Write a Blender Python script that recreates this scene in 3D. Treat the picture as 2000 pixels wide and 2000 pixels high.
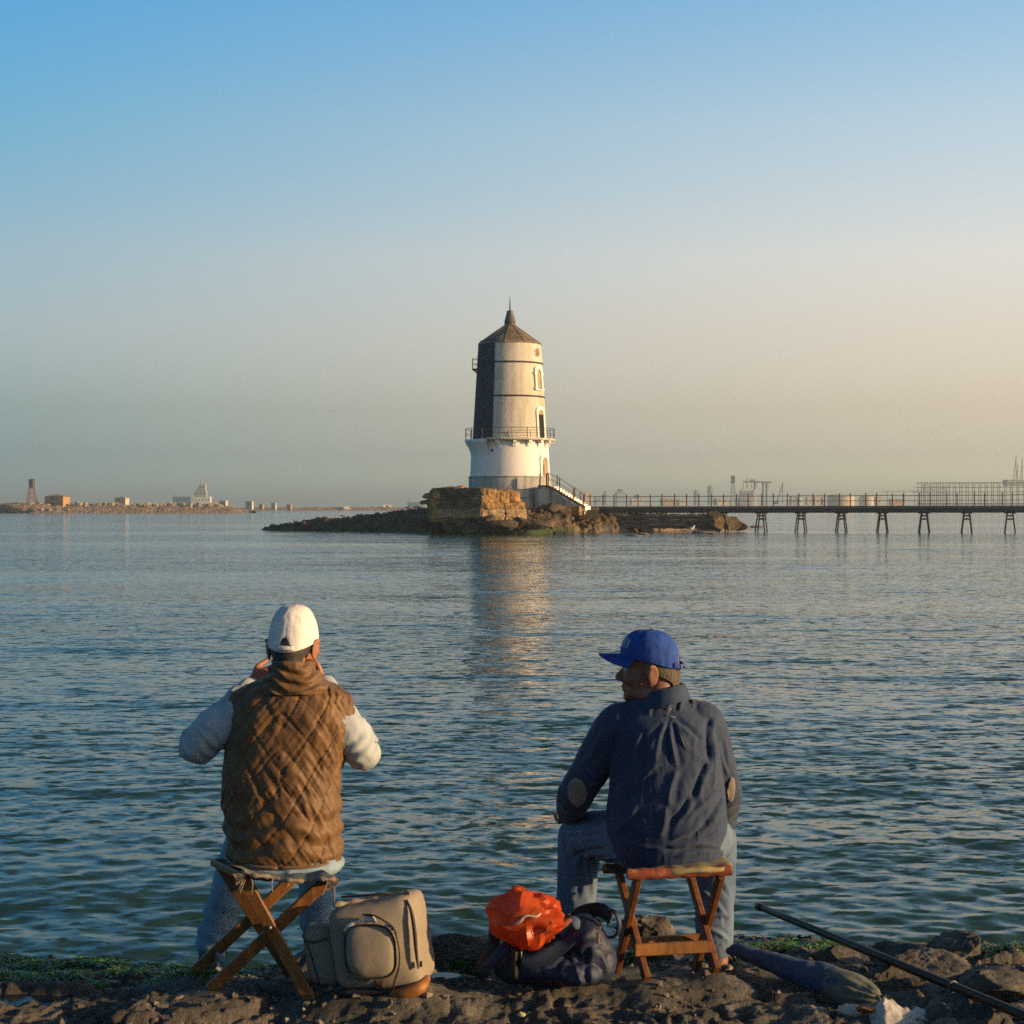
import bpy, bmesh, math, random
import numpy as np
from mathutils import Vector, Matrix

random.seed(7)
rng = np.random.default_rng(11)
scene = bpy.context.scene
for o in list(bpy.data.objects):
    bpy.data.objects.remove(o, do_unlink=True)
COL = scene.collection

# ------------------------------------------------------------------ camera
EYE = 2.05                       # metres above the sea
F = 3000.0                       # focal length in photograph pixels (2000 px wide)
HOR = 990.0                      # horizon row
cam = bpy.data.cameras.new('camera')
cam.sensor_width = 36.0
cam.lens = 36.0 * F / 2000.0
cam.shift_y = -(1000.0 - HOR) / 2000.0
cam.clip_start = 0.05
cam.clip_end = 20000.0
cam.dof.use_dof = True
cam.dof.focus_distance = 14.0
cam.dof.aperture_fstop = 9.0
cam_ob = bpy.data.objects.new('camera', cam)
cam_ob.location = (0, 0, EYE)
cam_ob.rotation_euler = (math.radians(90), 0, 0)
COL.objects.link(cam_ob)
scene.camera = cam_ob

# ------------------------------------------------------------------ light
SUN_EL = math.radians(11.0)
SUN_AZ = math.radians(103.5)     # clockwise from +Y (the view direction): right and a little behind
sun_dir = Vector((math.sin(SUN_AZ) * math.cos(SUN_EL), math.cos(SUN_AZ) * math.cos(SUN_EL), math.sin(SUN_EL)))
# tint of the sky dome by height (0 horizon, 1 overhead), away from the sun and towards it
SKY_AWAY = [(0.045, (0.20, 0.85, 1.50)), (0.115, (0.18, 0.62, 1.20)), (0.183, (0.21, 0.49, 0.77)), (0.251, (0.37, 0.55, 0.66)), (0.335, (0.84, 0.81, 0.80)), (0.400, (0.75, 0.90, 0.87)), (0.490, (0.27, 1.03, 1.11)), (0.556, (0.16, 1.12, 1.40)), (0.720, (0.28, 0.54, 0.63)), (1.000, (0.17, 0.30, 0.34))]
SKY_TOWARD = [(0.045, (2.4, 2.3, 1.9)), (0.115, (2.0, 1.85, 1.85)), (0.183, (1.60, 1.24, 1.31)), (0.251, (1.97, 1.26, 1.06)), (0.335, (2.92, 1.65, 1.18)), (0.400, (3.58, 2.05, 1.43)), (0.490, (3.17, 2.25, 1.69)), (0.556, (2.16, 2.16, 1.89)), (0.720, (0.40, 0.58, 0.64)), (1.000, (0.17, 0.30, 0.34))]
world = bpy.data.worlds.new('World')
scene.world = world
world.use_nodes = True
wn, wl = world.node_tree.nodes, world.node_tree.links
wn.clear()
w_out = wn.new('ShaderNodeOutputWorld')
w_bg = wn.new('ShaderNodeBackground')
w_sky = wn.new('ShaderNodeTexSky')
w_sky.sky_type = 'NISHITA'
w_sky.sun_disc = False
w_sky.sun_elevation = SUN_EL
w_sky.sun_rotation = SUN_AZ
w_sky.altitude = 0.0
w_sky.air_density = 1.0
w_sky.dust_density = 0.5
w_sky.ozone_density = 3.0
# low haze: the air is warm and bright towards the sun's side and grey-blue away from it, all the way round
w_tc = wn.new('ShaderNodeTexCoord')
def w_math(op, a, b=None, clamp=False):
    n = wn.new('ShaderNodeMath'); n.operation = op; n.use_clamp = clamp
    for k, x in enumerate((a, b)):
        if x is None: continue
        if isinstance(x, (int, float)): n.inputs[k].default_value = x
        else: wl.new(x, n.inputs[k])
    return n.outputs[0]
w_sep = wn.new('ShaderNodeSeparateXYZ')
wl.new(w_tc.outputs['Generated'], w_sep.inputs[0])
w_dot = wn.new('ShaderNodeVectorMath'); w_dot.operation = 'DOT_PRODUCT'
wl.new(w_tc.outputs['Generated'], w_dot.inputs[0])
w_dot.inputs[1].default_value = (math.sin(SUN_AZ), math.cos(SUN_AZ), 0)
w_side = wn.new('ShaderNodeMapRange'); w_side.interpolation_type = 'SMOOTHSTEP'
w_side.inputs['From Min'].default_value = -0.80; w_side.inputs['From Max'].default_value = 0.10
wl.new(w_dot.outputs['Value'], w_side.inputs['Value'])
w_up = w_math('MAXIMUM', w_sep.outputs['Z'], 0.0)
w_el = w_math('POWER', w_up, 0.5)          # 0 at the horizon, 0.56 at the top of the picture, 1 overhead
def w_ramp(stops):
    r = wn.new('ShaderNodeValToRGB'); e = r.color_ramp.elements; r.color_ramp.interpolation = 'LINEAR'
    while len(e) < len(stops): e.new(0.5)
    for k, (p, c) in enumerate(stops):
        e[k].position = p; e[k].color = (c[0], c[1], c[2], 1)
    wl.new(w_el, r.inputs[0])
    return r.outputs[0]
AWAY = SKY_AWAY
TOWARD = SKY_TOWARD
w_mix = wn.new('ShaderNodeMixRGB')
wl.new(w_side.outputs[0], w_mix.inputs[0]); wl.new(w_ramp(AWAY), w_mix.inputs[1]); wl.new(w_ramp(TOWARD), w_mix.inputs[2])
w_mul = wn.new('ShaderNodeMixRGB'); w_mul.blend_type = 'MULTIPLY'; w_mul.inputs[0].default_value = 1.0
wl.new(w_sky.outputs[0], w_mul.inputs[1]); wl.new(w_mix.outputs[0], w_mul.inputs[2])
wl.new(w_mul.outputs[0], w_bg.inputs['Color'])
w_bg.inputs['Strength'].default_value = 0.095
wl.new(w_bg.outputs[0], w_out.inputs[0])

sun = bpy.data.lights.new('sun', 'SUN')
sun.energy = 5.0
sun.angle = math.radians(0.6)
sun.color = (1.0, 0.63, 0.29)
sun_ob = bpy.data.objects.new('sun', sun)
sun_ob.rotation_euler = sun_dir.to_track_quat('Z', 'Y').to_euler()
sun_ob.location = sun_dir * 50
COL.objects.link(sun_ob)

vs = scene.view_settings
scene.display_settings.display_device = 'sRGB'
vs.view_transform = 'Standard'
vs.look = 'None'
vs.exposure = 0.66
vs.gamma = 1.0
vs.use_curve_mapping = False
scene.render.engine = 'CYCLES'
cy = scene.cycles
cy.use_denoising = False     # the photograph has visible grain of its own
try:
    cy.denoiser = 'OPENIMAGEDENOISE'
    cy.denoising_input_passes = 'RGB_ALBEDO_NORMAL'
except Exception:
    pass
cy.max_bounces = 6
cy.diffuse_bounces = 2
cy.glossy_bounces = 3
cy.transmission_bounces = 4
cy.volume_bounces = 0
cy.transparent_max_bounces = 8
cy.caustics_reflective = False
cy.caustics_refractive = False
cy.sample_clamp_indirect = 6.0

# ------------------------------------------------------------------ helpers
def P(px, py, d):
    """the place seen at photo pixel (px, py) at distance d along the view"""
    return np.array(((px - 1000.0) / F * d, d, EYE - (py - HOR) / F * d))

def hash3(ix, iy, iz, seed):
    h = (ix.astype(np.int64) * 374761393 + iy.astype(np.int64) * 668265263 + iz.astype(np.int64) * 2147483647 + seed * 1274126177) & 0xFFFFFFFF
    h = ((h ^ (h >> 13)) * 1274126177) & 0xFFFFFFFF
    h = ((h ^ (h >> 16)) * 2246822519) & 0xFFFFFFFF
    h = h ^ (h >> 15)
    return (h & 0xFFFFFF) / float(0xFFFFFF)

def vnoise(p, seed=0):
    p = np.asarray(p, float)
    i = np.floor(p).astype(np.int64)
    f = p - i
    f = f * f * f * (f * (f * 6 - 15) + 10)
    r = 0
    for dx in (0, 1):
        wx = f[:, 0] if dx else 1 - f[:, 0]
        for dy in (0, 1):
            wy = f[:, 1] if dy else 1 - f[:, 1]
            for dz in (0, 1):
                wz = f[:, 2] if dz else 1 - f[:, 2]
                r = r + wx * wy * wz * hash3(i[:, 0] + dx, i[:, 1] + dy, i[:, 2] + dz, seed)
    return r * 2 - 1

def fbm(p, octv=4, seed=0, gain=0.5, ridged=False):
    p = np.asarray(p, float)
    a, s, r = 1.0, 0.0, 0
    for k in range(octv):
        n = vnoise(p, seed + k * 17)
        if ridged:
            n = 1 - 2 * np.abs(n)
        r = r + a * n
        s += a
        a *= gain
        p = p * 2.03 + 11.3
    return r / s

def worley(p, seed=0):
    p = np.asarray(p, float)
    i = np.floor(p).astype(np.int64)
    best = np.full(len(p), 9.0)
    second = np.full(len(p), 9.0)
    for dx in (-1, 0, 1):
        for dy in (-1, 0, 1):
            for dz in ((-1, 0, 1) if np.ptp(p[:, 2]) > 1e-6 else (0,)):
                c = i + np.array((dx, dy, dz))
                q = np.stack([hash3(c[:, 0], c[:, 1], c[:, 2], seed + s) for s in (1, 2, 3)], 1)
                if dz == 0 and np.ptp(p[:, 2]) <= 1e-6:
                    q[:, 2] = p[:, 2] - c[:, 2]
                d = np.linalg.norm(c + q - p, axis=1)
                second = np.minimum(second, np.maximum(best, d))
                best = np.minimum(best, d)
    return best, second

def sstep(a, b, x):
    t = np.clip((np.asarray(x, float) - a) / (b - a), 0, 1)
    return t * t * (3 - 2 * t)

def link(name, me, mat=None, parent=None, smooth=True):
    o = bpy.data.objects.new(name, me)
    COL.objects.link(o)
    if mat is not None:
        me.materials.clear()
        me.materials.append(mat)
    if smooth:
        me.polygons.foreach_set('use_smooth', np.ones(len(me.polygons), bool))
    if parent is not None:
        o.parent = parent
        o.matrix_parent_inverse = Matrix.Translation(parent.location).inverted() if parent.type == 'EMPTY' and parent.parent is None else Matrix.Identity(4)
    return o

def mesh_vf(name, v, f):
    me = bpy.data.meshes.new(name)
    v = np.asarray(v, float)
    if isinstance(f, np.ndarray) and f.ndim == 2:
        n, k = f.shape
        me.vertices.add(len(v)); me.loops.add(n * k); me.polygons.add(n)
        me.vertices.foreach_set('co', v.ravel())
        me.loops.foreach_set('vertex_index', f.astype(np.int32).ravel())
        me.polygons.foreach_set('loop_start', np.arange(0, n * k, k, dtype=np.int32))
        me.polygons.foreach_set('loop_total', np.full(n, k, dtype=np.int32))
        me.update(calc_edges=True)
    else:
        me.from_pydata([tuple(x) for x in v], [], [tuple(int(i) for i in q) for q in f])
        me.update()
    me.validate()
    return me

def obj(name, vf, mat, parent=None, smooth=False):
    """one mesh object from (verts, faces); vf may be a list of those, joined"""
    if isinstance(vf, list):
        vf = join(vf)
    return link(name, mesh_vf(name, vf[0], vf[1]), mat, parent, smooth)

def join(parts):
    V, Fc, n = [], [], 0
    for v, f in parts:
        V.append(np.asarray(v, float))
        Fc += [tuple(int(i) + n for i in q) for q in f]
        n += len(v)
    return np.concatenate(V), Fc

def xf(vf, M=None, t=(0, 0, 0)):
    v = np.asarray(vf[0], float)
    if M is not None:
        v = v @ np.asarray(M, float).T
    return v + np.asarray(t, float), vf[1]

def rotz(a):
    c, s = math.cos(a), math.sin(a)
    return np.array(((c, -s, 0), (s, c, 0), (0, 0, 1.0)))

def rotx(a):
    c, s = math.cos(a), math.sin(a)
    return np.array(((1.0, 0, 0), (0, c, -s), (0, s, c)))

def roty(a):
    c, s = math.cos(a), math.sin(a)
    return np.array(((c, 0, s), (0, 1.0, 0), (-s, 0, c)))

def box(c, s, M=None, ch=0.0):
    """box centred at c with full sizes s, edges chamfered by ch"""
    sx, sy, sz = np.asarray(s, float) / 2
    if ch <= 0:
        v = np.array([(x, y, z) for x in (-sx, sx) for y in (-sy, sy) for z in (-sz, sz)])
        f = [(0, 1, 3, 2), (4, 6, 7, 5), (0, 4, 5, 1), (2, 3, 7, 6), (0, 2, 6, 4), (1, 5, 7, 3)]
    else:
        bm = bmesh.new()
        bmesh.ops.create_cube(bm, size=1.0)
        for w in bm.verts:
            w.co = Vector((w.co.x * 2 * sx, w.co.y * 2 * sy, w.co.z * 2 * sz))
        bmesh.ops.bevel(bm, geom=bm.edges[:], offset=ch, segments=1, affect='EDGES')
        bm.verts.index_update()
        v = np.array([w.co[:] for w in bm.verts])
        f = [tuple(w.index for w in q.verts) for q in bm.faces]
        bm.free()
    if M is not None:
        v = v @ np.asarray(M).T
    return v + np.asarray(c, float), f

def frame(dirv, up=(0, 0, 1)):
    d = np.asarray(dirv, float); d = d / np.linalg.norm(d)
    u = np.asarray(up, float)
    if abs(d @ u) > 0.97 * np.linalg.norm(u):
        u = np.array((1.0, 0, 0)) if abs(d[0]) < 0.9 else np.array((0, 1.0, 0))
    s = np.cross(d, u); s /= np.linalg.norm(s)
    u = np.cross(s, d)
    return s, u, d

def beam(p0, p1, w, t, up=(0, 0, 1), ch=None):
    """a squared timber or bar from p0 to p1: w across, t along up"""
    p0, p1 = np.asarray(p0, float), np.asarray(p1, float)
    s, u, d = frame(p1 - p0, up)
    c = min(w, t) * 0.15 if ch is None else ch
    a, b = w / 2, t / 2
    if c > 0:
        q = [(a - c, -b), (a, -b + c), (a, b - c), (a - c, b), (-a + c, b), (-a, b - c), (-a, -b + c), (-a + c, -b)]
    else:
        q = [(a, -b), (a, b), (-a, b), (-a, -b)]
    n = len(q)
    v = [p + s * x + u * y for p in (p0, p1) for x, y in q]
    f = [(i, (i + 1) % n, n + (i + 1) % n, n + i) for i in range(n)]
    f += [tuple(range(n - 1, -1, -1)), tuple(range(n, 2 * n))]
    return np.array(v), f

def resample(pts, n):
    pts = np.asarray(pts, float)
    if len(pts) < 3:
        t = np.linspace(0, 1, n)[:, None]
        return pts[0] * (1 - t) + pts[-1] * t
    # Catmull-Rom through the points
    q = np.vstack([2 * pts[0] - pts[1], pts, 2 * pts[-1] - pts[-2]])
    seg = len(pts) - 1
    out = []
    for t in np.linspace(0, seg, n):
        i = min(int(t), seg - 1); u = t - i
        a, b, c, d = q[i], q[i + 1], q[i + 2], q[i + 3]
        out.append(0.5 * ((2 * b) + (c - a) * u + (2 * a - 5 * b + 4 * c - d) * u * u + (3 * b - a - 3 * c + d) * u ** 3))
    return np.array(out)

def tube(pts, rad, n=8, m=None, caps=True, rounded=False, flat=1.0, up=(0, 0, 1)):
    """a tube along pts; rad scalar or one per point; m resamples; rounded closes with domes"""
    pts = np.asarray(pts, float)
    rad = np.full(len(pts), float(rad)) if np.isscalar(rad) else np.asarray(rad, float)
    if m:
        pr = resample(np.hstack([pts, rad[:, None]]), m)
        pts, rad = pr[:, :3], np.maximum(pr[:, 3], 1e-4)
    if rounded:
        d0 = pts[0] - pts[1]; d0 /= np.linalg.norm(d0)
        d1 = pts[-1] - pts[-2]; d1 /= np.linalg.norm(d1)
        k = [(math.sin(a), math.cos(a)) for a in (math.radians(75), math.radians(45), math.radians(20))]
        pre = [pts[0] + d0 * rad[0] * s for s, c in k]; prr = [rad[0] * c for s, c in k]
        post = [pts[-1] + d1 * rad[-1] * s for s, c in k[::-1]]; por = [rad[-1] * c for s, c in k[::-1]]
        pts = np.vstack([pre, pts, post]); rad = np.concatenate([prr, rad, por])
    T = np.gradient(pts, axis=0)
    T /= np.linalg.norm(T, axis=1)[:, None] + 1e-12
    s, u, _ = frame(T[0], up)
    V = []
    an = np.linspace(0, 2 * math.pi, n, endpoint=False)
    for i in range(len(pts)):
        u = u - T[i] * (u @ T[i]); u /= np.linalg.norm(u) + 1e-12
        s = np.cross(T[i], u)
        V.append(pts[i] + rad[i] * (np.cos(an)[:, None] * s + flat * np.sin(an)[:, None] * u))
    V = np.vstack(V)
    f = []
    L = len(pts)
    for i in range(L - 1):
        for j in range(n):
            f.append((i * n + j, i * n + (j + 1) % n, (i + 1) * n + (j + 1) % n, (i + 1) * n + j))
    if caps:
        f.append(tuple(range(n - 1, -1, -1)))
        f.append(tuple(range((L - 1) * n, L * n)))
    return V, f

def lathe(prof, n=32, a0=0.0, a1=2 * math.pi, c=(0, 0, 0), cap=False):
    """prof: (r, z) from bottom to top, turned about z from angle a0 to a1"""
    full = abs(a1 - a0 - 2 * math.pi) < 1e-6
    an = np.linspace(a0, a1, n, endpoint=not full)
    v = np.array([(r * math.cos(a), r * math.sin(a), z) for r, z in prof for a in an]) + np.asarray(c, float)
    f = []
    for i in range(len(prof) - 1):
        for j in range(n if full else n - 1):
            k = (j + 1) % n
            f.append((i * n + j, i * n + k, (i + 1) * n + k, (i + 1) * n + j))
    if cap:
        f.append(tuple(range(n - 1, -1, -1)))
        f.append(tuple(range((len(prof) - 1) * n, len(prof) * n)))
    return v, f

def ellipsoid(c, r, M=None, nu=20, nv=12):
    v = [(0, 0, -1.0)]
    for i in range(1, nv):
        t = math.pi * i / nv
        for j in range(nu):
            a = 2 * math.pi * j / nu
            v.append((math.sin(t) * math.cos(a), math.sin(t) * math.sin(a), -math.cos(t)))
    v.append((0, 0, 1.0))
    v = np.array(v) * np.asarray(r, float)
    if M is not None:
        v = v @ np.asarray(M).T
    v = v + np.asarray(c, float)
    f = [(0, 1 + (j + 1) % nu, 1 + j) for j in range(nu)]
    for i in range(nv - 2):
        for j in range(nu):
            a, b = 1 + i * nu + j, 1 + i * nu + (j + 1) % nu
            f.append((a, b, b + nu, a + nu))
    top, s = len(v) - 1, 1 + (nv - 2) * nu
    f += [(s + j, s + (j + 1) % nu, top) for j in range(nu)]
    return v, f

def grid_faces(nu, nv, wrap=False):
    """quads of an nv x nu vertex grid (rows of nu)"""
    i = np.arange(nv - 1)[:, None]; j = np.arange(nu if wrap else nu - 1)[None, :]
    a = i * nu + j; b = i * nu + (j + 1) % nu
    return np.stack([a, b, b + nu, a + nu], -1).reshape(-1, 4)

def normals_of(me):
    n = np.empty(len(me.vertices) * 3); me.vertices.foreach_get('normal', n)
    return n.reshape(-1, 3)

def coords_of(me):
    n = np.empty(len(me.vertices) * 3); me.vertices.foreach_get('co', n)
    return n.reshape(-1, 3)

def set_coords(me, v):
    me.vertices.foreach_set('co', np.asarray(v, float).ravel()); me.update()

def fuse(parts, voxel, smooth_it=4):
    """union of closed meshes into one continuous surface"""
    v, f = join(parts)
    me = mesh_vf('fuse', v, f)
    o = bpy.data.objects.new('fuse', me)
    COL.objects.link(o)
    r = o.modifiers.new('r', 'REMESH'); r.mode = 'VOXEL'; r.voxel_size = voxel; r.adaptivity = 0
    if smooth_it:
        s = o.modifiers.new('s', 'SMOOTH'); s.factor = 0.5; s.iterations = smooth_it
    dg = bpy.context.evaluated_depsgraph_get()
    dg.update()
    out = bpy.data.meshes.new_from_object(o.evaluated_get(dg))
    bpy.data.objects.remove(o, do_unlink=True)
    bpy.data.meshes.remove(me)
    return out

def thing(name, label, cat, loc, group=None):
    o = bpy.data.objects.new(name, None)
    o.empty_display_size = 0.1
    o.location = tuple(float(x) for x in loc)
    COL.objects.link(o)
    o['label'] = label; o['category'] = cat
    if group:
        o['group'] = group
    return o

def tag(o, label, cat, group=None):
    o['label'] = label; o['category'] = cat
    if group:
        o['group'] = group
    return o

def stuff(o, label=None):
    o['kind'] = 'stuff'
    return o

def structure(o):
    o['kind'] = 'structure'
    return o

def copy_tree(o, parent=None):
    c = o.copy(); COL.objects.link(c)
    if parent is not None:
        c.parent = parent
    for ch in o.children:
        copy_tree(ch, c)
    return c

# ------------------------------------------------------------------ materials
def mat_nodes(name):
    m = bpy.data.materials.new(name); m.use_nodes = True
    nt = m.node_tree
    return m, nt.nodes, nt.links, nt.nodes['Principled BSDF']

def ramp_node(N, stops):
    r = N.new('ShaderNodeValToRGB')
    e = r.color_ramp.elements
    while len(e) < len(stops):
        e.new(0.5)
    for k, (p, c) in enumerate(stops):
        e[k].position = p
        e[k].color = (c[0], c[1], c[2], 1) if not np.isscalar(c) else (c, c, c, 1)
    return r

def M_noise(name, stops, scale=8.0, detail=6.0, rough=0.8, bump=0.0, bscale=None, bdist=0.01, stretch=(1, 1, 1),
            metallic=0.0, spec=0.5, rgh=0.6, sheen=0.0, sss=0.0, coords='Object', transl=0.0):
    """procedural colour from noise between the stops, with fine relief"""
    m, N, L, B = mat_nodes(name)
    tc = N.new('ShaderNodeTexCoord'); mp = N.new('ShaderNodeMapping')
    mp.inputs['Scale'].default_value = stretch
    L.new(tc.outputs[coords], mp.inputs['Vector'])
    nz = N.new('ShaderNodeTexNoise')
    nz.inputs['Scale'].default_value = scale; nz.inputs['Detail'].default_value = detail; nz.inputs['Roughness'].default_value = rgh
    L.new(mp.outputs[0], nz.inputs['Vector'])
    r = ramp_node(N, stops)
    L.new(nz.outputs['Fac'], r.inputs[0])
    L.new(r.outputs[0], B.inputs['Base Color'])
    B.inputs['Roughness'].default_value = rough
    B.inputs['Metallic'].default_value = metallic
    B.inputs['Specular IOR Level'].default_value = spec
    if sheen:
        B.inputs['Sheen Weight'].default_value = sheen
    if sss:
        B.inputs['Subsurface Weight'].default_value = sss
        B.inputs['Subsurface Radius'].default_value = (0.02, 0.007, 0.003)
        B.inputs['Subsurface Scale'].default_value = 0.6
    if bump:
        b = N.new('ShaderNodeBump')
        b.inputs['Strength'].default_value = bump; b.inputs['Distance'].default_value = bdist
        nb = N.new('ShaderNodeTexNoise')
        nb.inputs['Scale'].default_value = bscale or scale * 4; nb.inputs['Detail'].default_value = 5
        L.new(mp.outputs[0], nb.inputs['Vector'])
        L.new(nb.outputs['Fac'], b.inputs['Height'])
        L.new(b.outputs[0], B.inputs['Normal'])
    if transl:
        tr = N.new('ShaderNodeBsdfTranslucent'); mx = N.new('ShaderNodeMixShader')
        L.new(r.outputs[0], tr.inputs['Color'])
        mx.inputs[0].default_value = transl
        L.new(B.outputs[0], mx.inputs[1]); L.new(tr.outputs[0], mx.inputs[2])
        L.new(mx.outputs[0], N['Material Output'].inputs['Surface'])
    return m

# ================================================================== the sea
def make_sea():
    m, N, L, B = mat_nodes('sea_water')
    B.inputs['Base Color'].default_value = (0.024, 0.062, 0.054, 1)
    B.inputs['Roughness'].default_value = 0.06
    B.inputs['IOR'].default_value = 1.333
    B.inputs['Specular IOR Level'].default_value = 0.5
    tc = N.new('ShaderNodeTexCoord')
    def noise(scale, stretch, detail=3.0, rot=0.0, rgh=0.5):
        mp = N.new('ShaderNodeMapping'); mp.inputs['Scale'].default_value = stretch; mp.inputs['Rotation'].default_value = (0, 0, rot)
        L.new(tc.outputs['Object'], mp.inputs['Vector'])
        n = N.new('ShaderNodeTexNoise'); n.inputs['Scale'].default_value = scale; n.inputs['Detail'].default_value = detail
        n.inputs['Roughness'].default_value = rgh
        L.new(mp.outputs[0], n.inputs['Vector'])
        return n
    # wind-roughened and slick patches, long across the view
    pn = noise(0.045, (0.30, 1.5, 1), 3.0, 0.03)
    pr = ramp_node(N, [(0.38, 0.40), (0.53, 1.05)])
    L.new(pn.outputs['Fac'], pr.inputs[0])
    def mul(a, b):
        x = N.new('ShaderNodeMath'); x.operation = 'MULTIPLY'
        L.new(a, x.inputs[0])
        if np.isscalar(b): x.inputs[1].default_value = b
        else: L.new(b, x.inputs[1])
        return x.outputs[0]
    def add(a, b):
        x = N.new('ShaderNodeMath'); x.operation = 'ADD'
        L.new(a, x.inputs[0]); L.new(b, x.inputs[1])
        return x.outputs[0]
    # each noise gives a slope across and along; they add to the sheet's own waves
    def slopes(scale, stretch, detail, rot, kx, ky):
        n = noise(scale, stretch, detail, rot)
        sub = N.new('ShaderNodeVectorMath'); sub.operation = 'SUBTRACT'; sub.inputs[1].default_value = (0.5, 0.5, 0.5)
        L.new(n.outputs['Color'], sub.inputs[0])
        m2 = N.new('ShaderNodeVectorMath'); m2.operation = 'MULTIPLY'; m2.inputs[1].default_value = (kx, ky, 0.0)
        L.new(sub.outputs[0], m2.inputs[0])
        return m2.outputs[0]
    def vadd(a, b):
        x = N.new('ShaderNodeVectorMath'); x.operation = 'ADD'
        L.new(a, x.inputs[0]); L.new(b, x.inputs[1])
        return x.outputs[0]
    sl = vadd(vadd(slopes(1.6, (0.5, 1.3, 1), 2.0, 0.10, 0.12, 0.16), slopes(6.0, (0.5, 1.25, 1), 2.0, -0.10, 0.18, 0.24)), slopes(18.0, (0.55, 1.15, 1), 2.0, 0.2, 0.16, 0.22))
    sl = vadd(sl, slopes(0.22, (0.35, 1.4, 1), 4.0, 0.05, 0.10, 0.20))
    # wind waves run in to the shore: between them the water lies nearly flat, their front faces stand steep
    def fronts(scale, stretch, rot, lo, hi, k):
        n = noise(scale, stretch, 3.0, rot, 0.55)
        mr = N.new('ShaderNodeMapRange'); mr.interpolation_type = 'SMOOTHSTEP'
        mr.inputs['From Min'].default_value = lo; mr.inputs['From Max'].default_value = hi
        mr.inputs['To Min'].default_value = 0.0; mr.inputs['To Max'].default_value = -k
        L.new(n.outputs['Fac'], mr.inputs['Value'])
        cx = N.new('ShaderNodeCombineXYZ'); L.new(mr.outputs[0], cx.inputs['Y'])
        return cx.outputs[0]
    sl = vadd(sl, fronts(6.0, (0.66, 1.45, 1), 0.04, 0.53, 0.68, 0.40))
    sl = vadd(sl, fronts(2.6, (0.55, 1.5, 1), -0.05, 0.55, 0.68, 0.16))
    sl = vadd(sl, fronts(14.0, (0.70, 1.35, 1), 0.08, 0.54, 0.70, 0.28))
    sl = vadd(sl, fronts(0.5, (0.30, 1.7, 1), 0.02, 0.54, 0.68, 0.10))
    # gusts of several sizes make some ripples stand up and leave others flat
    gn = noise(0.75, (0.35, 1.3, 1), 6.0, -0.04, 0.66)
    gr = ramp_node(N, [(0.36, 0.62), (0.62, 1.18)])
    L.new(gn.outputs['Fac'], gr.inputs[0])
    sc = N.new('ShaderNodeVectorMath'); sc.operation = 'SCALE'
    L.new(sl, sc.inputs[0]); L.new(mul(pr.outputs[0], gr.outputs[0]), sc.inputs['Scale'])
    geo = N.new('ShaderNodeNewGeometry')
    nn = N.new('ShaderNodeVectorMath'); nn.operation = 'NORMALIZE'
    L.new(vadd(geo.outputs['Normal'], sc.outputs[0]), nn.inputs[0]); L.new(nn.outputs[0], B.inputs['Normal'])

    # rows and columns close together near the shore, wider far out
    ys = [5.2]
    while ys[-1] < 9000:
        d = ys[-1]
        ys.append(d + max(0.020, min(0.00030 * d * d, 0.06 * d)))
    xs = [0.0]
    while xs[-1] < 7000:
        x = xs[-1]
        xs.append(x + (0.028 if x < 3.0 else (0.028 + (x - 3.0) * 0.013 if x < 20 else 0.06 * x - 0.95)))
    back = [-9000, -3000, -800, -200, -60, -30, -14, -4, 2, 4]
    ys = np.array(back + ys); xs = np.array([-x for x in xs[:0:-1]] + xs)
    X, Y = np.meshgrid(xs, ys)
    x, y = X.ravel(), Y.ravel()
    dx = np.gradient(xs)[None, :] + 0 * Y; dy = np.gradient(ys)[:, None] + 0 * X
    dx, dy = dx.ravel(), dy.ravel()
    z = np.zeros_like(x); ox = np.zeros_like(x); oy = np.zeros_like(x)
    patch = 0.55 + 0.45 * fbm(np.stack([x * 0.10, y * 0.28, 0 * x], 1), 3, 5) * 1.6
    patch = np.clip(patch, 0.12, 1.25)
    r = np.random.default_rng(5)
    for k in range(64):
        lam = 0.11 * (0.75 / 0.11) ** (r.random() ** 1.1)
        th = math.radians(90 + r.normal(0, 42) + (180 if r.random() < 0.25 else 0))
        kx, ky = math.cos(th) * 2 * math.pi / lam, math.sin(th) * 2 * math.pi / lam
        slope = 0.023 * (1.0 if lam < 0.30 else 0.55)
        A = slope * lam / (2 * math.pi)
        ph = r.random() * 6.283
        # fade a wave out where the sheet is too coarse to carry it
        need = np.maximum(np.abs(kx) * dx, np.abs(ky) * dy)
        w = 1 - sstep(1.0, 2.0, need)
        arg = kx * x + ky * y + ph
        z += A * w * patch * np.cos(arg)
        ox -= 0.8 * A * w * patch * math.cos(th) * np.sin(arg)
        oy -= 0.8 * A * w * patch * math.sin(th) * np.sin(arg)
    v = np.stack([x + ox, y + oy, z], 1)
    me = mesh_vf('sea', v, grid_faces(len(xs), len(ys)))
    return structure(link('sea', me, m))
make_sea()

# ================================================================== the rock shelf in front
PADS = []          # (x, y, z, radius): places where something stands on the rock
def pad(p, r=0.08):
    PADS.append((float(p[0]), float(p[1]), float(p[2]), r))

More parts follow.
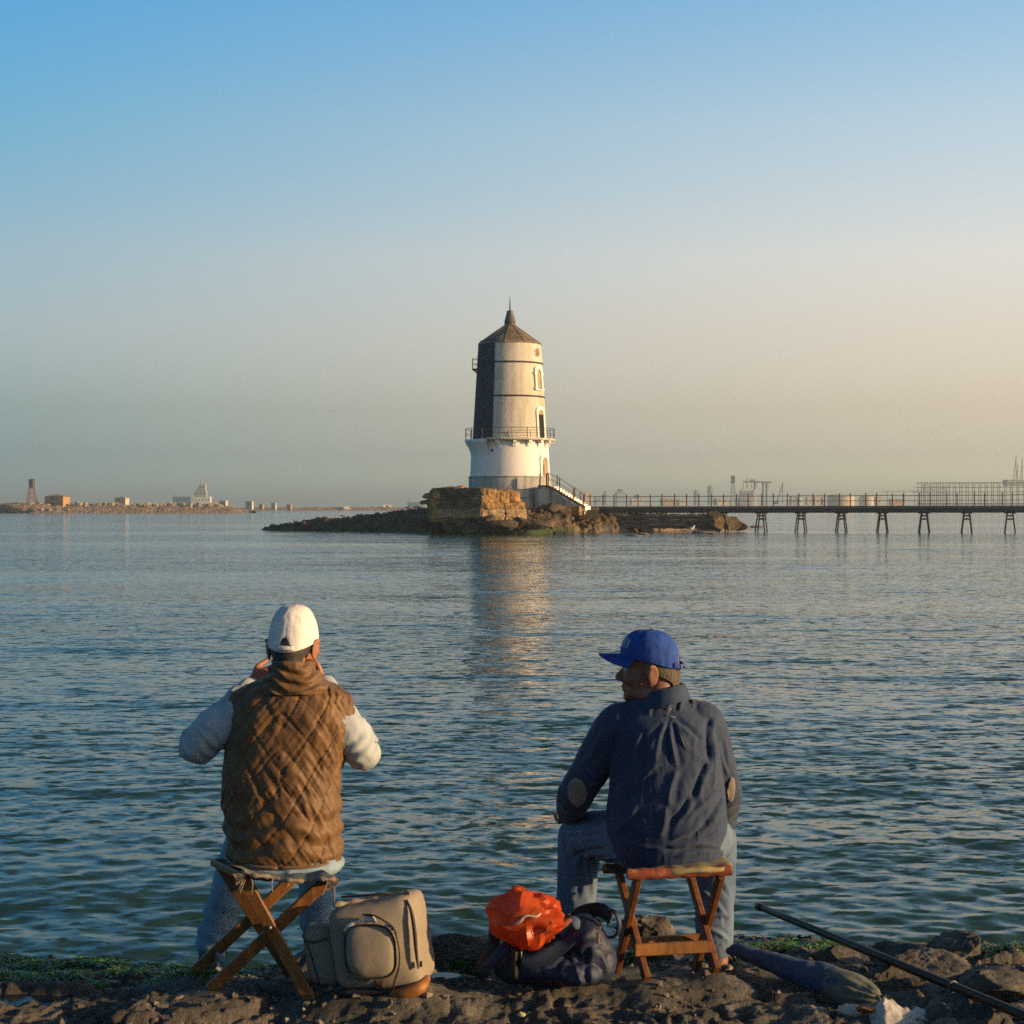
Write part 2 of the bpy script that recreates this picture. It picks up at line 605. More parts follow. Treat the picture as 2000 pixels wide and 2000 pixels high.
def facets(p, scale, seed, tilt):
    """broken rock: every cell is a block with its own height and tilt"""
    q = p * scale
    i = np.floor(q).astype(np.int64)
    best = np.full(len(q), 9.0); val = np.zeros(len(q))
    for dx in (-1, 0, 1):
        for dy in (-1, 0, 1):
            c0, c1 = i[:, 0] + dx, i[:, 1] + dy; z0 = 0 * c0
            fx, fy = hash3(c0, c1, z0, seed + 1), hash3(c0, c1, z0, seed + 2)
            ex, ey = q[:, 0] - c0 - fx, q[:, 1] - c1 - fy
            d = ex * ex + ey * ey
            h = (hash3(c0, c1, z0, seed + 3) - 0.5) + tilt * (ex * (hash3(c0, c1, z0, seed + 4) - 0.5) + ey * (hash3(c0, c1, z0, seed + 5) - 0.5)) - 0.35 * d
            m = d < best
            best = np.where(m, d, best); val = np.where(m, h, val)
    return val

def shore_height(x, y):
    p = np.stack([x, y, 0 * x], 1)
    edge = 6.35 + 0.22 * fbm(p * (0.9, 0.3, 1), 3, 3) + 0.18 * sstep(0.3, 1.6, x) * sstep(3, 1.8, x)
    t = y - edge
    base = 0.33 - 0.19 * sstep(-0.95, 0.15, t) - 0.20 * sstep(0.0, 0.9, t) - 1.3 * sstep(0.7, 3.5, t)
    base = base + 0.05 * sstep(0.9, 2.2, x) * sstep(6.6, 5.6, y)
    # behind the camera the shelf rises to an unseen bank, added to block low sky light
    base = base + 6.0 * sstep(-3.0, -17.0, y)
    wp = p + 0.06 * np.stack([vnoise(p * 5, 2), vnoise(p * 5, 4), 0 * x], 1)
    big = fbm(p * 1.7, 4, 21)
    med = fbm(wp * 5.0, 5, 31, 0.58, True)
    w1, w2 = worley(wp * 8.0, 9)
    pits = sstep(0.05, 0.40, w1)
    c1, c2 = worley(wp * (2.2, 3.0, 1), 15)
    crack = 1 - sstep(0.0, 0.12, c2 - c1)
    fine = fbm(p * 30, 4, 41, 0.6, True)
    z = base + 0.050 * big + 0.018 * med + 0.020 * (pits - 0.7) - 0.020 * crack + 0.013 * fine + 0.040 * facets(wp, 2.6, 51, 1.6) + 0.016 * facets(wp, 8.5, 61, 1.6)
    return z

def shore_full(x, y):
    z = shore_height(x, y)
    for (a, b, c, r) in PADS:
        w = np.exp(-((x - a) ** 2 + (y - b) ** 2) / (r * r))
        rough = 0.25 * (z - c)
        z = z * (1 - w) + (c + rough * 0.3) * w
    # carved pools
    for (a, b, c, rx, ry) in POOLS:
        q = ((x - a) / rx) ** 2 + ((y - b) / ry) ** 2 + 0.35 * vnoise(np.stack([x * 6, y * 6, 0 * x], 1), 77)
        w = 1 - sstep(0.7, 1.6, q)
        z = np.where(w > 0, np.minimum(z, z * (1 - w) + (c - 0.035) * w), z)
    return z

POOLS = []
def shore_at(x, y):
    return float(shore_full(np.array([x]), np.array([y]))[0])

def rock_material(name='shore_rock', dark=1.0):
    m, N, L, B = mat_nodes(name)
    tc = N.new('ShaderNodeTexCoord')
    n1 = N.new('ShaderNodeTexNoise'); n1.inputs['Scale'].default_value = 5.5; n1.inputs['Detail'].default_value = 9; n1.inputs['Roughness'].default_value = 0.68
    L.new(tc.outputs['Object'], n1.inputs['Vector'])
    r1 = ramp_node(N, [(0.32, (0.024 * dark, 0.025 * dark, 0.024 * dark)), (0.52, (0.088 * dark, 0.085 * dark, 0.076 * dark)), (0.72, (0.26 * dark, 0.235 * dark, 0.19 * dark))])
    L.new(n1.outputs['Fac'], r1.inputs[0])
    # damp dark rock low down by the water, with a green film
    geo = N.new('ShaderNodeNewGeometry'); sp = N.new('ShaderNodeSeparateXYZ')
    L.new(geo.outputs['Position'], sp.inputs[0])
    ad = N.new('ShaderNodeMath'); ad.operation = 'MULTIPLY_ADD'; ad.inputs[1].default_value = 0.16
    L.new(n1.outputs['Fac'], ad.inputs[0]); L.new(sp.outputs['Z'], ad.inputs[2])
    wet = ramp_node(N, [(0.16, 1.0), (0.34, 0.0)])
    L.new(ad.outputs[0], wet.inputs[0])
    n2 = N.new('ShaderNodeTexNoise'); n2.inputs['Scale'].default_value = 2.6; n2.inputs['Detail'].default_value = 5
    L.new(tc.outputs['Object'], n2.inputs['Vector'])
    alg = ramp_node(N, [(0.45, (0.018, 0.020, 0.017)), (0.62, (0.022, 0.050, 0.010))])
    L.new(n2.outputs['Fac'], alg.inputs[0])
    mx = N.new('ShaderNodeMixRGB')
    L.new(wet.outputs[0], mx.inputs[0]); L.new(r1.outputs[0], mx.inputs[1]); L.new(alg.outputs[0], mx.inputs[2])
    L.new(mx.outputs[0], B.inputs['Base Color'])
    ro = N.new('ShaderNodeMapRange'); ro.inputs['To Min'].default_value = 0.72; ro.inputs['To Max'].default_value = 0.30
    L.new(wet.outputs[0], ro.inputs['Value']); L.new(ro.outputs[0], B.inputs['Roughness'])
    b = N.new('ShaderNodeBump'); b.inputs['Strength'].default_value = 1.0; b.inputs['Distance'].default_value = 0.018
    n3 = N.new('ShaderNodeTexNoise'); n3.inputs['Scale'].default_value = 55; n3.inputs['Detail'].default_value = 6; n3.inputs['Roughness'].default_value = 0.7
    L.new(tc.outputs['Object'], n3.inputs['Vector']); L.new(n3.outputs['Fac'], b.inputs['Height']); L.new(b.outputs[0], B.inputs['Normal'])
    return m
MAT_ROCK = rock_material()

# ================================================================== materials for the island
MAT_WHITE = M_noise('limewashed_wall', [(0.25, (0.58, 0.57, 0.54)), (0.5, (0.74, 0.73, 0.70)), (0.8, (0.82, 0.81, 0.78))], 1.1, 10, 0.85, 0.35, 18, 0.02, (1, 1, 0.35))
MAT_CREAM = M_noise('weathered_cream_render', [(0.30, (0.30, 0.27, 0.20)), (0.48, (0.49, 0.46, 0.38)), (0.72, (0.64, 0.61, 0.53))], 1.5, 12, 0.88, 0.5, 16, 0.03, (1, 1, 0.22), rgh=0.68)
MAT_NAVY = M_noise('dark_painted_sector', [(0.3, (0.002, 0.021, 0.054)), (0.7, (0.006, 0.035, 0.078))], 2.0, 7, 0.8, 0.08, 20, 0.02, spec=0.12)
MAT_BLACK = M_noise('black_painted_band', [(0.3, (0.008, 0.010, 0.014)), (0.7, (0.02, 0.022, 0.028))], 4.0, 5, 0.7)
MAT_PLINTH = M_noise('streaked_plinth_render', [(0.30, (0.10, 0.11, 0.12)), (0.46, (0.30, 0.30, 0.28)), (0.62, (0.46, 0.45, 0.41))], 2.2, 8, 0.85, 0.3, 14, 0.02, (1, 1, 0.10))
MAT_ZINC = M_noise('weathered_zinc', [(0.3, (0.06, 0.062, 0.065)), (0.52, (0.17, 0.13, 0.085)), (0.72, (0.32, 0.215, 0.10))], 1.6, 8, 0.6, 0.2, 12, 0.02)
MAT_LEAD = M_noise('dark_lead_sheet', [(0.3, (0.035, 0.040, 0.046)), (0.7, (0.085, 0.080, 0.075))], 2.5, 7, 0.6, 0.2, 12, 0.02)
MAT_IRON = M_noise('dark_iron', [(0.3, (0.012, 0.013, 0.016)), (0.7, (0.035, 0.032, 0.030))], 9, 5, 0.6)
MAT_RUST = M_noise('rusty_iron', [(0.3, (0.055, 0.022, 0.012)), (0.6, (0.16, 0.062, 0.026)), (0.8, (0.24, 0.11, 0.045))], 6, 7, 0.85, 0.3, 40, 0.01)
MAT_DECK = M_noise('tarred_bridge_steel', [(0.3, (0.018, 0.022, 0.028)), (0.6, (0.045, 0.048, 0.055)), (0.8, (0.085, 0.07, 0.055))], 1.8, 8, 0.8, 0.2, 20, 0.02)
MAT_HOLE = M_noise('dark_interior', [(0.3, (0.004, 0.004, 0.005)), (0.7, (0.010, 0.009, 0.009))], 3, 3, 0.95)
MAT_OCHRE = M_noise('ochre_reveal', [(0.3, (0.26, 0.19, 0.10)), (0.7, (0.38, 0.29, 0.17))], 3, 6, 0.85)
MAT_MASON = M_noise('rough_masonry', [(0.30, (0.035, 0.028, 0.022)), (0.5, (0.24, 0.145, 0.052)), (0.72, (0.46, 0.28, 0.10))], 1.7, 10, 0.92, 0.9, 7, 0.10, rgh=0.7)
MAT_MASON3 = M_noise('shade_darkened_masonry', [(0.30, (0.022, 0.020, 0.018)), (0.5, (0.085, 0.066, 0.044)), (0.72, (0.19, 0.145, 0.09))], 1.7, 10, 0.92, 0.9, 7, 0.10, rgh=0.7)  # darker, greyer masonry copy: shade of the platform's left face put into the colour
MAT_MASON2 = M_noise('pale_rubble_masonry', [(0.28, (0.06, 0.05, 0.04)), (0.5, (0.25, 0.18, 0.10)), (0.72, (0.46, 0.34, 0.19))], 3.2, 10, 0.92, 0.9, 9, 0.08, rgh=0.7)

# ================================================================== lighthouse
TD = 124.0                                      # how far away the tower stands
TC = np.array(((996.0 - 1000) / F * TD, TD, 0.0))
def tz(py): return EYE - (py - HOR) / F * TD
def tr(px): return px / F * TD

def make_lighthouse():
    base = thing('lighthouse', 'white stone lighthouse with a dark painted side and pointed grey roof, standing on the islet', 'lighthouse', (TC[0], TC[1], tz(1002)))
    z_pl0, z_pl1, z_gal, z_eave = tz(1002), tz(931), tz(859), tz(673)
    c = (TC[0], TC[1], 0)
    # angles: theta 0 faces the camera (-Y), positive turns to the right (+X)
    def ang(t): return math.radians(t) - math.pi / 2
    # lower drum
    prof = [(tr(77.8), z_pl1), (tr(77.2), tz(915)), (tr(76.3), tz(895)), (tr(75.6), tz(880)), (tr(74.5), tz(868)), (tr(73.5), z_gal)]
    obj('lower_wall', lathe(prof, 72, c=c), MAT_WHITE, base, True)
    # flared cornice that carries the gallery on the seaward side
    fl = [(tr(75.9), tz(893)), (tr(77.5), tz(884)), (tr(81), tz(875)), (tr(86.5), tz(866.5)), (tr(88.0), tz(864)), (tr(88.3), tz(859.8)), (tr(73), tz(859.8))]
    obj('flared_cornice', lathe(fl, 50, ang(-205), ang(-31), c=c), MAT_WHITE, base, True)
    # plinth in three steps, each of wide render panels
    for k, (r0, y0, r1, y1) in enumerate([(80.6, 956, 80.6, 931.5), (84.5, 972, 84.5, 956.5), (89, 1004, 88, 972.5)]):
        n = 20
        pr = [(tr(r0), tz(y0)), (tr(r1), tz(y1)), (tr(r1) - 0.5, tz(y1) + 0.004)]
        step = obj('plinth_step', lathe(pr, 72, c=c), MAT_PLINTH, base, True)
    obj('plinth_coping', lathe([(tr(80.7), tz(933.2)), (tr(81.8), tz(932.8)), (tr(81.8), tz(931.0)), (tr(77), tz(930.4))], 72, c=c), MAT_PLINTH, base, True)
    # upper shaft
    def shaft_r(py): return tr(61 + (py - 673) / (859 - 673) * 11.0)
    ys = [859, 840, 820, 800, 778, 750, 730, 713, 700, 686, 673]
    obj('upper_wall', lathe([(shaft_r(y), tz(y)) for y in ys], 84, ang(-28), ang(150), c=c), MAT_CREAM, base, True)
    # dark painted sector, a thicker shell with squared shoulders
    dk = [(shaft_r(y) + tr(0.9), tz(y)) for y in ys] + [(shaft_r(673) + tr(0.9), tz(676)), (shaft_r(673) - tr(3), tz(667)), (shaft_r(673) - tr(8), tz(665.5)), (tr(30), tz(664))]
    dk[len(ys) - 1] = (shaft_r(676) + tr(0.9), tz(677))
    obj('dark_sector', lathe(dk, 84, ang(-210), ang(-27.4), c=c), MAT_NAVY, base, True)
    e = ang(-27.4)
    # closing edge of the thicker shell
    edge = [((r - tr(1.6)) * math.cos(e), (r - tr(1.6)) * math.sin(e), z) for r, z in dk[:11]] + [(r * math.cos(e), r * math.sin(e), z) for r, z in dk[:11]]
    ev = np.array(edge) + np.array(c)
    obj('sector_edge', (ev, [(i, i + 1, 12 + i, 11 + i) for i in range(10)]), MAT_NAVY, base)
    for py in (711.6, 776.8):
        r = shaft_r(py)
        obj('black_band', lathe([(r - 0.02, tz(py + 1.7)), (r + 0.05, tz(py + 1.6)), (r + 0.05, tz(py - 1.4)), (r - 0.02, tz(py - 1.6))], 84, ang(-27.2), ang(150), c=c), MAT_BLACK, base, True)
    # roof of folded zinc panels
    roof = thing_part('roof', base)
    nseg = 10
    ro = math.radians(9)
    pr = [(tr(62.5), tz(674.5)), (tr(60.5), tz(671)), (tr(50), tz(663.5)), (tr(37), tz(654)), (tr(24), tz(645)), (tr(13.5), tz(638)), (tr(11), tz(636))]
    for k in range(nseg):
        a0, a1 = ro + k * 2 * math.pi / nseg, ro + (k + 1) * 2 * math.pi / nseg
        obj('roof_panel', lathe([(r, z) for r, z in pr], 7, a0 + 0.008, a1 - 0.008, c=c), MAT_ZINC, roof, True)
        pts = [np.array((r * math.cos(a0), r * math.sin(a0), z + 0.015)) + c for r, z in pr]
        obj('roof_seam', tube(pts, 0.028, 5), MAT_ZINC, roof, True)
    obj('vent_cap', lathe([(tr(11.0), tz(638)), (tr(10.8), tz(628.5)), (tr(11.3), tz(628)), (tr(10.4), tz(626)), (tr(6.2), tz(609.5)), (tr(6.4), tz(608.5)), (tr(5.6), tz(607)), (0.02, tz(606.8))], 20, c=c), MAT_LEAD, roof, True)
    obj('spire', lathe([(tr(1.7), tz(607.2)), (tr(1.4), tz(600)), (tr(0.8), tz(588)), (0.012, tz(576.6))], 8, c=c), MAT_IRON, roof, True)
    # openings, all on the side turned to the sun
    TH = 58.0
    def on_wall(rad, th, u, z, off):
        a = ang(th) + u / rad
        return np.array((c[0] + (rad + off) * math.cos(a), c[1] + (rad + off) * math.sin(a), z))
    def arch_outline(w, h, n=8):
        pts = [(-w / 2, 0), (-w / 2, h - w / 2)]
        pts += [(-w / 2 * math.cos(t), h - w / 2 + w / 2 * math.sin(t)) for t in np.linspace(0, math.pi, n)[1:-1]]
        pts += [(w / 2, h - w / 2), (w / 2, 0)]
        return pts
    def panel(name, rad_of, th, z0, outline, off, mat, par):
        """a filled shape lying on the curved wall"""
        v = [on_wall(rad_of(z0 + y), th, x, z0 + y, off) for x, y in outline]
        return obj(name, (np.array(v), [tuple(range(len(v)))]), mat, par)
    def surround(name, rad_of, th, z0, o_in, o_out, proud, mat, par, closed=False):
        n = len(o_in)
        v = []
        for o, off in ((o_in, 0.0), (o_in, proud), (o_out, proud), (o_out, 0.0)):
            v += [on_wall(rad_of(z0 + y), th, x, z0 + y, off) for x, y in o]
        f = []
        for i in range(n if closed else n - 1):
            j = (i + 1) % n
            for b in range(3):
                f.append((b * n + i, b * n + j, (b + 1) * n + j, (b + 1) * n + i))
        return obj(name, (np.array(v), f), mat, par)
    def rad_up(z):
        py = HOR + (EYE - z) / TD * F
        return shaft_r(py)
    def rad_lo(z):
        return float(np.interp(z, [p[1] for p in prof], [p[0] for p in prof]))
    # oculus
    oc = thing_part('round_window', base)
    zc = tz(691.5); r0 = tr(9.2)
    circ = [(r0 * 0.92 * math.cos(t), r0 * math.sin(t)) for t in np.linspace(0, 2 * math.pi, 18, endpoint=False)]
    panel('reveal', rad_up, TH, zc, circ, 0.03, MAT_OCHRE, oc)
    panel('shutter', rad_up, TH, zc, [(x * 0.72 - 0.05, y * 0.78 - 0.02) for x, y in circ], 0.04, MAT_ZINC, oc)
    surround('surround', rad_up, TH, zc, circ, [(x * 1.12, y * 1.12) for x, y in circ], 0.06, MAT_WHITE, oc, True)
    # arched window
    wi = thing_part('arched_window', base)
    z0 = tz(761.5); w, h = tr(15), tr(37)
    o1 = arch_outline(w, h)
    panel('reveal', rad_up, TH, z0, o1, 0.035, MAT_OCHRE, wi)
    surround('surround', rad_up, TH, z0, o1, [(x * 1.75, y * 1.0 + (0.30 if y > 0.2 else 0)) for x, y in o1], 0.12, MAT_WHITE, wi)
    for sx, dz in ((-1, tr(29)), (1, tr(29)), (-1, tr(-1)), (1, tr(-1))):
        q = on_wall(rad_up(z0 + dz), TH, sx * w * 0.92, z0 + dz, 0.07)
        obj('bracket', box(q, (0.16, 0.16, 0.22), rotz(math.radians(TH))), MAT_WHITE, wi)
    q0, q1 = on_wall(rad_up(z0), TH, -w, z0 - 0.1, 0.1), on_wall(rad_up(z0), TH, w, z0 - 0.1, 0.1)
    obj('sill', beam(q0, q1, 0.2, 0.12), MAT_WHITE, wi)
    # gallery door
    do = thing_part('gallery_door', base)
    z0 = tz(857.5); w, h = tr(18.5), tr(55)
    o1 = arch_outline(w, h)
    panel('opening', rad_up, TH, z0, [(-w / 2, 0), (-w / 2, h - w / 2), (w / 2, h - w / 2), (w / 2, 0)], 0.05, MAT_HOLE, do)
    panel('fanlight', rad_up, TH, z0, [(x, y) for x, y in o1 if y > h - w / 2 - 0.01], 0.055, MAT_OCHRE, do)
    surround('surround', rad_up, TH, z0, o1, [(x * 1.55, y * 1.0 + (0.28 if y > 0.2 else 0)) for x, y in o1], 0.10, MAT_WHITE, do)
    # ground door
    gd = thing_part('entrance_door', base)
    z0 = tz(947); w, h = tr(19), tr(53)
    o1 = arch_outline(w, h)
    panel('reveal', rad_lo, 60, z0, o1, 0.045, MAT_OCHRE, gd)
    panel('door_leaf', rad_lo, 60, z0, [(-w / 2, 0), (-w / 2, h - w * 0.75), (-w * 0.18, h - w * 0.75), (-w * 0.18, 0)], 0.06, MAT_RUST, gd)
    surround('surround', rad_lo, 60, z0, o1, [(x * 1.6, y * 1.0 + (0.30 if y > 0.2 else 0)) for x, y in o1], 0.10, MAT_WHITE, gd)
    # gallery: slab, brackets, railing
    gal = thing_part('gallery', base)
    zs = tz(859)
    obj('gallery_slab', lathe([(tr(72), zs - 0.12), (tr(87.5), zs - 0.12), (tr(88.5), zs - 0.06), (tr(88.5), zs + 0.02), (tr(87.5), zs + 0.05), (tr(71.5), zs + 0.05)], 72, ang(-31), ang(155), c=c), MAT_CREAM, gal)
    for t in (-17, 6.5, 28, 47, 66, 85):
        a = ang(t); rad = np.array((math.cos(a), math.sin(a), 0))
        p = np.array(c) + np.array((0, 0, zs - 0.13))
        q = [p + rad * tr(74.5), p + rad * tr(85), p + rad * tr(85) - (0, 0, 0.18), p + rad * tr(79) - (0, 0, 0.22), p + rad * tr(76.5) - (0, 0, 0.5), p + rad * tr(74.5) - (0, 0, 0.62)]
        sd = np.array((-math.sin(a), math.cos(a), 0)) * 0.13
        v = [x + sd for x in q] + [x - sd for x in q]
        n = len(q)
        f = [tuple(range(n)), tuple(range(2 * n - 1, n - 1, -1))] + [(i, n + i, n + (i + 1) % n, (i + 1) % n) for i in range(n)]
        obj('gallery_bracket', (np.array(v), f), MAT_WHITE, gal)
    rr = tr(87.3)
    for t in np.arange(-180, 180, 360 / 18.0) + 2.5:
        a = ang(t)
        b = np.array((c[0] + rr * math.cos(a), c[1] + rr * math.sin(a), zs))
        obj('railing_post', tube([b, b + (0, 0, tr(20.5))], 0.032, 6), MAT_IRON, gal)
    for hh, r in ((tr(20.3), 0.024), (tr(10), 0.018)):
        pts = [(c[0] + rr * math.cos(a), c[1] + rr * math.sin(a), zs + hh) for a in np.linspace(0, 2 * math.pi, 73)]
        obj('railing_rail', tube(pts, r, 5), MAT_IRON, gal)
    # little balcony on the dark side
    ba = thing_part('side_balcony', base)
    a = ang(-88); rad = np.array((math.cos(a), math.sin(a), 0)); sd = np.array((-math.sin(a), math.cos(a), 0))
    z0 = tz(722); r0 = shaft_r(722)
    p = np.array((c[0], c[1], z0))
    obj('balcony_floor', beam(p + rad * (r0 - 0.1), p + rad * (r0 + tr(9.5)), 1.0, 0.10), MAT_IRON, ba)
    obj('balcony_bracket', beam(p + rad * (r0 - 0.05) - (0, 0, 0.35), p + rad * (r0 + tr(6)) - (0, 0, 0.05), 0.12, 0.12), MAT_IRON, ba)
    for s in (-0.45, 0.0, 0.45):
        q = p + rad * (r0 + tr(9)) + sd * s
        obj('balcony_post', tube([q, q + (0, 0, tr(20.5))], 0.035, 6), MAT_IRON, ba)
    for hh in (tr(10), tr(20)):
        q = p + (0, 0, hh)
        obj('balcony_rail', tube([q + rad * r0 + sd * -0.45, q + rad * (r0 + tr(9)) + sd * -0.45, q + rad * (r0 + tr(9)) + sd * 0.45, q + rad * r0 + sd * 0.45], 0.022, 5), MAT_IRON, ba)
    # dark streak hole in the lower wall
    a = ang(-26)
    q = np.array((c[0] + tr(75.9) * math.cos(a), c[1] + tr(75.9) * math.sin(a), tz(882)))
    obj('drain_hole', ellipsoid(q, (0.10, 0.06, 0.12), None, 8, 6), MAT_HOLE, base)
    return base

def thing_part(name, parent):
    """an empty part that carries its sub-parts"""
    o = bpy.data.objects.new(name, None)
    o.empty_display_size = 0.05
    COL.objects.link(o)
    o.parent = parent
    o.matrix_parent_inverse = Matrix.Translation(parent.location).inverted()
    return o
make_lighthouse()

# ------------------------------------------------------------------ stair from the door down to the footbridge
def make_stair():
    d = 121.0
    top, bot = P(1083, 949, d), P(1152, 990, d)
    st = thing('stone_stair', 'pale stone stair with rusty handrails going down from the lighthouse door', 'stair', (bot[0], d, bot[2] - 0.4))
    w = 1.35
    n = 12
    for k in range(n):
        t0, t1 = k / n, (k + 1) / n
        x0, x1 = top[0] + (bot[0] - top[0]) * t0, top[0] + (bot[0] - top[0]) * t1
        z1 = top[2] + (bot[2] - top[2]) * t0
        obj('step', box(((x0 + x1) / 2, d, z1 - 0.25), (x1 - x0 + 0.05, w, 0.40), None, 0.015), MAT_WHITE if k % 3 else MAT_CREAM, st)
    # landing
    L0 = P(1056, 949, d)
    obj('landing', box(((L0[0] + top[0]) / 2, d, top[2] - 0.75), (top[0] - L0[0], w + 0.1, 1.5), None, 0.02), MAT_PLINTH, st)
    # solid side wall below the flight
    v, f = [], []
    pts = [P(1050, 1004, d), P(1150, 1004, d), P(1150, 992, d), P(1083, 955, d), P(1050, 955, d)]
    for yy in (-w / 2 + 0.02, w / 2 - 0.02):
        v += [q + (0, yy, 0) for q in pts]
    f = [tuple(range(5)), tuple(range(9, 4, -1))] + [(i, 5 + i, 5 + (i + 1) % 5, (i + 1) % 5) for i in range(5)]
    obj('side_wall', (np.array(v), f), MAT_PLINTH, st)
    obj('corner_block', box(P(1131, 997, d - 0.7) + (0, -0.15, 0), (1.25, 0.9, 0.75), None, 0.06), MAT_MASON, st)
    # stringers, posts and rails
    for s in (-1, 1):
        yy = s * (w / 2 + 0.06)
        o = np.array((0, yy, 0))
        obj('stringer', beam(P(1076, 949, d) + o, P(1152, 990.5, d) + o, 0.07, 0.14), MAT_RUST, st)
        ends = []
        for px, py in ((1075, 948), (1101 if s < 0 else 1093, 954 if s > 0 else 958), (1129, 977), (1149, 989)):
            q = P(px + (0 if s < 0 else -9), py + (0 if s < 0 else -2), d) + o
            obj('handrail_post', beam(q - (0, 0, 0.1), q + (0, 0, 0.95), 0.075, 0.075), MAT_RUST, st)
            ends.append(q)
        for hh in (0.9, 0.48):
            obj('handrail', tube([q + (0, 0, hh) for q in ends], 0.014, 5), MAT_RUST, st)
    for px in (1061, 1074):
        q = P(px, 949, d) + (0, -w / 2 - 0.06, 0)
        obj('handrail_post', beam(q - (0, 0, 0.25), q + (0, 0, 0.95), 0.08, 0.08), MAT_RUST, st)
    obj('landing_edge', beam(P(1056, 949.5, d) + (0, -w / 2 - 0.06, 0), P(1078, 949.5, d) + (0, -w / 2 - 0.06, 0), 0.07, 0.12), MAT_RUST, st)
    # turn the whole flight a little towards the camera about its landing
    piv = np.array((L0[0], d, 0)); R = rotz(math.radians(-20))
    for ch in st.children:
        v = coords_of(ch.data); set_coords(ch.data, (v - piv) @ R.T + piv)
    return st
make_stair()
structure(obj('causeway', beam((6.0, 119.4, 1.45), (6.7, 131.6, 1.68), 1.5, 0.75, ch=0.05), MAT_MASON3))

# ------------------------------------------------------------------ footbridge
def make_bridge():
    A = np.array((150 / F * 131.0, 131.0, 0)); B = np.array((1290 / F * 116.0, 116.0, 0))
    z_top = 2.08
    dv = (B - A); Ln = np.linalg.norm(dv); dv /= Ln
    nv = np.array((-dv[1], dv[0], 0))            # towards the back
    W = 1.5
    br = thing('footbridge', 'long dark iron footbridge on splayed trestles with rusty railing posts over the water', 'footbridge', (A[0], A[1], 0.0))
    at = lambda s, off, z: A + dv * s + nv * off + np.array((0, 0, z))
    rise = lambda s: z_top + 0.10 * s / Ln
    # deck in plates
    s = 0.0
    while s < Ln:
        e = min(s + 3.0, Ln)
        obj('deck_plate', beam(at(s + 0.01, 0, rise(s) - 0.05), at(e - 0.01, 0, rise(e) - 0.05), W, 0.10, ch=0.01), MAT_DECK, br)
        s = e
    for off in (-W / 2 + 0.12, W / 2 - 0.12):
        obj('girder', beam(at(0, off, rise(0) - 0.31), at(Ln, off, rise(Ln) - 0.31), 0.16, 0.40, ch=0.01), MAT_DECK, br)
        obj('girder_flange', beam(at(0, off, rise(0) - 0.53), at(Ln, off, rise(Ln) - 0.53), 0.28, 0.05, ch=0.004), MAT_DECK, br)
    sp = 2.08
    for off, s0 in ((-W / 2, 0.35), (W / 2, 1.05)):
        s = s0
        rnd = random.Random(3 + int(off > 0))
        while s < Ln:
            lean = rnd.uniform(-0.02, 0.02)
            b = at(s, off, rise(s) - 0.1)
            obj('railing_post', beam(b, b + dv * lean + np.array((0, 0, 1.13 + rnd.uniform(-0.03, 0.03))), 0.085, 0.085, up=nv), MAT_RUST, br)
            obj('post_cap', box(b + dv * lean + np.array((0, 0, 1.16)), (0.11, 0.11, 0.05)), MAT_RUST, br) if False else None
            s += sp
        for hh, r in ((0.82, 0.022), (0.42, 0.018)):
            pts = []
            for k in range(31):
                q = k * Ln / 30
                pts.append(at(q, off, rise(q) + hh + 0.012 * math.sin(k * 1.7)))
            obj('railing_rail', tube(pts, r, 5), MAT_IRON, br)
    # trestles
    s = 11.5
    while s < Ln:
        t = thing_part('trestle', br)
        for off in (-0.5, 0.5):
            zc = rise(s) - 0.55
            for q in (-1, 1):
                obj('trestle_leg', beam(at(s + q * 0.20, off, zc), at(s + q * 0.47, off * 1.3, -0.6), 0.10, 0.10, up=dv), MAT_IRON, t)
            obj('trestle_head', beam(at(s - 0.42, off, zc - 0.02), at(s + 0.42, off, zc - 0.02), 0.2, 0.10), MAT_DECK, t)
            obj('gusset_plate', beam(at(s - 0.27, off, zc - 0.24), at(s + 0.27, off, zc - 0.24), 0.03, 0.12), MAT_RUST, t)
            obj('gusset_plate', beam(at(s - 0.27, off, zc - 0.52), at(s + 0.27, off, zc - 0.52), 0.03, 0.10), MAT_RUST, t)
        obj('cross_tie', beam(at(s, -0.55, zc - 0.45), at(s, 0.55, zc - 0.45), 0.08, 0.08), MAT_IRON, t)
        s += 3.24
    return br
make_bridge()

# ------------------------------------------------------------------ ruined masonry platform beside the tower
def rough_block(c, size, M, seed, amp=0.08, n=(14, 6, 8)):
    """a rough squared block: gridded box pushed about by noise"""
    bm = bmesh.new()
    bmesh.ops.create_cube(bm, size=1.0)
    bmesh.ops.subdivide_edges(bm, edges=bm.edges[:], cuts=17, use_grid_fill=True)
    v = np.array([w.co[:] for w in bm.verts]) * np.asarray(size)
    bm.verts.index_update()
    f = [tuple(w.index for w in q.verts) for q in bm.faces]
    bm.free()
    nrm = v / np.asarray(size); nrm = nrm / (np.linalg.norm(nrm, axis=1)[:, None] + 1e-9)
    q = v + np.asarray(c)
    d = amp * (1.2 * fbm(q * 1.6, 4, 5) + 0.9 * fbm(q * 4.0, 4, 9, 0.6, True))
    # worn corners
    e = (np.abs(v) / (np.asarray(size) / 2) > 0.97).sum(1)
    d = d - amp * 0.9 * (e >= 2) * (0.6 + 0.6 * vnoise(q * 2.2, seed + 9))
    v = v + nrm * d[:, None]
    if M is not None:
        v = v @ np.asarray(M).T
    return v + np.asarray(c), f

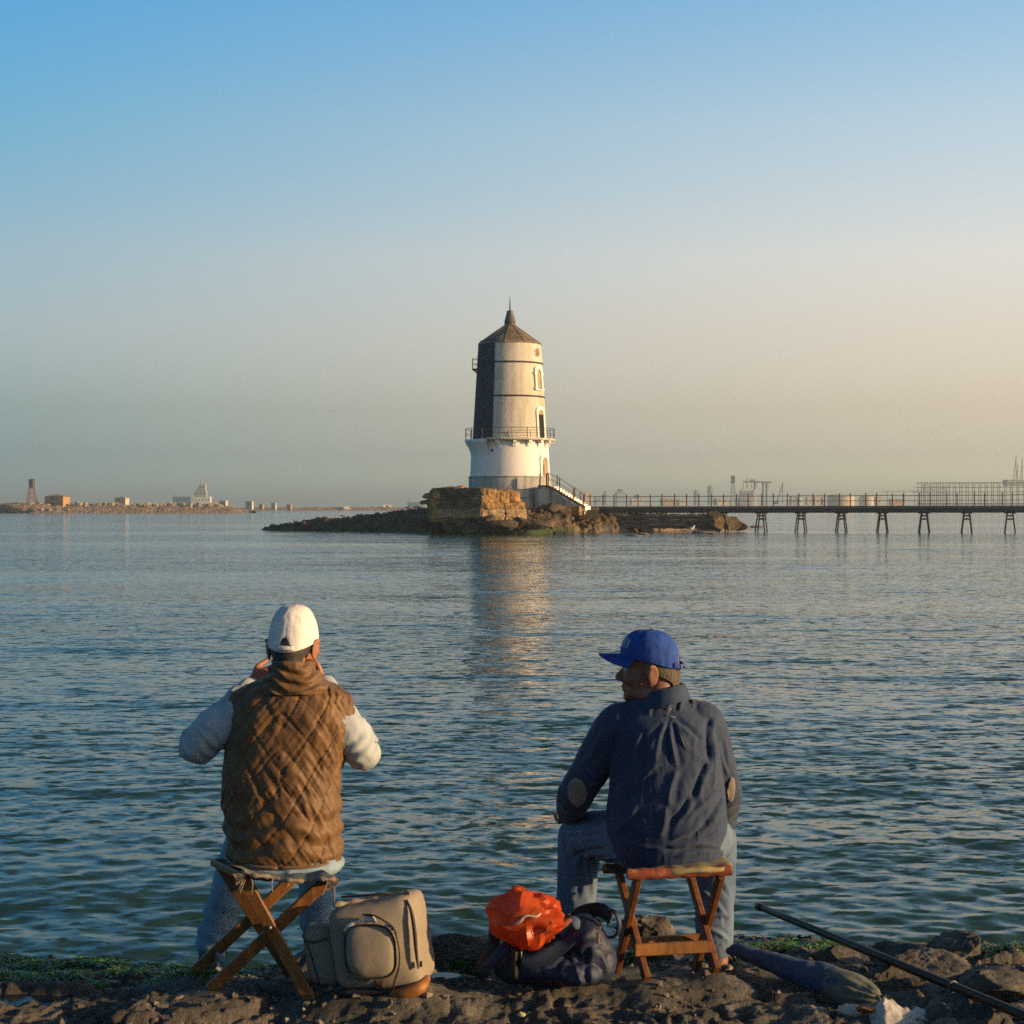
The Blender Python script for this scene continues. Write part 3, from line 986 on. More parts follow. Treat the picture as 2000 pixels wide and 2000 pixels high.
def make_platform():
    corner = P(941, 994, 113.0)
    pl = thing('ruined_platform', 'ruined masonry platform, one face in shade and one golden in the sun, below the lighthouse', 'platform', (corner[0], corner[1] + 3, 0.6))
    ar = math.radians(-16); al = math.radians(27)    # right face turns away to the right, left face to the left
    # right (sunlit) arm and left (shaded) arm as overlapping courses of rough blocks
    def course(side, z0, z1, L, t, inset, mat, seed, cuts):
        Mx = rotz(-ar if False else (math.radians(26) if side > 0 else math.radians(-27)))
        dirx = np.array((math.cos(math.radians(26)), math.sin(math.radians(26)), 0)) if side > 0 else np.array((-math.cos(math.radians(27)), math.sin(math.radians(27)), 0))
        inw = np.array((-dirx[1], dirx[0], 0)) if side > 0 else np.array((dirx[1], -dirx[0], 0))
        s = 0.0
        rnd = random.Random(seed)
        for k, ln in enumerate(cuts):
            cpt = np.array((corner[0], corner[1], 0)) + dirx * (s + ln / 2) + inw * (t / 2 + inset)
            zt = z1 + rnd.uniform(-0.06, 0.06)
            cpt[2] = (z0 + zt) / 2
            M2 = rotz(math.atan2(dirx[1], dirx[0]))
            obj('masonry_block', rough_block(cpt, (ln + 0.02, t, zt - z0), M2, seed + k * 3, 0.13), mat, pl, True)
            s += ln
    d = 113
    zz = lambda py: EYE - (py - HOR) / F * d
    course(1, zz(1017), zz(992), 0, 1.6, 0.0, MAT_MASON2, 10, (1.9, 1.75))
    course(1, zz(993), zz(983), 0, 1.5, -0.06, MAT_MASON, 20, (1.8, 1.7))
    course(1, zz(984), zz(957), 0, 1.5, 0.15, MAT_MASON, 30, (1.55, 0.8))
    course(-1, zz(1012), zz(993), 0, 2.4, 0.0, MAT_MASON2, 40, (2.6, 2.0))
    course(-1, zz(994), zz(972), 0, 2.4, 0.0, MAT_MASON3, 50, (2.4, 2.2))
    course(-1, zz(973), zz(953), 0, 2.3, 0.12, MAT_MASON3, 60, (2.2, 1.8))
    # filling behind, so that the top is a solid terrace
    obj('terrace_fill', rough_block((corner[0] - 0.6, corner[1] + 4.2, 2.05), (6.6, 5.0, 2.3), None, 71, 0.2), MAT_MASON, pl, True)
    for k, (px, py, r) in enumerate([(838, 966, .38), (850, 958, .45), (872, 953, .5), (900, 952, .42), (832, 978, .36), (1014, 982, .30)]):
        q = P(px, py, 115.3)
        obj('loose_stone', boulder(q - (0, 0, 0.1), (r * 1.3, r, r * 0.5), 300 + k, 30, 20), MAT_MASON, pl, True)
    return pl

def boulder(c, r, seed, nu=22, nv=14, amp=0.32, M=None, cuts=11, grit=1.0):
    v, f = ellipsoid((0, 0, 0), (1, 1, 1), None, nu, nv)
    q = v * 1.3 + seed * 3.17
    d = 1 + amp * fbm(q, 3, seed, 0.5) * 0.8
    v = v * d[:, None]
    # split faces: the stone is cut by many planes, then weathered
    rr = np.random.default_rng(seed)
    for _ in range(cuts):
        n = rr.normal(size=3); n /= np.linalg.norm(n)
        h = v @ n
        lim = rr.uniform(0.50, 0.80)
        v = v - np.maximum(h - lim, 0)[:, None] * n * 0.95
    q = v * 2.6 + seed
    v = v * (1 + grit * (0.07 * fbm(q, 4, seed + 3, 0.6, True) + 0.06 * fbm(q * 3.1, 3, seed + 5, 0.6)))[:, None]
    v = v * np.asarray(r) * 1.18
    if M is not None:
        v = v @ np.asarray(M).T
    return v + np.asarray(c), f
make_platform()

# ------------------------------------------------------------------ the islet itself
def island_rock_material():
    m, N, L, B = mat_nodes('islet_rock')
    tc = N.new('ShaderNodeTexCoord')
    n1 = N.new('ShaderNodeTexNoise'); n1.inputs['Scale'].default_value = 1.1; n1.inputs['Detail'].default_value = 10; n1.inputs['Roughness'].default_value = 0.7
    L.new(tc.outputs['Object'], n1.inputs['Vector'])
    r1 = ramp_node(N, [(0.34, (0.016, 0.015, 0.013)), (0.54, (0.075, 0.054, 0.030)), (0.75, (0.36, 0.23, 0.09))])
    L.new(n1.outputs['Fac'], r1.inputs[0])
    geo = N.new('ShaderNodeNewGeometry'); sp = N.new('ShaderNodeSeparateXYZ'); L.new(geo.outputs['Position'], sp.inputs[0])
    ad = N.new('ShaderNodeMath'); ad.operation = 'MULTIPLY_ADD'; ad.inputs[1].default_value = 0.7
    L.new(n1.outputs['Fac'], ad.inputs[0]); L.new(sp.outputs['Z'], ad.inputs[2])
    wet = ramp_node(N, [(0.55, 1.0), (1.25, 0.0)])
    L.new(ad.outputs[0], wet.inputs[0])
    # green weed on the left tip and at the front waterline, sand in the bay on the right
    n2 = N.new('ShaderNodeTexNoise'); n2.inputs['Scale'].default_value = 0.55; n2.inputs['Detail'].default_value = 6
    L.new(tc.outputs['Object'], n2.inputs['Vector'])
    alg = ramp_node(N, [(0.42, (0.016, 0.018, 0.015)), (0.58, (0.030, 0.075, 0.012))])
    L.new(n2.outputs['Fac'], alg.inputs[0])
    sx = N.new('ShaderNodeMapRange'); sx.inputs['From Min'].default_value = 4.9; sx.inputs['From Max'].default_value = 5.3
    L.new(sp.outputs['X'], sx.inputs['Value'])
    low = N.new('ShaderNodeMixRGB'); L.new(sx.outputs[0], low.inputs[0]); L.new(alg.outputs[0], low.inputs[1]); low.inputs[2].default_value = (0.17, 0.135, 0.10, 1)
    mx = N.new('ShaderNodeMixRGB')
    L.new(wet.outputs[0], mx.inputs[0]); L.new(r1.outputs[0], mx.inputs[1]); L.new(low.outputs[0], mx.inputs[2])
    L.new(mx.outputs[0], B.inputs['Base Color'])
    B.inputs['Roughness'].default_value = 0.85
    b = N.new('ShaderNodeBump'); b.inputs['Strength'].default_value = 0.9; b.inputs['Distance'].default_value = 0.12
    n3 = N.new('ShaderNodeTexNoise'); n3.inputs['Scale'].default_value = 6; n3.inputs['Detail'].default_value = 8; n3.inputs['Roughness'].default_value = 0.7
    L.new(tc.outputs['Object'], n3.inputs['Vector']); L.new(n3.outputs['Fac'], b.inputs['Height']); L.new(b.outputs[0], B.inputs['Normal'])
    return m
MAT_ISLE = island_rock_material()

def isle_height(x, y):
    px = 1000 + x / y * F
    # near waterline row for each column, hence its distance
    wl = np.interp(px, [515, 540, 600, 680, 760, 830, 900, 960, 1020, 1075, 1112, 1122, 1160, 1250, 1350, 1400, 1465], [1036.8, 1037.6, 1037.6, 1037.8, 1039, 1040.5, 1043, 1044.6, 1044.6, 1044, 1043.4, 1040.5, 1040.2, 1039.4, 1037.4, 1036.6, 1034.5])
    front = F * EYE / (wl - HOR)
    crest = np.interp(px, [508, 522, 545, 600, 650, 700, 760, 815, 830, 940, 1030, 1100, 1130, 1160, 1200, 1300, 1390, 1430, 1455, 1470],
                      [-0.4, 0.05, 0.38, 0.62, 1.0, 1.15, 1.25, 1.65, 1.7, 1.75, 1.5, 1.25, 1.35, 1.35, 1.2, 1.1, 1.1, 0.9, 0.3, -0.4])
    t = y - front
    sandy = sstep(1116, 1126, px) * sstep(1400, 1375, px)
    rise = sstep(-0.3, 3.2, t) * (1 - sandy) + sandy * (0.12 * sstep(-0.5, 1.5, t) + 0.88 * sstep(2.6, 5.0, t))
    back = sstep(150, 140, y)
    backw = np.where(px < 815, sstep(7.5, 4.0, t), 1.0)
    z = (crest + 0.45) * rise * back * backw - 0.45
    p = np.stack([x, y, 0 * x], 1)
    rock = (1 - 0.85 * sandy * sstep(3.0, 2.0, t)) * sstep(-0.6, 1.0, t)
    w1, w2 = worley(p * 0.95 + 0.3 * np.stack([vnoise(p, 3), vnoise(p, 6), 0 * x], 1), 14)
    w3, w4 = worley(p * 2.3, 19)
    z = z + rock * (0.28 * fbm(p * 0.55, 4, 51) + 0.36 * (0.55 - w1) + 0.26 * (0.5 - w3) + 0.16 * fbm(p * 2.6, 3, 61, 0.55, True))
    return z

def make_isle():
    xs = np.arange(-24, 22, 0.105); ys = np.concatenate([np.arange(108.5, 132, 0.115), np.arange(132, 152, 0.3)])
    X, Y = np.meshgrid(xs, ys); x, y = X.ravel(), Y.ravel()
    z = isle_height(x, y)
    me = mesh_vf('islet', np.stack([x, y, z], 1), grid_faces(len(xs), len(ys)))
    # drop what lies well under water
    bm = bmesh.new(); bm.from_mesh(me)
    bmesh.ops.delete(bm, geom=[f for f in bm.faces if all(v.co.z < -0.35 for v in f.verts)], context='FACES')
    bm.to_mesh(me); bm.free()
    structure(link('islet', me, MAT_ISLE))
make_isle()

def isle_at(x, y):
    return float(isle_height(np.array([x]), np.array([y]))[0])

# dark retaining wall under the start of the footbridge
def make_wall():
    p0, p1 = P(1196, 1010, 128.0), P(1392, 1010, 124.5)
    w = thing('retaining_wall', 'low grey stone wall behind the sandy beach under the footbridge', 'wall', ((p0[0] + p1[0]) / 2, (p0[1] + p1[1]) / 2, 0.3))
    dv = p1 - p0; Ln = np.linalg.norm(dv[:2]); dv = dv / np.linalg.norm(dv); dv[2] = 0
    Mx = rotz(math.atan2(dv[1], dv[0]))
    rnd = random.Random(5)
    for row in range(3):
        s = -rnd.uniform(0, 0.6)
        while s < Ln:
            ln = rnd.uniform(0.7, 1.5)
            c = np.array((p0[0], p0[1], 0)) + dv * (s + ln / 2) + np.array((0, 0.25 * row + rnd.uniform(-.04, .04), 0))
            c[2] = 0.45 + row * 0.36 + rnd.uniform(-.02, .02)
            obj('stone', box(c, (ln - 0.04, 0.8, 0.34), Mx @ roty(rnd.uniform(-.02, .02)), 0.05), MAT_WALL, w)
            s += ln
    return w
MAT_WALL = M_noise('grey_wall_stone', [(0.3, (0.045, 0.045, 0.045)), (0.6, (0.12, 0.11, 0.10)), (0.8, (0.22, 0.19, 0.15))], 1.5, 9, 0.9, 0.7, 8, 0.06)
make_wall()

# boulders of the islet
for k, (px, py, d, r, lab) in enumerate([
        (1398, 1019, 123, (0.78, 0.7, 0.80), 'golden sunlit outcrop at the end of the islet under the first trestle'),
        (1424, 1022, 125, (0.95, 0.8, 0.68), 'dark rock between the golden outcrop and the open water'),
        (1444, 1028, 126, (0.62, 0.5, 0.42), 'lowest dark rock at the right end of the islet'),
        (902, 1024, 114.5, (1.5, 0.9, 0.75), 'large smooth rock below the shaded platform face'),
        (862, 1027, 117, (0.9, 0.8, 0.6), 'dark boulder left of the large smooth rock'),
        (955, 1018, 112.6, (0.8, 0.6, 0.5), 'dark boulder under the corner of the platform'),
        (842, 1022, 118.0, (1.1, 0.8, 0.55), 'dark boulder at the left foot of the shaded platform face'),
        (925, 1033, 112.4, (0.9, 0.6, 0.40), 'low dark rock at the waterline in front of the platform corner'),
        (985, 1026, 111.8, (1.1, 0.6, 0.45), 'dark jagged rock in front of the sunlit platform face'),
        (1018, 1021, 112.6, (0.8, 0.6, 0.45), 'dark rock right of the jagged one below the sunlit face'),
        (1048, 1027, 112.8, (0.9, 0.6, 0.40), 'weedy rock at the waterline below the stair rubble'),
        (1072, 994, 118.0, (0.95, 0.7, 0.5), 'rounded rock against the foot of the stair wall'),
        (1098, 1000, 118.5, (0.7, 0.6, 0.4), 'brown rock right of the rounded one by the stair')]):
    q = P(px, py, d)
    tag(obj('boulder', boulder(q, r, 500 + k, 44, 28), MAT_ISLE, None, True), lab, 'rock')
rnd = random.Random(21)
for k in range(110):
    px = rnd.uniform(1015, 1215); t = rnd.random()
    d = 114.5 + rnd.random() * 8 + (5.5 if px > 1118 else 0)
    x = (px - 1000) / F * d
    r = rnd.uniform(0.10, 0.30)
    zz = isle_at(x, d)
    if zz < 0.15: continue
    tag(obj('boulder', boulder((x, d, zz + r * 0.25), (r * 1.2, r, r * 0.8), 700 + k, 14, 9), MAT_ISLE, None, True),
        'small brown rock in the rubble below the stair', 'rock', 'rubble rocks on the slope below the stair')
for k, (px, py, r, lab) in enumerate([(1240, 1047.5, .32, 'small weedy rock awash, furthest left off the beach'), (1258, 1044.5, .30, 'dark rock awash beside the furthest left weedy one'),
                                (1372, 1042, .55, 'flat dark weedy rock awash off the right end of the beach'), (1397, 1043.5, .30, 'round green rock awash right of the flat one'),
                                (1479, 1030.5, .45, 'rock just above water behind the second trestle')]):
    d = F * EYE / (py - HOR)
    q = np.array(((px - 1000) / F * d, d, 0.02))
    tag(obj('boulder', boulder(q, (r * 1.6, r, r * 0.42), 900 + k, 16, 10), MAT_ISLE, None, True), lab, 'rock')

# ================================================================== far shores, ships and port
MAT_FSTONE = M_noise('far_pale_blocks', [(0.3, (0.26, 0.21, 0.15)), (0.7, (0.46, 0.38, 0.28))], 0.25, 6, 0.9)
MAT_FRUBBLE = M_noise('far_rubble_mound', [(0.3, (0.11, 0.08, 0.06)), (0.5, (0.27, 0.18, 0.12)), (0.7, (0.42, 0.31, 0.21))], 0.5, 8, 0.95, 0.8, 0.9, 0.6)
MAT_FOCHRE = M_noise('ochre_house_wall', [(0.3, (0.34, 0.20, 0.09)), (0.7, (0.44, 0.27, 0.12))], 0.5, 5, 0.9)
MAT_FCREAM = M_noise('far_cream_wall', [(0.3, (0.42, 0.36, 0.28)), (0.7, (0.55, 0.48, 0.38))], 0.4, 5, 0.9)
MAT_FRED = M_noise('red_painted_lattice', [(0.3, (0.20, 0.05, 0.05)), (0.7, (0.28, 0.08, 0.07))], 0.5, 5, 0.8)
MAT_FGREY = M_noise('ship_grey', [(0.3, (0.22, 0.25, 0.27)), (0.7, (0.32, 0.35, 0.36))], 0.2, 5, 0.7)
MAT_FSTEEL = M_noise('far_dark_steel', [(0.3, (0.05, 0.06, 0.065)), (0.7, (0.09, 0.10, 0.10))], 0.2, 5, 0.8)
MAT_FWHITE = M_noise('ship_white', [(0.3, (0.55, 0.56, 0.55)), (0.7, (0.68, 0.68, 0.66))], 0.2, 5, 0.7)
MAT_FBLUE = M_noise('ship_blue', [(0.3, (0.06, 0.10, 0.16)), (0.7, (0.10, 0.15, 0.22))], 0.2, 5, 0.7)
MAT_FDARK = M_noise('dark_window', [(0.3, (0.02, 0.025, 0.03)), (0.7, (0.04, 0.045, 0.05))], 0.5, 3, 0.4)
MAT_FLEAF = M_noise('far_dark_foliage', [(0.3, (0.02, 0.035, 0.02)), (0.7, (0.05, 0.075, 0.035))], 0.6, 6, 0.95)

def mound(name, d0, px0, px1, top, depth, seed, amp=1.2, step=1.3):
    """a long rubble bank lying across the view at distance d0; top is (px, height) pairs"""
    x0, x1 = (px0 - 1000) / F * d0, (px1 - 1000) / F * d0
    xs = np.arange(x0 - 3, x1 + 3, step); ys = np.arange(0, depth, 1.2)
    X, Y = np.meshgrid(xs, ys); x, y = X.ravel(), Y.ravel()
    px = 1000 + x / d0 * F
    h = np.interp(px, [t[0] for t in top], [t[1] for t in top])
    pr = sstep(0, depth * 0.45, y) * sstep(depth, depth * 0.75, y)
    p = np.stack([x, y, 0 * x], 1)
    w1, _ = worley(p * 0.45, seed)
    z = (h + 0.8) * pr - 0.8 + amp * pr * (0.55 - w1 + 0.5 * fbm(p * 0.5, 3, seed))
    me = mesh_vf(name, np.stack([x, y + d0, z], 1), grid_faces(len(xs), len(ys)))
    return structure(link(name, me, MAT_FRUBBLE))

# ---- the breakwater on the left
BD = 505.0
mound('breakwater', BD, -120, 470, [(-120, 2.9), (60, 2.8), (140, 2.5), (300, 2.3), (440, 1.9), (470, 0.6)], 16, 4)
mound('far_breakwater', 800.0, 430, 800, [(430, 1.0), (600, 1.4), (800, 1.4)], 18, 6)
rb = random.Random(8)
def bx(px, d): return (px - 1000) / F * d
# pale concrete armour blocks along its crest
k = 0
for px in np.arange(22, 430, 5.6):
    p = px + rb.uniform(-2, 2)
    if 96 < p < 128 or 226 < p < 248: continue
    w, h = rb.uniform(0.7, 1.6), rb.uniform(0.9, 1.9)
    M = rotz(rb.uniform(-0.4, 0.4)) @ roty(rb.uniform(-0.15, 0.15))
    tag(obj('concrete_block', box((bx(p, BD), BD + 8 + rb.uniform(-1.5, 1.5), 2.2 + h / 2 - 0.4), (w, w, h), M, 0.05), MAT_FSTONE),
        'pale concrete block on the crest of the far left breakwater', 'block', 'concrete blocks along the left breakwater')
for px in (92, 108, 84, 76, 118, 104, 128, 136):
    r = rb.uniform(0.6, 1.1)
    tag(obj('concrete_block', box((bx(px, BD), BD + 3 + rb.uniform(0, 2), 0.6 + rb.uniform(0, 0.5)), (r, r, r), rotz(rb.uniform(0, 1.5)) @ rotx(rb.uniform(0, 1)), 0.08), MAT_FSTONE),
        'pale concrete cube tumbled on the slope before the ochre house', 'block', 'cubes tumbled on the breakwater slope')

def lattice_tower(name, label, px, d, top_py, base_py, half_top, half_base, mat, cabin_py, cab_half, cab_mat, levels=4, cat='tower'):
    x = bx(px, d); z = lambda py: EYE - (py - HOR) / F * d
    t = thing(name, label, cat, (x, d, z(base_py)))
    c = np.array((x, d, 0.0))
    zt, zb = z(cabin_py), z(base_py)
    legs = []
    for sx, sy in ((-1, -1), (1, -1), (1, 1), (-1, 1)):
        a = c + (sx * half_base, sy * half_base, zb - 1.0); b = c + (sx * half_top, sy * half_top, zt)
        legs.append((a, b)); obj('leg', beam(a, b, 0.22, 0.22, ch=0), mat, t)
    for lv in range(1, levels + 1):
        f = lv / (levels + 0.0)
        ring = [a + (b - a) * f for a, b in legs]; low = [a + (b - a) * (f - 1.0 / levels) for a, b in legs]
        for i in range(4):
            j = (i + 1) % 4
            obj('crossbar', beam(ring[i], ring[j], 0.14, 0.14, ch=0), mat, t)
            obj('brace', beam(low[i], ring[j], 0.10, 0.10, ch=0), mat, t)
    h = z(top_py) - zt
    obj('cabin', box((x, d, zt + h / 2), (cab_half * 2, cab_half * 2, h), None, 0.08), cab_mat, t)
    obj('cabin_roof', box((x, d, zt + h + 0.1), (cab_half * 2.2, cab_half * 2.2, 0.2)), cab_mat, t)
    obj('mast', tube([(x, d, zt + h), (x, d, zt + h + 1.0)], 0.08, 5), mat, t)
    return t
lattice_tower('beacon_tower', 'red lattice beacon tower with a dark cabin on the left breakwater', 62, BD + 8, 937, 984, 0.65, 1.6, MAT_FRED, 952, 0.78, MAT_FDARK)

def house(name, label, px0, px1, py0, py1, d, wall, depth, windows=(), roof='flat', rmat=None, rot=0.25, cat='building'):
    x0, x1 = bx(px0, d), bx(px1, d); z0, z1 = EYE - (py1 - HOR) / F * d, EYE - (py0 - HOR) / F * d
    cx = (x0 + x1) / 2; w = (x1 - x0) / (math.cos(rot) + depth / max(x1 - x0, .1) * math.sin(rot))
    M = rotz(rot)
    t = thing(name, label, cat, (cx, d, z0))
    def at(x, y, z): return M @ np.array((x, y, z)) + np.array((cx, d, 0))
    rh = 0.0 if roof == 'flat' else 0.18 * (z1 - z0)
    obj('wall', box(at(0, 0, (z0 + z1 - rh) / 2 - 0.5), (w, depth, z1 - z0 - rh + 1.0), M), wall, t)
    if roof == 'flat':
        obj('roof', box(at(0, 0, z1 + 0.1), (w * 1.08, depth * 1.08, 0.25), M), rmat or wall, t)
    elif roof == 'gable':
        v = [at(-w * .55, -depth * .55, z1 - rh), at(w * .55, -depth * .55, z1 - rh), at(w * .55, depth * .55, z1 - rh), at(-w * .55, depth * .55, z1 - rh), at(0, -depth * .55, z1), at(0, depth * .55, z1)]
        obj('roof', (np.array(v), [(0, 1, 4), (3, 5, 2), (0, 4, 5, 3), (1, 2, 5, 4), (0, 3, 2, 1)]), rmat or wall, t)
    else:
        v = [at(s * w * .56, q * depth * .56, z1 - rh) for s, q in ((-1, -1), (1, -1), (1, 1), (-1, 1))] + [at(0, 0, z1)]
        obj('roof', (np.array(v), [(0, 1, 4), (1, 2, 4), (2, 3, 4), (3, 0, 4), (0, 3, 2, 1)]), rmat or wall, t)
    for (fx, fz, ww, hh) in windows:
        obj('window', box(at(fx * w, -depth / 2 - 0.02, z0 + fz * (z1 - z0)), (ww, 0.12, hh), M), MAT_FDARK, t)
    return t
hs = house('ochre_house', 'ochre cube house with dark windows beside the red beacon tower', 98, 126, 965, 990, BD + 9, MAT_FOCHRE, 3.4, ((-0.1, .70, 1.5, 0.9), (-0.1, .25, 1.0, 0.6), (-.42, .45, .3, .7)), 'hip', MAT_FOCHRE, -0.42)
house('watch_tower', 'small pale watch tower with pointed roof on the left breakwater', 230, 246, 969, 990, BD + 9, MAT_FCREAM, 2.0, ((-0.1, .62, .5, .6), (-0.1, .25, .5, .7)), 'hip', MAT_FCREAM, -0.42, 'tower')
house('breakwater_hut', 'small hut on the breakwater just right of the grey warship', 432, 441, 979, 991, 620, MAT_FCREAM, 1.5, ((0, .5, .6, .6),), 'flat', None, -0.4)
house('breakwater_hut', 'second small hut right of the warship, fainter than the first', 483, 492, 980, 991, 700, MAT_FCREAM, 1.6, ((0, .5, .6, .6),), 'flat', None, -0.4)
house('breakwater_hut', 'faint narrow hut, leftmost of the three before the grey sea wall', 508, 513, 984, 991, 760, MAT_FOCHRE, 1.0, (), 'hip', None, -0.4)
house('breakwater_hut', 'faint pale hut, middle of the three before the grey sea wall', 532, 538, 983, 992, 780, MAT_FCREAM, 1.2, (), 'flat', None, -0.4)
house('breakwater_hut', 'faint hut, rightmost of the three before the grey sea wall', 562, 568, 986, 993, 790, MAT_FOCHRE, 1.2, (), 'flat', None, -0.4)
house('shed', 'long low pale shed on the far sea wall', 671, 683, 989, 993, 806, MAT_FWHITE, 2.4, (), 'flat', None, 0.1)
house('boat_shed', 'white gabled boat shed on the far sea wall left of the islet', 748, 765, 983, 992, 812, MAT_FWHITE, 3.0, ((0, .3, 1.2, 1.0),), 'gable', MAT_FGREY, 0.1)
# dark bushes at the left edge
for kk, (px, r, lab) in enumerate(((2, 3.0, 'dark rounded bush at the far left edge of the breakwater'), (14, 2.3, 'second dark bush beside the one at the left edge'), (31, 1.5, 'low dark bush below the red beacon tower'), (56, 1.2, 'smallest dark bush at the foot of the breakwater slope'))):
    t = thing('bush', lab, 'bush', (bx(px, BD), BD + 2, 0))
    v, f = [], []
    rr = np.random.default_rng(60 + kk)
    leaves = []
    for q in range(420):
        dirv = rr.normal(size=3); dirv /= np.linalg.norm(dirv); dirv[2] = abs(dirv[2])
        c = np.array((bx(px, BD), BD + 2, 0.4)) + dirv * r * (0.6 + 0.4 * rr.random()) * np.array((1.1, 0.9, 0.8))
        a, b = rr.normal(size=3) * 0.22 * r / 2, rr.normal(size=3) * 0.22 * r / 2
        n = len(v); v += [c - a, c + b, c + a, c - b]; f.append((n, n + 1, n + 2, n + 3))
    obj('foliage', (np.array(v), f), MAT_FLEAF, t)
    obj('trunk', tube([(bx(px, BD), BD + 2, -0.3), (bx(px, BD), BD + 2, r * 0.6)], [0.3, 0.12], 6), MAT_FRUBBLE, t)

def ship(name, label, px0, px1, d, hull_py, deck_py, mat, blocks, masts, bow=1, hull2=None):
    x0, x1 = bx(px0, d), bx(px1, d); z = lambda py: EYE - (py - HOR) / F * d
    t = thing(name, label, 'ship', ((x0 + x1) / 2, d, 0))
    W = min(0.28 * abs(x1 - x0), 20); zd = z(deck_py)
    L = x1 - x0
    rows = []
    prof = [(-0.5, 0.75), (-0.42, 0.95), (-0.2, 1.0), (0.2, 1.0), (0.38, 0.7), (0.47, 0.3), (0.5, 0.02)]
    V = []
    for zz, sc, ex in ((-0.8, 0.82, 0.96), (zd * 0.5, 0.95, 0.985), (zd, 1.0, 1.0)):
        ring = [(bow * L * u * ex, -W / 2 * w * sc) for u, w in prof] + [(bow * L * u * ex, W / 2 * w * sc) for u, w in prof[::-1]]
        V += [((x0 + x1) / 2 + a, d + b, zz + (0.12 * zd * max(0, (a * bow / L)) if zz == zd else 0)) for a, b in ring]
    n = 14
    f = [(r * n + i, r * n + (i + 1) % n, (r + 1) * n + (i + 1) % n, (r + 1) * n + i) for r in range(2) for i in range(n)] + [tuple(range(2 * n, 3 * n))]
    obj('hull', (np.array(V), f), mat, t)
    for (a, b, py0, py1, m) in blocks:
        xa, xb = bx(a, d), bx(b, d)
        dk = obj('superstructure', box(((xa + xb) / 2, d, (z(py0) + z(py1)) / 2), (xb - xa, W * 0.7, z(py0) - z(py1)), None, 0.1), m, t)
        zz = z(py1) + 0.55 * (z(py0) - z(py1))
        if z(py0) - z(py1) > 4 and xb - xa > 4:
            nwin = int((xb - xa) / 2.2)
            for i in range(nwin):
                obj('window', box((xa + (i + 0.5) * (xb - xa) / nwin, d - W * 0.35 - 0.05, zz), (1.0, 0.1, 1.0)), MAT_FDARK, dk)
    for (a, py0, py1, r, m) in masts:
        obj('mast', tube([(bx(a, d), d, z(py1)), (bx(a, d), d, z(py0))], [r, r * 0.5], 6), m, t)
    return t
ship('warship', 'grey warship with tall mast moored behind the left breakwater', 340, 414, 1250, 991, 983, MAT_FGREY,
     [(376, 412, 970, 984, MAT_FWHITE), (381, 404, 958, 971, MAT_FGREY), (390, 402, 946, 959, MAT_FGREY), (339, 370, 970, 984, MAT_FBLUE)],
     [(393.5, 930, 947, 0.7, MAT_FGREY), (399, 940, 948, 0.5, MAT_FGREY), (387, 950, 960, 0.4, MAT_FGREY), (340.5, 961, 972, 0.25, MAT_FSTEEL), (386, 953, 960, 0.35, MAT_FSTEEL)])
ship('cargo_ship', 'faint hull of a ship in the haze beyond the boat shed', 796, 830, 1500, 991, 981, MAT_FBLUE, [(822, 829, 975, 982, MAT_FWHITE)], [(800, 974, 982, 0.4, MAT_FSTEEL)])

# ---- the port on the right
RD = 1100.0
mound('quay', 1300.0, 1120, 2350, [(1120, 1.2), (1400, 1.6), (2350, 1.8)], 40, 9, 0.5, 2.5)
lattice_tower('signal_tower', 'tall lattice tower with a grey tank on top, left of the port cranes', 1431.5, RD, 930, 990, 0.8, 1.9, MAT_FSTEEL, 944, 1.3, MAT_FSTEEL)
ship('moored_ship', 'grey moored ship seen end on under the port cranes', 1441, 1478, RD + 20, 991, 972, MAT_FGREY, [(1444, 1470, 958, 973, MAT_FGREY), (1448, 1465, 953, 959, MAT_FWHITE), (1471, 1478, 956, 974, MAT_FWHITE)],
     [(1459, 931, 954, 0.5, MAT_FSTEEL), (1452, 942, 954, 0.3, MAT_FSTEEL), (1468, 938, 954, 0.3, MAT_FSTEEL)])
def gantry(label, px0, px1, top, base, d, legs):
    z = lambda py: EYE - (py - HOR) / F * d
    t = thing('gantry_crane', label, 'crane', (bx((px0 + px1) / 2, d), d, z(base)))
    for s in (-2, 2):
        obj('girder', beam((bx(px0, d), d + s, z(top)), (bx(px1, d), d + s, z(top + 1)), 0.7, 1.0, ch=0), MAT_FSTEEL, t)
        for a in legs:
            obj('leg', beam((bx(a, d), d + s, z(base) - 2), (bx(a, d), d + s, z(top)), 0.6, 0.6, ch=0), MAT_FSTEEL, t)
    obj('trolley_house', box((bx((px0 * 2 + px1) / 3, d), d, z(top - 2.5)), (4, 4, 1.6)), MAT_FGREY, t)
    for a in legs:
        obj('brace', beam((bx(a, d), d - 2, z(top)), (bx(a + 5, d), d - 2, z(top + 12)), 0.3, 0.3, ch=0), MAT_FSTEEL, t)
    return t
gantry('grey gantry crane with long boom behind the moored ship', 1452, 1506, 941, 984, RD + 60, (1474, 1490, 1497))
def derrick(label, px, d, base, px_tip, tip, mast_top):
    z = lambda py: EYE - (py - HOR) / F * d
    t = thing('derrick_crane', label, 'crane', (bx(px, d), d, z(base)))
    obj('boom', beam((bx(px, d), d, z(base)), (bx(px_tip, d), d, z(tip)), 0.5, 0.5, ch=0), MAT_FSTEEL, t)
    obj('mast', beam((bx(px_tip, d), d + 0.5, z(base)), (bx(px_tip, d), d + 0.5, z(mast_top)), 0.4, 0.4, ch=0), MAT_FSTEEL, t)
    obj('cable', tube([(bx(px, d) + 1.2, d, z(base)), (bx(px_tip, d), d, z(tip))], 0.10, 4), MAT_FSTEEL, t)
    obj('cab', box((bx(px, d), d, z(base - 2)), (3.0, 2.4, 1.8), None, 0.1), MAT_FSTEEL, t)
    return t
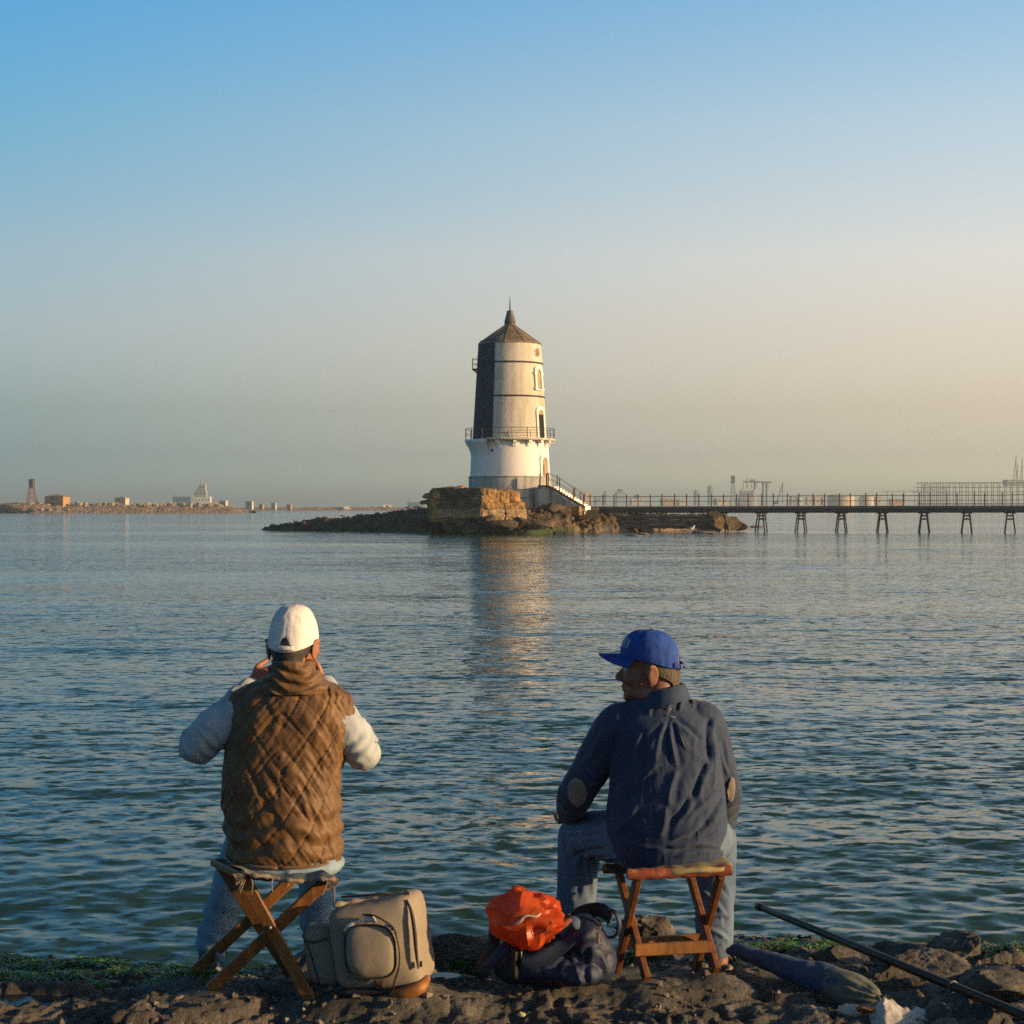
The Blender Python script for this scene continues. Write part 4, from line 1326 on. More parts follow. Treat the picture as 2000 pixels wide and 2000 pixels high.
derrick('dark derrick crane with a slanting boom right of the moored ship', 1516, RD - 40, 984, 1529, 943, 944)
derrick('tall faint tower crane at the right edge of the picture', 1978, 1450, 945, 1985, 889, 890)
derrick('second tall crane close beside the one at the right edge', 1992, 1460, 945, 1997, 893, 894)
derrick('shorter crane between the two at the right edge', 1984, 1455, 945, 1988, 905, 906)
# steel jetty framework
def jetty():
    d = 1000.0; z = lambda py: EYE - (py - HOR) / F * d
    t = thing('steel_jetty', 'long two-storey steel framework jetty at the right behind the footbridge', 'jetty', (bx(1900, d), d, 0))
    for (a, b, py, th) in ((1796, 2350, 943, 0.5), (1792, 2350, 952, 0.4), (1790, 2350, 961, 0.4), (1729, 1800, 960, 0.3)):
        for s in (0, 9):
            obj('beam', beam((bx(a, d), d + s, z(py)), (bx(b, d), d + s, z(py - 1.5)), th, th, ch=0), MAT_FSTEEL, t)
    px = 1800
    while px < 2350:
        for s in (0, 9):
            obj('column', beam((bx(px, d), d + s, -1.0), (bx(px, d), d + s, z(942.5)), 0.4, 0.4, ch=0), MAT_FSTEEL, t)
        obj('tie', beam((bx(px, d), d, z(952)), (bx(px + 12.4, d), d, z(943)), 0.2, 0.2, ch=0), MAT_FSTEEL, t)
        px += 12.4
    for px in (1733, 1766, 1786):
        obj('column', beam((bx(px, d), d, -1.0), (bx(px, d), d, z(960)), 0.35, 0.35, ch=0), MAT_FSTEEL, t)
    for px in np.arange(1803, 1850, 4.2):
        obj('pipe', tube([(bx(px, d), d + 4, 0.5), (bx(px, d), d + 4, z(946))], 0.25, 6), MAT_FSTEEL, t)
    obj('deck', box((bx(2075, d), d + 4.5, z(984)), (bx(2350, d) - bx(1800, d), 12, 1.2)), MAT_FSTEEL, t)
    return t
jetty()
house('control_building', 'block building standing on the steel jetty at the right edge', 1962, 2040, 938, 946, 1030, MAT_FGREY, 8, ((-.2, .5, 2, .8), (.1, .5, 2, .8)), 'flat', None, 0.05)
def tank(label, px, r_px, top, base, d):
    z = lambda py: EYE - (py - HOR) / F * d
    r = r_px / F * d
    t = thing('storage_tank', label, 'tank', (bx(px, d), d, z(base)))
    obj('shell', lathe([(r, z(base) - 2), (r, z(top + 3))], 24, c=(bx(px, d), d, 0)), MAT_FCREAM, t, True)
    obj('dome', lathe([(r, z(top + 3)), (r * .7, z(top + 1)), (0.05, z(top))], 24, c=(bx(px, d), d, 0)), MAT_FCREAM, t, True)
    return t
tank('wide pale domed storage tank behind the footbridge railing', 1642, 26, 965, 985, 1210)
tank('smaller pale tank right of the wide domed one', 1692, 14, 968, 985, 1215)
for (a, b, p0, p1, m, lab) in ((1543, 1556, 970, 985, MAT_FGREY, 'grey container block left of the white sheds'), (1557, 1566, 972, 984, MAT_FWHITE, 'small white shed beside the grey container block'),
                          (1574, 1586, 971, 984, MAT_FCREAM, 'leftmost of the cream sheds on the quay'), (1589, 1602, 971, 984, MAT_FCREAM, 'second cream shed from the left on the quay'), (1604, 1611, 972, 985, MAT_FOCHRE, 'narrow ochre shed at the end of the cream row'),
                          (1709, 1722, 971, 985, MAT_FCREAM, 'pale shed just left of the steel jetty'), (1737, 1764, 975, 985, MAT_FOCHRE, 'low ochre shed under the open end of the steel jetty')):
    house('quay_shed', lab, a, b, p0, p1, 1190, m, 5, ((0, .4, 1.2, 1.2),), 'flat', None, 0.12)
for (a, b, p0, p1, d, m, lab) in ((1132, 1158, 961, 984, 1687, MAT_FCREAM, 'pale city block just right of the stair'), (1161, 1172, 971, 985, 1822, MAT_FGREY, 'grey faint block beside the pale city block'),
                               (1180, 1183, 958, 985, 1890, MAT_FGREY, 'thin faint tower block left of the mosque-like massing'), (1202, 1221, 962, 985, 1822, MAT_FGREY, 'stepped grey block in the haze over the bridge start'), (1207, 1215, 955, 963, 1825, MAT_FGREY, 'upper storey block on the stepped grey one'),
                               (1230, 1258, 974, 985, 1687, MAT_FCREAM, 'wide low pale block over the footbridge'), (1240, 1247, 966, 975, 1755, MAT_FGREY, 'grey block behind the wide low pale one'),
                               (1290, 1318, 974, 985, 1485, MAT_FOCHRE, 'low ochre block in the haze between two lamp-like spires'), (1322, 1345, 976, 985, 1485, MAT_FCREAM, 'low cream block next to the low ochre one'),
                               (1356, 1363, 955, 985, 1755, MAT_FGREY, 'slim grey minaret-like tower left of the lattice tower'), (1383, 1391, 946, 985, 1822, MAT_FGREY, 'taller slim grey tower nearest the lattice tower'), (1395, 1420, 974, 985, 1350, MAT_FCREAM, 'cream block at the foot of the lattice tower')):
    house('city_building', lab, a, b, p0, p1, d, m, 12, ((-.25, .6, 2, 1.6), (.2, .6, 2, 1.6)), 'flat' if b - a > 9 else 'hip', None, 0.15)

# ---- gulls
MAT_GULL = M_noise('gull_white', [(0.3, (0.60, 0.60, 0.58)), (0.7, (0.75, 0.75, 0.72))], 6, 3, 0.8)
MAT_GULLG = M_noise('gull_grey', [(0.3, (0.20, 0.21, 0.22)), (0.7, (0.30, 0.31, 0.32))], 6, 3, 0.8)
def gull(q, yaw, label, group=None, sc=1.0):
    t = thing('gull', label, 'gull', q, group)
    M = rotz(yaw) * sc
    def put(vf): return xf(vf, M, q)
    obj('body', put(tube([(-0.24, 0, 0.24), (-0.12, 0, 0.25), (0.02, 0, 0.26), (0.13, 0, 0.33), (0.17, 0, 0.40), (0.20, 0, 0.43), (0.25, 0, 0.43)], [0.015, 0.055, 0.085, 0.065, 0.042, 0.045, 0.012], 10, 14, rounded=True)), MAT_GULL, t, True)
    for s in (-1, 1):
        obj('wing', put(tube([(0.10, s * 0.06, 0.31), (-0.08, s * 0.075, 0.29), (-0.30, s * 0.03, 0.25)], [0.03, 0.045, 0.008], 8, 8, flat=1.0)), MAT_GULLG, t, True)
        obj('leg', put(tube([(0.0, s * 0.035, 0.20), (0.0, s * 0.035, -0.03)], 0.008, 4)), MAT_OCHRE, t)
    return t
G = [(575, 1021, 'gull on the low green tip at the left end of the islet', None), (668, 1009.5, 'gull standing on the crest of the rocky spit', 'g'), (669, 1014.5, 'gull just below the one on the spit crest', None), (685, 1014.5, 'gull right of the pair on the dark spit', None),
     (768, 1002.5, 'gull at the middle of the spit, first of the right-hand four', None), (786, 997.5, 'gull second of the four near the platform', None), (797, 995.5, 'gull third of the four near the platform', None), (811, 994, 'gull closest to the shaded platform', None)]
for px, py, lab, g in G:
    d = 131.0
    # stand it on the rock nearest the line of sight
    best = None
    for dd in np.arange(122, 140, 0.25):
        x = (px - 1000) / F * dd; zz = isle_at(x, dd)
        e = abs((EYE - zz) / dd * F + HOR - (py + 4))
        if best is None or e < best[0] - 0.05: best = (e, x, dd, zz)
    gull((best[1], best[2], best[3]), random.Random(px).uniform(0, 6.28), lab)
for px, py, lab in ((1213, 1036.5, 'gull lying on the left part of the sandy beach'), (1350, 1041, 'tall pale gull wading at the right end of the beach'), (1296, 1038, 'gull resting on the middle of the sandy beach'), (1110, 1035.5, 'white gull at the end of the green rocks beside the beach')):
    d = F * EYE / (py - HOR) + 1.0
    x = (px - 1000) / F * d
    gull((x, d, max(0.0, isle_at(x, d))), 1.0 + px, lab, None, 1.25 if px == 1350 else 1.0)
# one gull in flight, far up the haze
q = P(646, 803, 380)
gt = thing('flying_gull', 'tiny dark bird flying in the empty sky left of the lighthouse', 'bird', q)
obj('body', xf(tube([(-0.25, 0, 0), (0, 0, 0), (0.22, 0, 0.02)], [0.02, 0.07, 0.02], 8, 8, rounded=True), None, q), MAT_GULLG, gt, True)
for s in (-1, 1):
    w = np.array([(0.10, 0, 0.02), (-0.08, 0, 0.02), (0.12, s * 0.32, 0.16), (-0.02, s * 0.32, 0.16), (-0.06, s * 0.68, 0.06)])
    obj('wing', xf((np.vstack([w, w - (0, 0, 0.012)]), [(0, 1, 3, 2), (2, 3, 4), (5, 7, 8, 6), (7, 9, 8), (0, 2, 7, 5), (2, 4, 9, 7), (4, 3, 8, 9), (3, 1, 6, 8)]), rotz(0.9), q), MAT_GULLG, gt)

# ================================================================== the two anglers
MAT_SKIN = M_noise('tanned_skin', [(0.3, (0.22, 0.085, 0.045)), (0.7, (0.34, 0.145, 0.080))], 26, 5, 0.55, 0.2, 160, 0.002, sss=0.12)
MAT_SKIN2 = M_noise('weathered_skin', [(0.3, (0.16, 0.075, 0.045)), (0.7, (0.27, 0.13, 0.080))], 26, 6, 0.6, 0.35, 120, 0.003, sss=0.10)
MAT_HAIR = M_noise('black_hair', [(0.3, (0.006, 0.006, 0.006)), (0.7, (0.022, 0.018, 0.014))], 60, 5, 0.6, 0.9, 240, 0.004, (1, 1, 0.2))
MAT_HAIR2 = M_noise('grizzled_hair', [(0.3, (0.03, 0.025, 0.02)), (0.7, (0.13, 0.10, 0.075))], 70, 5, 0.7, 0.9, 240, 0.004, (1, 1, 0.2))
MAT_CAPW = M_noise('white_cotton', [(0.3, (0.58, 0.58, 0.58)), (0.7, (0.72, 0.72, 0.71))], 9, 6, 0.9, 0.08, 300, 0.001)
MAT_CAPB = M_noise('royal_blue_cotton', [(0.3, (0.004, 0.040, 0.24)), (0.7, (0.010, 0.068, 0.36))], 12, 6, 0.85, 0.25, 600, 0.001)
MAT_VEST = M_noise('brown_quilted_cloth', [(0.3, (0.085, 0.042, 0.013)), (0.7, (0.150, 0.078, 0.024))], 7, 7, 0.62, 0.3, 420, 0.0015, sheen=0.15)
MAT_SWEAT = M_noise('pale_grey_jersey', [(0.3, (0.31, 0.38, 0.43)), (0.7, (0.43, 0.49, 0.53))], 8, 6, 0.95, 0.06, 260, 0.0010)
MAT_JEAN1 = M_noise('light_denim', [(0.3, (0.13, 0.23, 0.33)), (0.7, (0.26, 0.37, 0.47))], 7, 7, 0.92, 0.08, 260, 0.0012)
MAT_JEAN2 = M_noise('blue_denim', [(0.3, (0.055, 0.100, 0.18)), (0.7, (0.13, 0.20, 0.29))], 6, 7, 0.92, 0.08, 260, 0.0012)
MAT_SHIRT = M_noise('dark_navy_cotton', [(0.3, (0.008, 0.026, 0.074)), (0.7, (0.019, 0.044, 0.100))], 5, 8, 0.82, 0.35, 420, 0.0015, sheen=0.1)
MAT_PATCH = M_noise('grey_elbow_patch', [(0.3, (0.14, 0.12, 0.11)), (0.7, (0.26, 0.23, 0.21))], 14, 6, 0.9, 0.3, 400, 0.0015)
MAT_SHOE = M_noise('blue_canvas_shoe', [(0.3, (0.02, 0.035, 0.085)), (0.7, (0.05, 0.075, 0.15))], 20, 5, 0.85, 0.3, 300, 0.001)
MAT_SOLE = M_noise('pale_rubber', [(0.3, (0.30, 0.28, 0.25)), (0.7, (0.42, 0.40, 0.36))], 20, 5, 0.8)
MAT_SANDAL = M_noise('dark_sandal_leather', [(0.3, (0.02, 0.014, 0.012)), (0.7, (0.05, 0.035, 0.028))], 20, 5, 0.6)
MAT_THREAD = M_noise('pale_thread', [(0.3, (0.35, 0.33, 0.30)), (0.7, (0.45, 0.43, 0.40))], 30, 3, 0.9)
MAT_EYE = M_noise('eye_white', [(0.3, (0.5, 0.47, 0.43)), (0.7, (0.6, 0.57, 0.53))], 30, 3, 0.3)

def head_parts(M, o, ear_out=1.0):
    """closed pieces of a head: local +Y is the face, +Z up, origin between the ears"""
    X = []
    def e(c, r, R=None): X.append(xf(ellipsoid(c, r, R, 24, 16), M, o))
    e((0, -0.012, 0.040), (0.075, 0.096, 0.083))
    e((0, 0.030, -0.020), (0.064, 0.066, 0.080))
    e((0, 0.042, -0.072), (0.050, 0.050, 0.042))
    e((0, 0.080, -0.100), (0.024, 0.018, 0.019))            # chin
    e((0, 0.083, 0.022), (0.050, 0.016, 0.013))             # brow
    for s in (-1, 1):
        e((s * 0.040, 0.066, -0.030), (0.024, 0.026, 0.026))  # cheek
        e((s * 0.045, 0.010, -0.085), (0.014, 0.040, 0.024))  # jaw corner
        e((s * 0.017, 0.100, -0.036), (0.010, 0.012, 0.009))  # nostril
    X.append(xf(tube([(0, 0.086, 0.012), (0, 0.100, -0.008), (0, 0.116, -0.028), (0, 0.112, -0.036)], [0.009, 0.010, 0.013, 0.011], 10, 8, rounded=True), M, o))
    e((0, 0.094, -0.060), (0.024, 0.011, 0.007))            # lips
    e((0, 0.091, -0.073), (0.021, 0.011, 0.008))
    for s in (-1, 1):                                       # ears
        R = rotz(s * -0.55 * ear_out) @ roty(s * 0.12)
        c = np.array((s * 0.089, -0.012, -0.012))
        X.append(xf(xf(ellipsoid((s * 0.004, -0.006, 0), (0.006, 0.019, 0.034), None, 16, 12), R, c), M, o))
        rim = [(s * 0.006, -0.022 * math.sin(t) - 0.004, 0.036 * math.cos(t)) for t in np.linspace(-0.5, 2.6, 10)]
        X.append(xf(xf(tube(rim, 0.0058, 8, 16, rounded=True), R, c), M, o))
        X.append(xf(xf(ellipsoid((s * 0.002, -0.006, -0.034), (0.006, 0.010, 0.010), None, 10, 8), R, c), M, o))
        X.append(xf(ellipsoid((s * 0.074, -0.008, -0.008), (0.014, 0.012, 0.028), None, 12, 8), M, o))
    return X

def hand_parts(w, fwd, side, curl=0.5, sc=1.0, spread=0.06):
    """closed pieces of a hand at wrist w: fwd to the fingers, side to the thumb; curl per joint bends towards the palm"""
    fwd = np.asarray(fwd, float); fwd /= np.linalg.norm(fwd)
    side = np.asarray(side, float); side -= fwd * (side @ fwd); side /= np.linalg.norm(side)
    pal = np.cross(fwd, side)
    R = np.stack([fwd, side, pal], 1)
    X = [ellipsoid(np.asarray(w) + fwd * 0.046 * sc, np.array((0.052, 0.042, 0.017)) * sc, R, 16, 10)]
    for k, (off, ln) in enumerate(((0.031, 0.072), (0.011, 0.082), (-0.010, 0.076), (-0.030, 0.060))):
        p = np.asarray(w) + (fwd * (0.084 - 0.006 * (k == 3)) + side * off) * sc
        a = 0.15; pts = [p - fwd * 0.03 * sc, p]
        for q in (0.45, 0.31, 0.24):
            a += curl * (1.0 + 0.08 * k)
            p = p + (fwd * math.cos(a) - pal * math.sin(a) + side * (1.5 - k) * spread * 0.3) * ln * q * sc
            pts.append(p)
        X.append(tube(pts, np.array([0.0095, 0.0098, 0.0088, 0.0080, 0.0070]) * sc, 10, 14, rounded=True))
    p = np.asarray(w) + (fwd * 0.020 + side * 0.026) * sc
    d1 = fwd * 0.62 + side * 0.74 - pal * 0.25; d2 = fwd * 0.90 + side * 0.30 - pal * 0.35
    X.append(tube([p, p + d1 * 0.034 * sc, p + d1 * 0.034 * sc + d2 * 0.030 * sc, p + d1 * 0.034 * sc + d2 * 0.054 * sc], np.array([0.013, 0.0115, 0.0100, 0.0085]) * sc, 10, 12, rounded=True))
    return X

def limb(pts, rad, n=18, m=22):
    return tube(pts, rad, n, m, rounded=True)

def loft_rings(rows, n=120, m=120, e=2.5, closed=True):
    """rows: (cx, cy, z, a, b) from bottom to top; superelliptic rings; returns verts, faces, ring angle, row parameter"""
    rows = np.array(rows, float)
    t = np.linspace(0, len(rows) - 1, m)
    rr = np.stack([np.interp(t, np.arange(len(rows)), rows[:, k]) for k in range(rows.shape[1])], 1)
    for _ in range(3):                                   # ease the joins
        rr[1:-1] = 0.25 * rr[:-2] + 0.5 * rr[1:-1] + 0.25 * rr[2:]
    an = np.linspace(0, 2 * math.pi, n, endpoint=False) - math.pi / 2
    c, s = np.cos(an), np.sin(an)
    cx = np.sign(c) * np.abs(c) ** (2 / e); sy = np.sign(s) * np.abs(s) ** (2 / e)
    V = np.stack([rr[:, 0:1] + rr[:, 3:4] * cx, rr[:, 1:2] + rr[:, 4:5] * sy, rr[:, 2:3] + 0 * cx], -1).reshape(-1, 3)
    Fc = [tuple(q) for q in grid_faces(n, m, True)]
    if closed:
        Fc = Fc + [tuple(range(n - 1, -1, -1)), tuple(range((m - 1) * n, m * n))]
    return V, Fc, np.tile(an, m), np.repeat(t / (len(rows) - 1), n)

def folds(me, lines, d, only_back=True):
    """press cloth folds into a garment along lines given in photo pixels on the side turned to the camera:
    (x0, y0, x1, y1, width m, depth m); positive depth raises a ridge"""
    v = coords_of(me); n = normals_of(me)
    ax, az = v[:, 0], v[:, 2]
    w_face = sstep(0.0, 0.45, -n[:, 1]) if only_back else 1.0
    disp = np.zeros(len(v))
    for (x0, y0, x1, y1, w, dep) in lines:
        a = P(x0, y0, d); b = P(x1, y1, d)
        a2, b2 = a[[0, 2]], b[[0, 2]]
        q = np.stack([ax, az], 1) - a2
        L = np.linalg.norm(b2 - a2); u = (b2 - a2) / L
        t = q @ u / L
        wob = 0.004 * np.sin(t * 5 + x0)
        s = q @ np.array((-u[1], u[0])) + wob
        ends = sstep(-0.06, 0.16, t) * sstep(1.06, 0.80, t)
        w = w * 0.72
        disp += 0.72 * dep * ends * w_face * (np.exp(-(np.abs(s) / w) ** 1.15) - 0.5 * np.exp(-((s - 1.9 * w) / (1.2 * w)) ** 2))
    set_coords(me, v + n * disp[:, None])

def wrinkle(me, amp, scale, seed, stretch=(1, 1, 1), ridged=True):
    v = coords_of(me); n = normals_of(me)
    q = v * np.asarray(stretch) * scale
    q = q + 0.5 * np.stack([vnoise(q * 0.7, seed + 1), vnoise(q * 0.7, seed + 2), vnoise(q * 0.7, seed + 3)], 1)
    set_coords(me, v + n * (amp * fbm(q, 3, seed, 0.45, ridged))[:, None])

def cap_shell(rx, ry, h, M, o, back_drop=0.012, hole=None, seams=6, nu=120, nv=64):
    """crown of a cap with stitched panels; hole = (half angle, low, high) opening at the back"""
    u = np.linspace(0, 2 * math.pi, nu, endpoint=False)
    V = []
    for j in range(nv):
        t = j / (nv - 1)                                 # 0 rim, 1 top
        r = math.cos(t * math.pi / 2) ** 0.62 if t < 1 else 0.0
        r = max(r, 0.002)
        z = h * math.sin(t * math.pi / 2) ** 1.05
        for a in u:
            sa, ca = math.sin(a), math.cos(a)            # a = 0 is +X, pi/2 the front
            ph = (a - math.pi / 2) / (2 * math.pi) * seams
            seam = math.exp(-((ph - round(ph)) / 0.014) ** 2) * 0.0009 * min(1, 4 * (1 - t) + 0.1)
            puff = 0.0022 * math.cos(2 * math.pi * ph + math.pi) * (1 - t)
            k = r * (1 + (-seam + puff * 0.6) / rx * 1.0)
            V.append((rx * ca * k, ry * sa * k * (1.0 if sa > 0 else 1.0), z - back_drop * (1 - t) * (0.5 - 0.5 * sa) ** 2))
    V = np.array(V)
    # soft dents in the cloth
    V = V * (1 + 0.040 * fbm(V * 15, 3, 8) + 0.020 * fbm(V * (34, 34, 12), 3, 88, 0.5, True))[:, None]
    Fc = []
    for j in range(nv - 1):
        for i in range(nu):
            if hole:
                a = u[i] + math.pi / nu; dlt = abs(((a - 1.5 * math.pi + math.pi) % (2 * math.pi)) - math.pi)
                t = (j + 0.5) / (nv - 1)
                if hole[1] < t < hole[1] + (hole[2] - hole[1]) * math.sqrt(max(0, 1 - (dlt / hole[0]) ** 2)) and dlt < hole[0]:
                    continue
            k = (i + 1) % nu
            Fc.append((j * nu + i, j * nu + k, (j + 1) * nu + k, (j + 1) * nu + i))
    return xf((V, Fc), M, o)

def cap_bill(rx, ry, M, o, length=0.078, z0=0.0, droop=0.012, tilt=0.0):
    nu, nv = 26, 9
    top = []
    for j in range(nv):
        t = j / (nv - 1)
        for i in range(nu):
            a = math.radians(90) + math.radians(66) * (1 - 2 * i / (nu - 1))
            x, y = rx * 0.99 * math.cos(a), ry * 0.99 * math.sin(a)
            w = math.cos((a - math.pi / 2) * 1.25)
            ext = length * max(w, 0.0) ** 0.55 * t
            z = z0 - droop * (abs(x) / rx) ** 2 * (0.4 + 1.2 * t) - tilt * ext
            top.append((x * (1 - 0.02 * t), y + ext, z))
    top = np.array(top)
    bot = top - (0, 0, 0.0035)
    n = nu * nv
    f = [tuple(q) for q in grid_faces(nu, nv)]
    f2 = [tuple(n + i for i in q[::-1]) for q in f]
    rim = [j * nu for j in range(nv)] + [(nv - 1) * nu + i for i in range(1, nu)] + [j * nu + nu - 1 for j in range(nv - 2, -1, -1)]
    f3 = [(rim[i], rim[i + 1], n + rim[i + 1], n + rim[i]) for i in range(len(rim) - 1)]
    return xf((np.vstack([top, bot]), f + f2 + f3), M, o)

def hair_cap(M, o, zlow, grow=1.0, seed=3, span=112):
    """short hair: a shell round the back and sides of the skull down to the nape"""
    rows = [(0.075, .070, .088, -.008), (0.05, .074, .092, -.010), (0.02, .0765, .0965, -.012), (0.0, .077, .097, -.014), (-0.03, .071, .088, -.021), (-0.05, .065, .079, -.027), (-0.066, .0615, .073, -.031), (-0.085, .060, .070, -.034)]
    rows = np.array([r for r in rows])
    zs = np.linspace(0.030, zlow, 26)
    nu = 70
    V = []
    for j, z in enumerate(zs):
        rx, ry, yc = [np.interp(-z, -rows[:, 0], rows[:, k]) for k in (1, 2, 3)]
        for i in range(nu):
            sp = span - 46 * sstep(0.0, -0.05, z)
            a = math.radians(-90) + math.radians(sp) * (2 * i / (nu - 1) - 1)
            zz = z - 0.004 * math.sin(a * 9 + 1) * (j == len(zs) - 1)
            V.append((rx * grow * math.cos(a), yc + ry * grow * math.sin(a), zz))
    V = np.array(V)
    V = V * (1 + 0.010 * fbm(V * (170, 170, 60), 2, seed))[:, None]
    return xf((V, grid_faces(nu, len(zs))), M, o)

# ------------------------------------------------------------------ person in the white cap
def make_person_white():
    D = 5.52
    root = thing('person', 'person seen from behind in white cap and brown quilted vest, sitting on a canvas stool', 'person', (P(540, 1870, 5.95)[0], 5.7, 0.30))
    yaw = math.radians(-7)                       # face turned a little to the right
    HM = rotz(yaw) @ rotx(math.radians(-8))
    HO = P(573, 1262, D + 0.05)
    # joints
    ne = P(572, 1332, D + 0.02)
    shL, shR = P(476, 1392, D + 0.02), P(654, 1402, D + 0.02)
    elL, elR = P(378, 1462, D + 0.06), P(712, 1474, D + 0.06)
    haL, haR = P(492, 1334, D + 0.30), P(628, 1330, D + 0.22)
    hipL, hipR = P(505, 1650, D - 0.02), P(607, 1652, D - 0.02)
    knL, knR = P(480, 1640, D + 0.44), P(622, 1618, D + 0.62)
    anL, anR = P(411, 1852, D + 0.42), P(614, 1806, D + 0.66)
    rows = [(552, 1690, 96, .115), (553, 1640, 104, .125), (550, 1577, 104, .125), (550, 1520, 100, .115), (553, 1477, 104, .115), (562, 1406, 100, .10), (564, 1370, 84, .08), (566, 1349, 56, .06), (570, 1328, 34, .05)]
    torso = loft_rings([(P(a, b, D)[0], D + 0.01 + 0.03 * i / 8, P(a, b, D)[2], w / F * D, dd) for i, (a, b, w, dd) in enumerate(rows)], 40, 40)[:2]
    parts = head_parts(HM, HO)
    parts += [torso, limb([HO + HM @ (0, -0.025, -0.03), HO + HM @ (0, -0.03, -0.09), ne, ne - (0, 0, 0.06)], [0.054, 0.053, 0.055, 0.07])]
    parts += [limb([shL, elL], [0.055, 0.042]), limb([elL, haL], [0.044, 0.028]), limb([shR, elR], [0.055, 0.042]), limb([elR, haR], [0.044, 0.028])]
    parts += [limb([hipL, knL], [0.085, 0.055]), limb([knL, anL], [0.056, 0.036]), limb([hipR, knR], [0.085, 0.055]), limb([knR, anR], [0.056, 0.036])]
    parts += hand_parts(haL, (0.75, 0.25, 0.25), (0.1, 0.3, 0.9), 0.75, 1.05)
    parts += hand_parts(haR, (-0.6, 0.6, 0.45), (0.2, -0.3, 0.9), 0.6)
    body = fuse(parts, 0.0055, 3)
    link('body', body, MAT_SKIN, root)
    # hair, ears are on the body
    obj('hair', hair_cap(HM, HO, -0.078, 1.02, 3, 104), MAT_HAIR, root, True)
    # cap
    CM = HM @ rotx(math.radians(4))
    CO = HO + HM @ (0, -0.006, 0.030)
    cp = obj('cap', cap_shell(0.0885, 0.112, 0.121, CM, CO, 0.050, (0.30, 0.085, 0.135)), MAT_CAPW, root, True)
    obj('bill', cap_bill(0.0895, 0.108, CM, CO, 0.078, 0.004), MAT_CAPW, cp, True)
    obj('button', ellipsoid(CO + CM @ (0, 0, 0.121), (0.008, 0.008, 0.004), None, 10, 6), MAT_RUST, cp, True)
    strap = [CO + CM @ (0.0915 * math.cos(a), 0.113 * math.sin(a), -0.036) for a in np.linspace(math.radians(250), math.radians(290), 10)]
    obj('strap', tube(strap, 0.009, 6, flat=0.25, up=(0, -1, 0.2)), MAT_CAPW, cp, True)
    # vest
    vr = [(555, 1677, 109, .158), (556, 1664, 114, .164), (555, 1634, 115, .160), (552, 1600, 118, .154), (551, 1577, 118, .146), (549, 1545, 114, .140), (549, 1520, 112.5, .136), (552, 1490, 115, .134), (556, 1460, 120, .134), (563, 1425, 124, .134), (565, 1395, 126, .132), (565, 1372, 124, .126), (563, 1357, 118, .118), (562, 1347, 104, .108), (565, 1339, 86, .098), (568, 1331, 66, .088), (570, 1322, 48, .078)]
    rows = []
    for i, (a, b, w, dd) in enumerate(vr):
        q = P(a, b, D)
        rows.append((q[0], D + 0.012 + 0.045 * sstep(4, 16, i), q[2], w / F * D, dd))
    V, Fc, A, T = loft_rings(rows, 260, 250, 2.15, False)
    me = mesh_vf('vest', V, np.array(Fc))
    V = coords_of(me); Nn = normals_of(me)
    if (Nn[:, 1] * (V[:, 1] - D - 0.02)).mean() < 0:
        me.flip_normals(); Nn = -Nn
    # quilting: two families of stitch lines crossing into tall diamonds
    arc = V[:, 0] - (P(556, 1500, D)[0])
    arc = np.where(np.abs(arc) < 0.30, arc, arc) + 0.9 * (V[:, 1] - D + 0.14) * np.sign(arc)
    zz = V[:, 2] - P(556, 1500, D)[2]
    wob = 0.012 * fbm(V * 7, 3, 4)
    s1 = (arc * 1.00 + zz * 0.86 + wob + 0.02) / 0.124; s2 = (-arc * 1.00 + zz * 0.84 + wob + 0.03) / 0.128
    d1 = np.abs(s1 - np.round(s1)); d2 = np.abs(s2 - np.round(s2))
    puff = (np.sqrt(np.clip(d1 * 2, 0, 1)) * np.sqrt(np.clip(d2 * 2, 0, 1)))
    disp = 0.0048 * (puff - 0.5)
    disp -= 0.0040 * (np.exp(-(d1 / 0.022) ** 2) + np.exp(-(d2 / 0.022) ** 2))
    # puckers across the stitches and slack folds low on the back
    q = np.stack([arc * 1.0 + zz * 0.72, -arc + zz * 0.8, V[:, 1] * 2], 1)
    disp += 0.0075 * fbm(q * (30, 7, 6), 3, 12, 0.5, True) * (0.4 + 0.6 * vnoise(V * 5, 8))
    disp += 0.0070 * fbm(q * (7, 28, 6), 3, 13, 0.5, True) * (0.4 + 0.6 * vnoise(V * 6, 9))
    low = sstep(0.0, -0.2, zz)
    disp += 0.009 * low * np.sin(zz * 80 + 6 * fbm(V * (4, 4, 2), 2, 5)) * (0.5 + 0.5 * vnoise(V * (5, 5, 9), 15))
    disp += 0.014 * fbm(V * 6.5, 3, 19)
    disp *= sstep(1.0, 0.93, T) * 0.8 + 0.2
    set_coords(me, V + Nn * disp[:, None])
    vest = link('vest', me, MAT_VEST, root)
    # hem binding
    hem = [V[i] for i in range(0, 260, 4)]
    obj('hem', tube(hem + [hem[0]], 0.006, 6), MAT_VEST, vest, True)
    # collar: a soft stand-up roll with gathers
    cr = [(573, 1352, 72, .108), (573, 1341, 66, .102), (572, 1326, 56, .097), (571, 1312, 47, .093), (569, 1300, 41, .089), (568, 1291, 38, .085), (568, 1290.5, 34, .078), (569, 1302, 32, .076)]
    rows = [(P(a, b, D)[0], D + 0.022, P(a, b, D)[2], w / F * D, dd) for a, b, w, dd in cr]
    V, Fc, A, T = loft_rings(rows, 150, 60, 2.2, False)
    me = mesh_vf('collar', V, np.array(Fc))
    V, Nn = coords_of(me), normals_of(me)
    rip = 0.006 * np.sin(V[:, 2] * 150 + 3.0 * fbm(V * 9, 2, 3) * 2 + A * 2) * sstep(0.9, 0.5, T) + 0.005 * fbm(V * (14, 14, 40), 3, 6, 0.5, True)
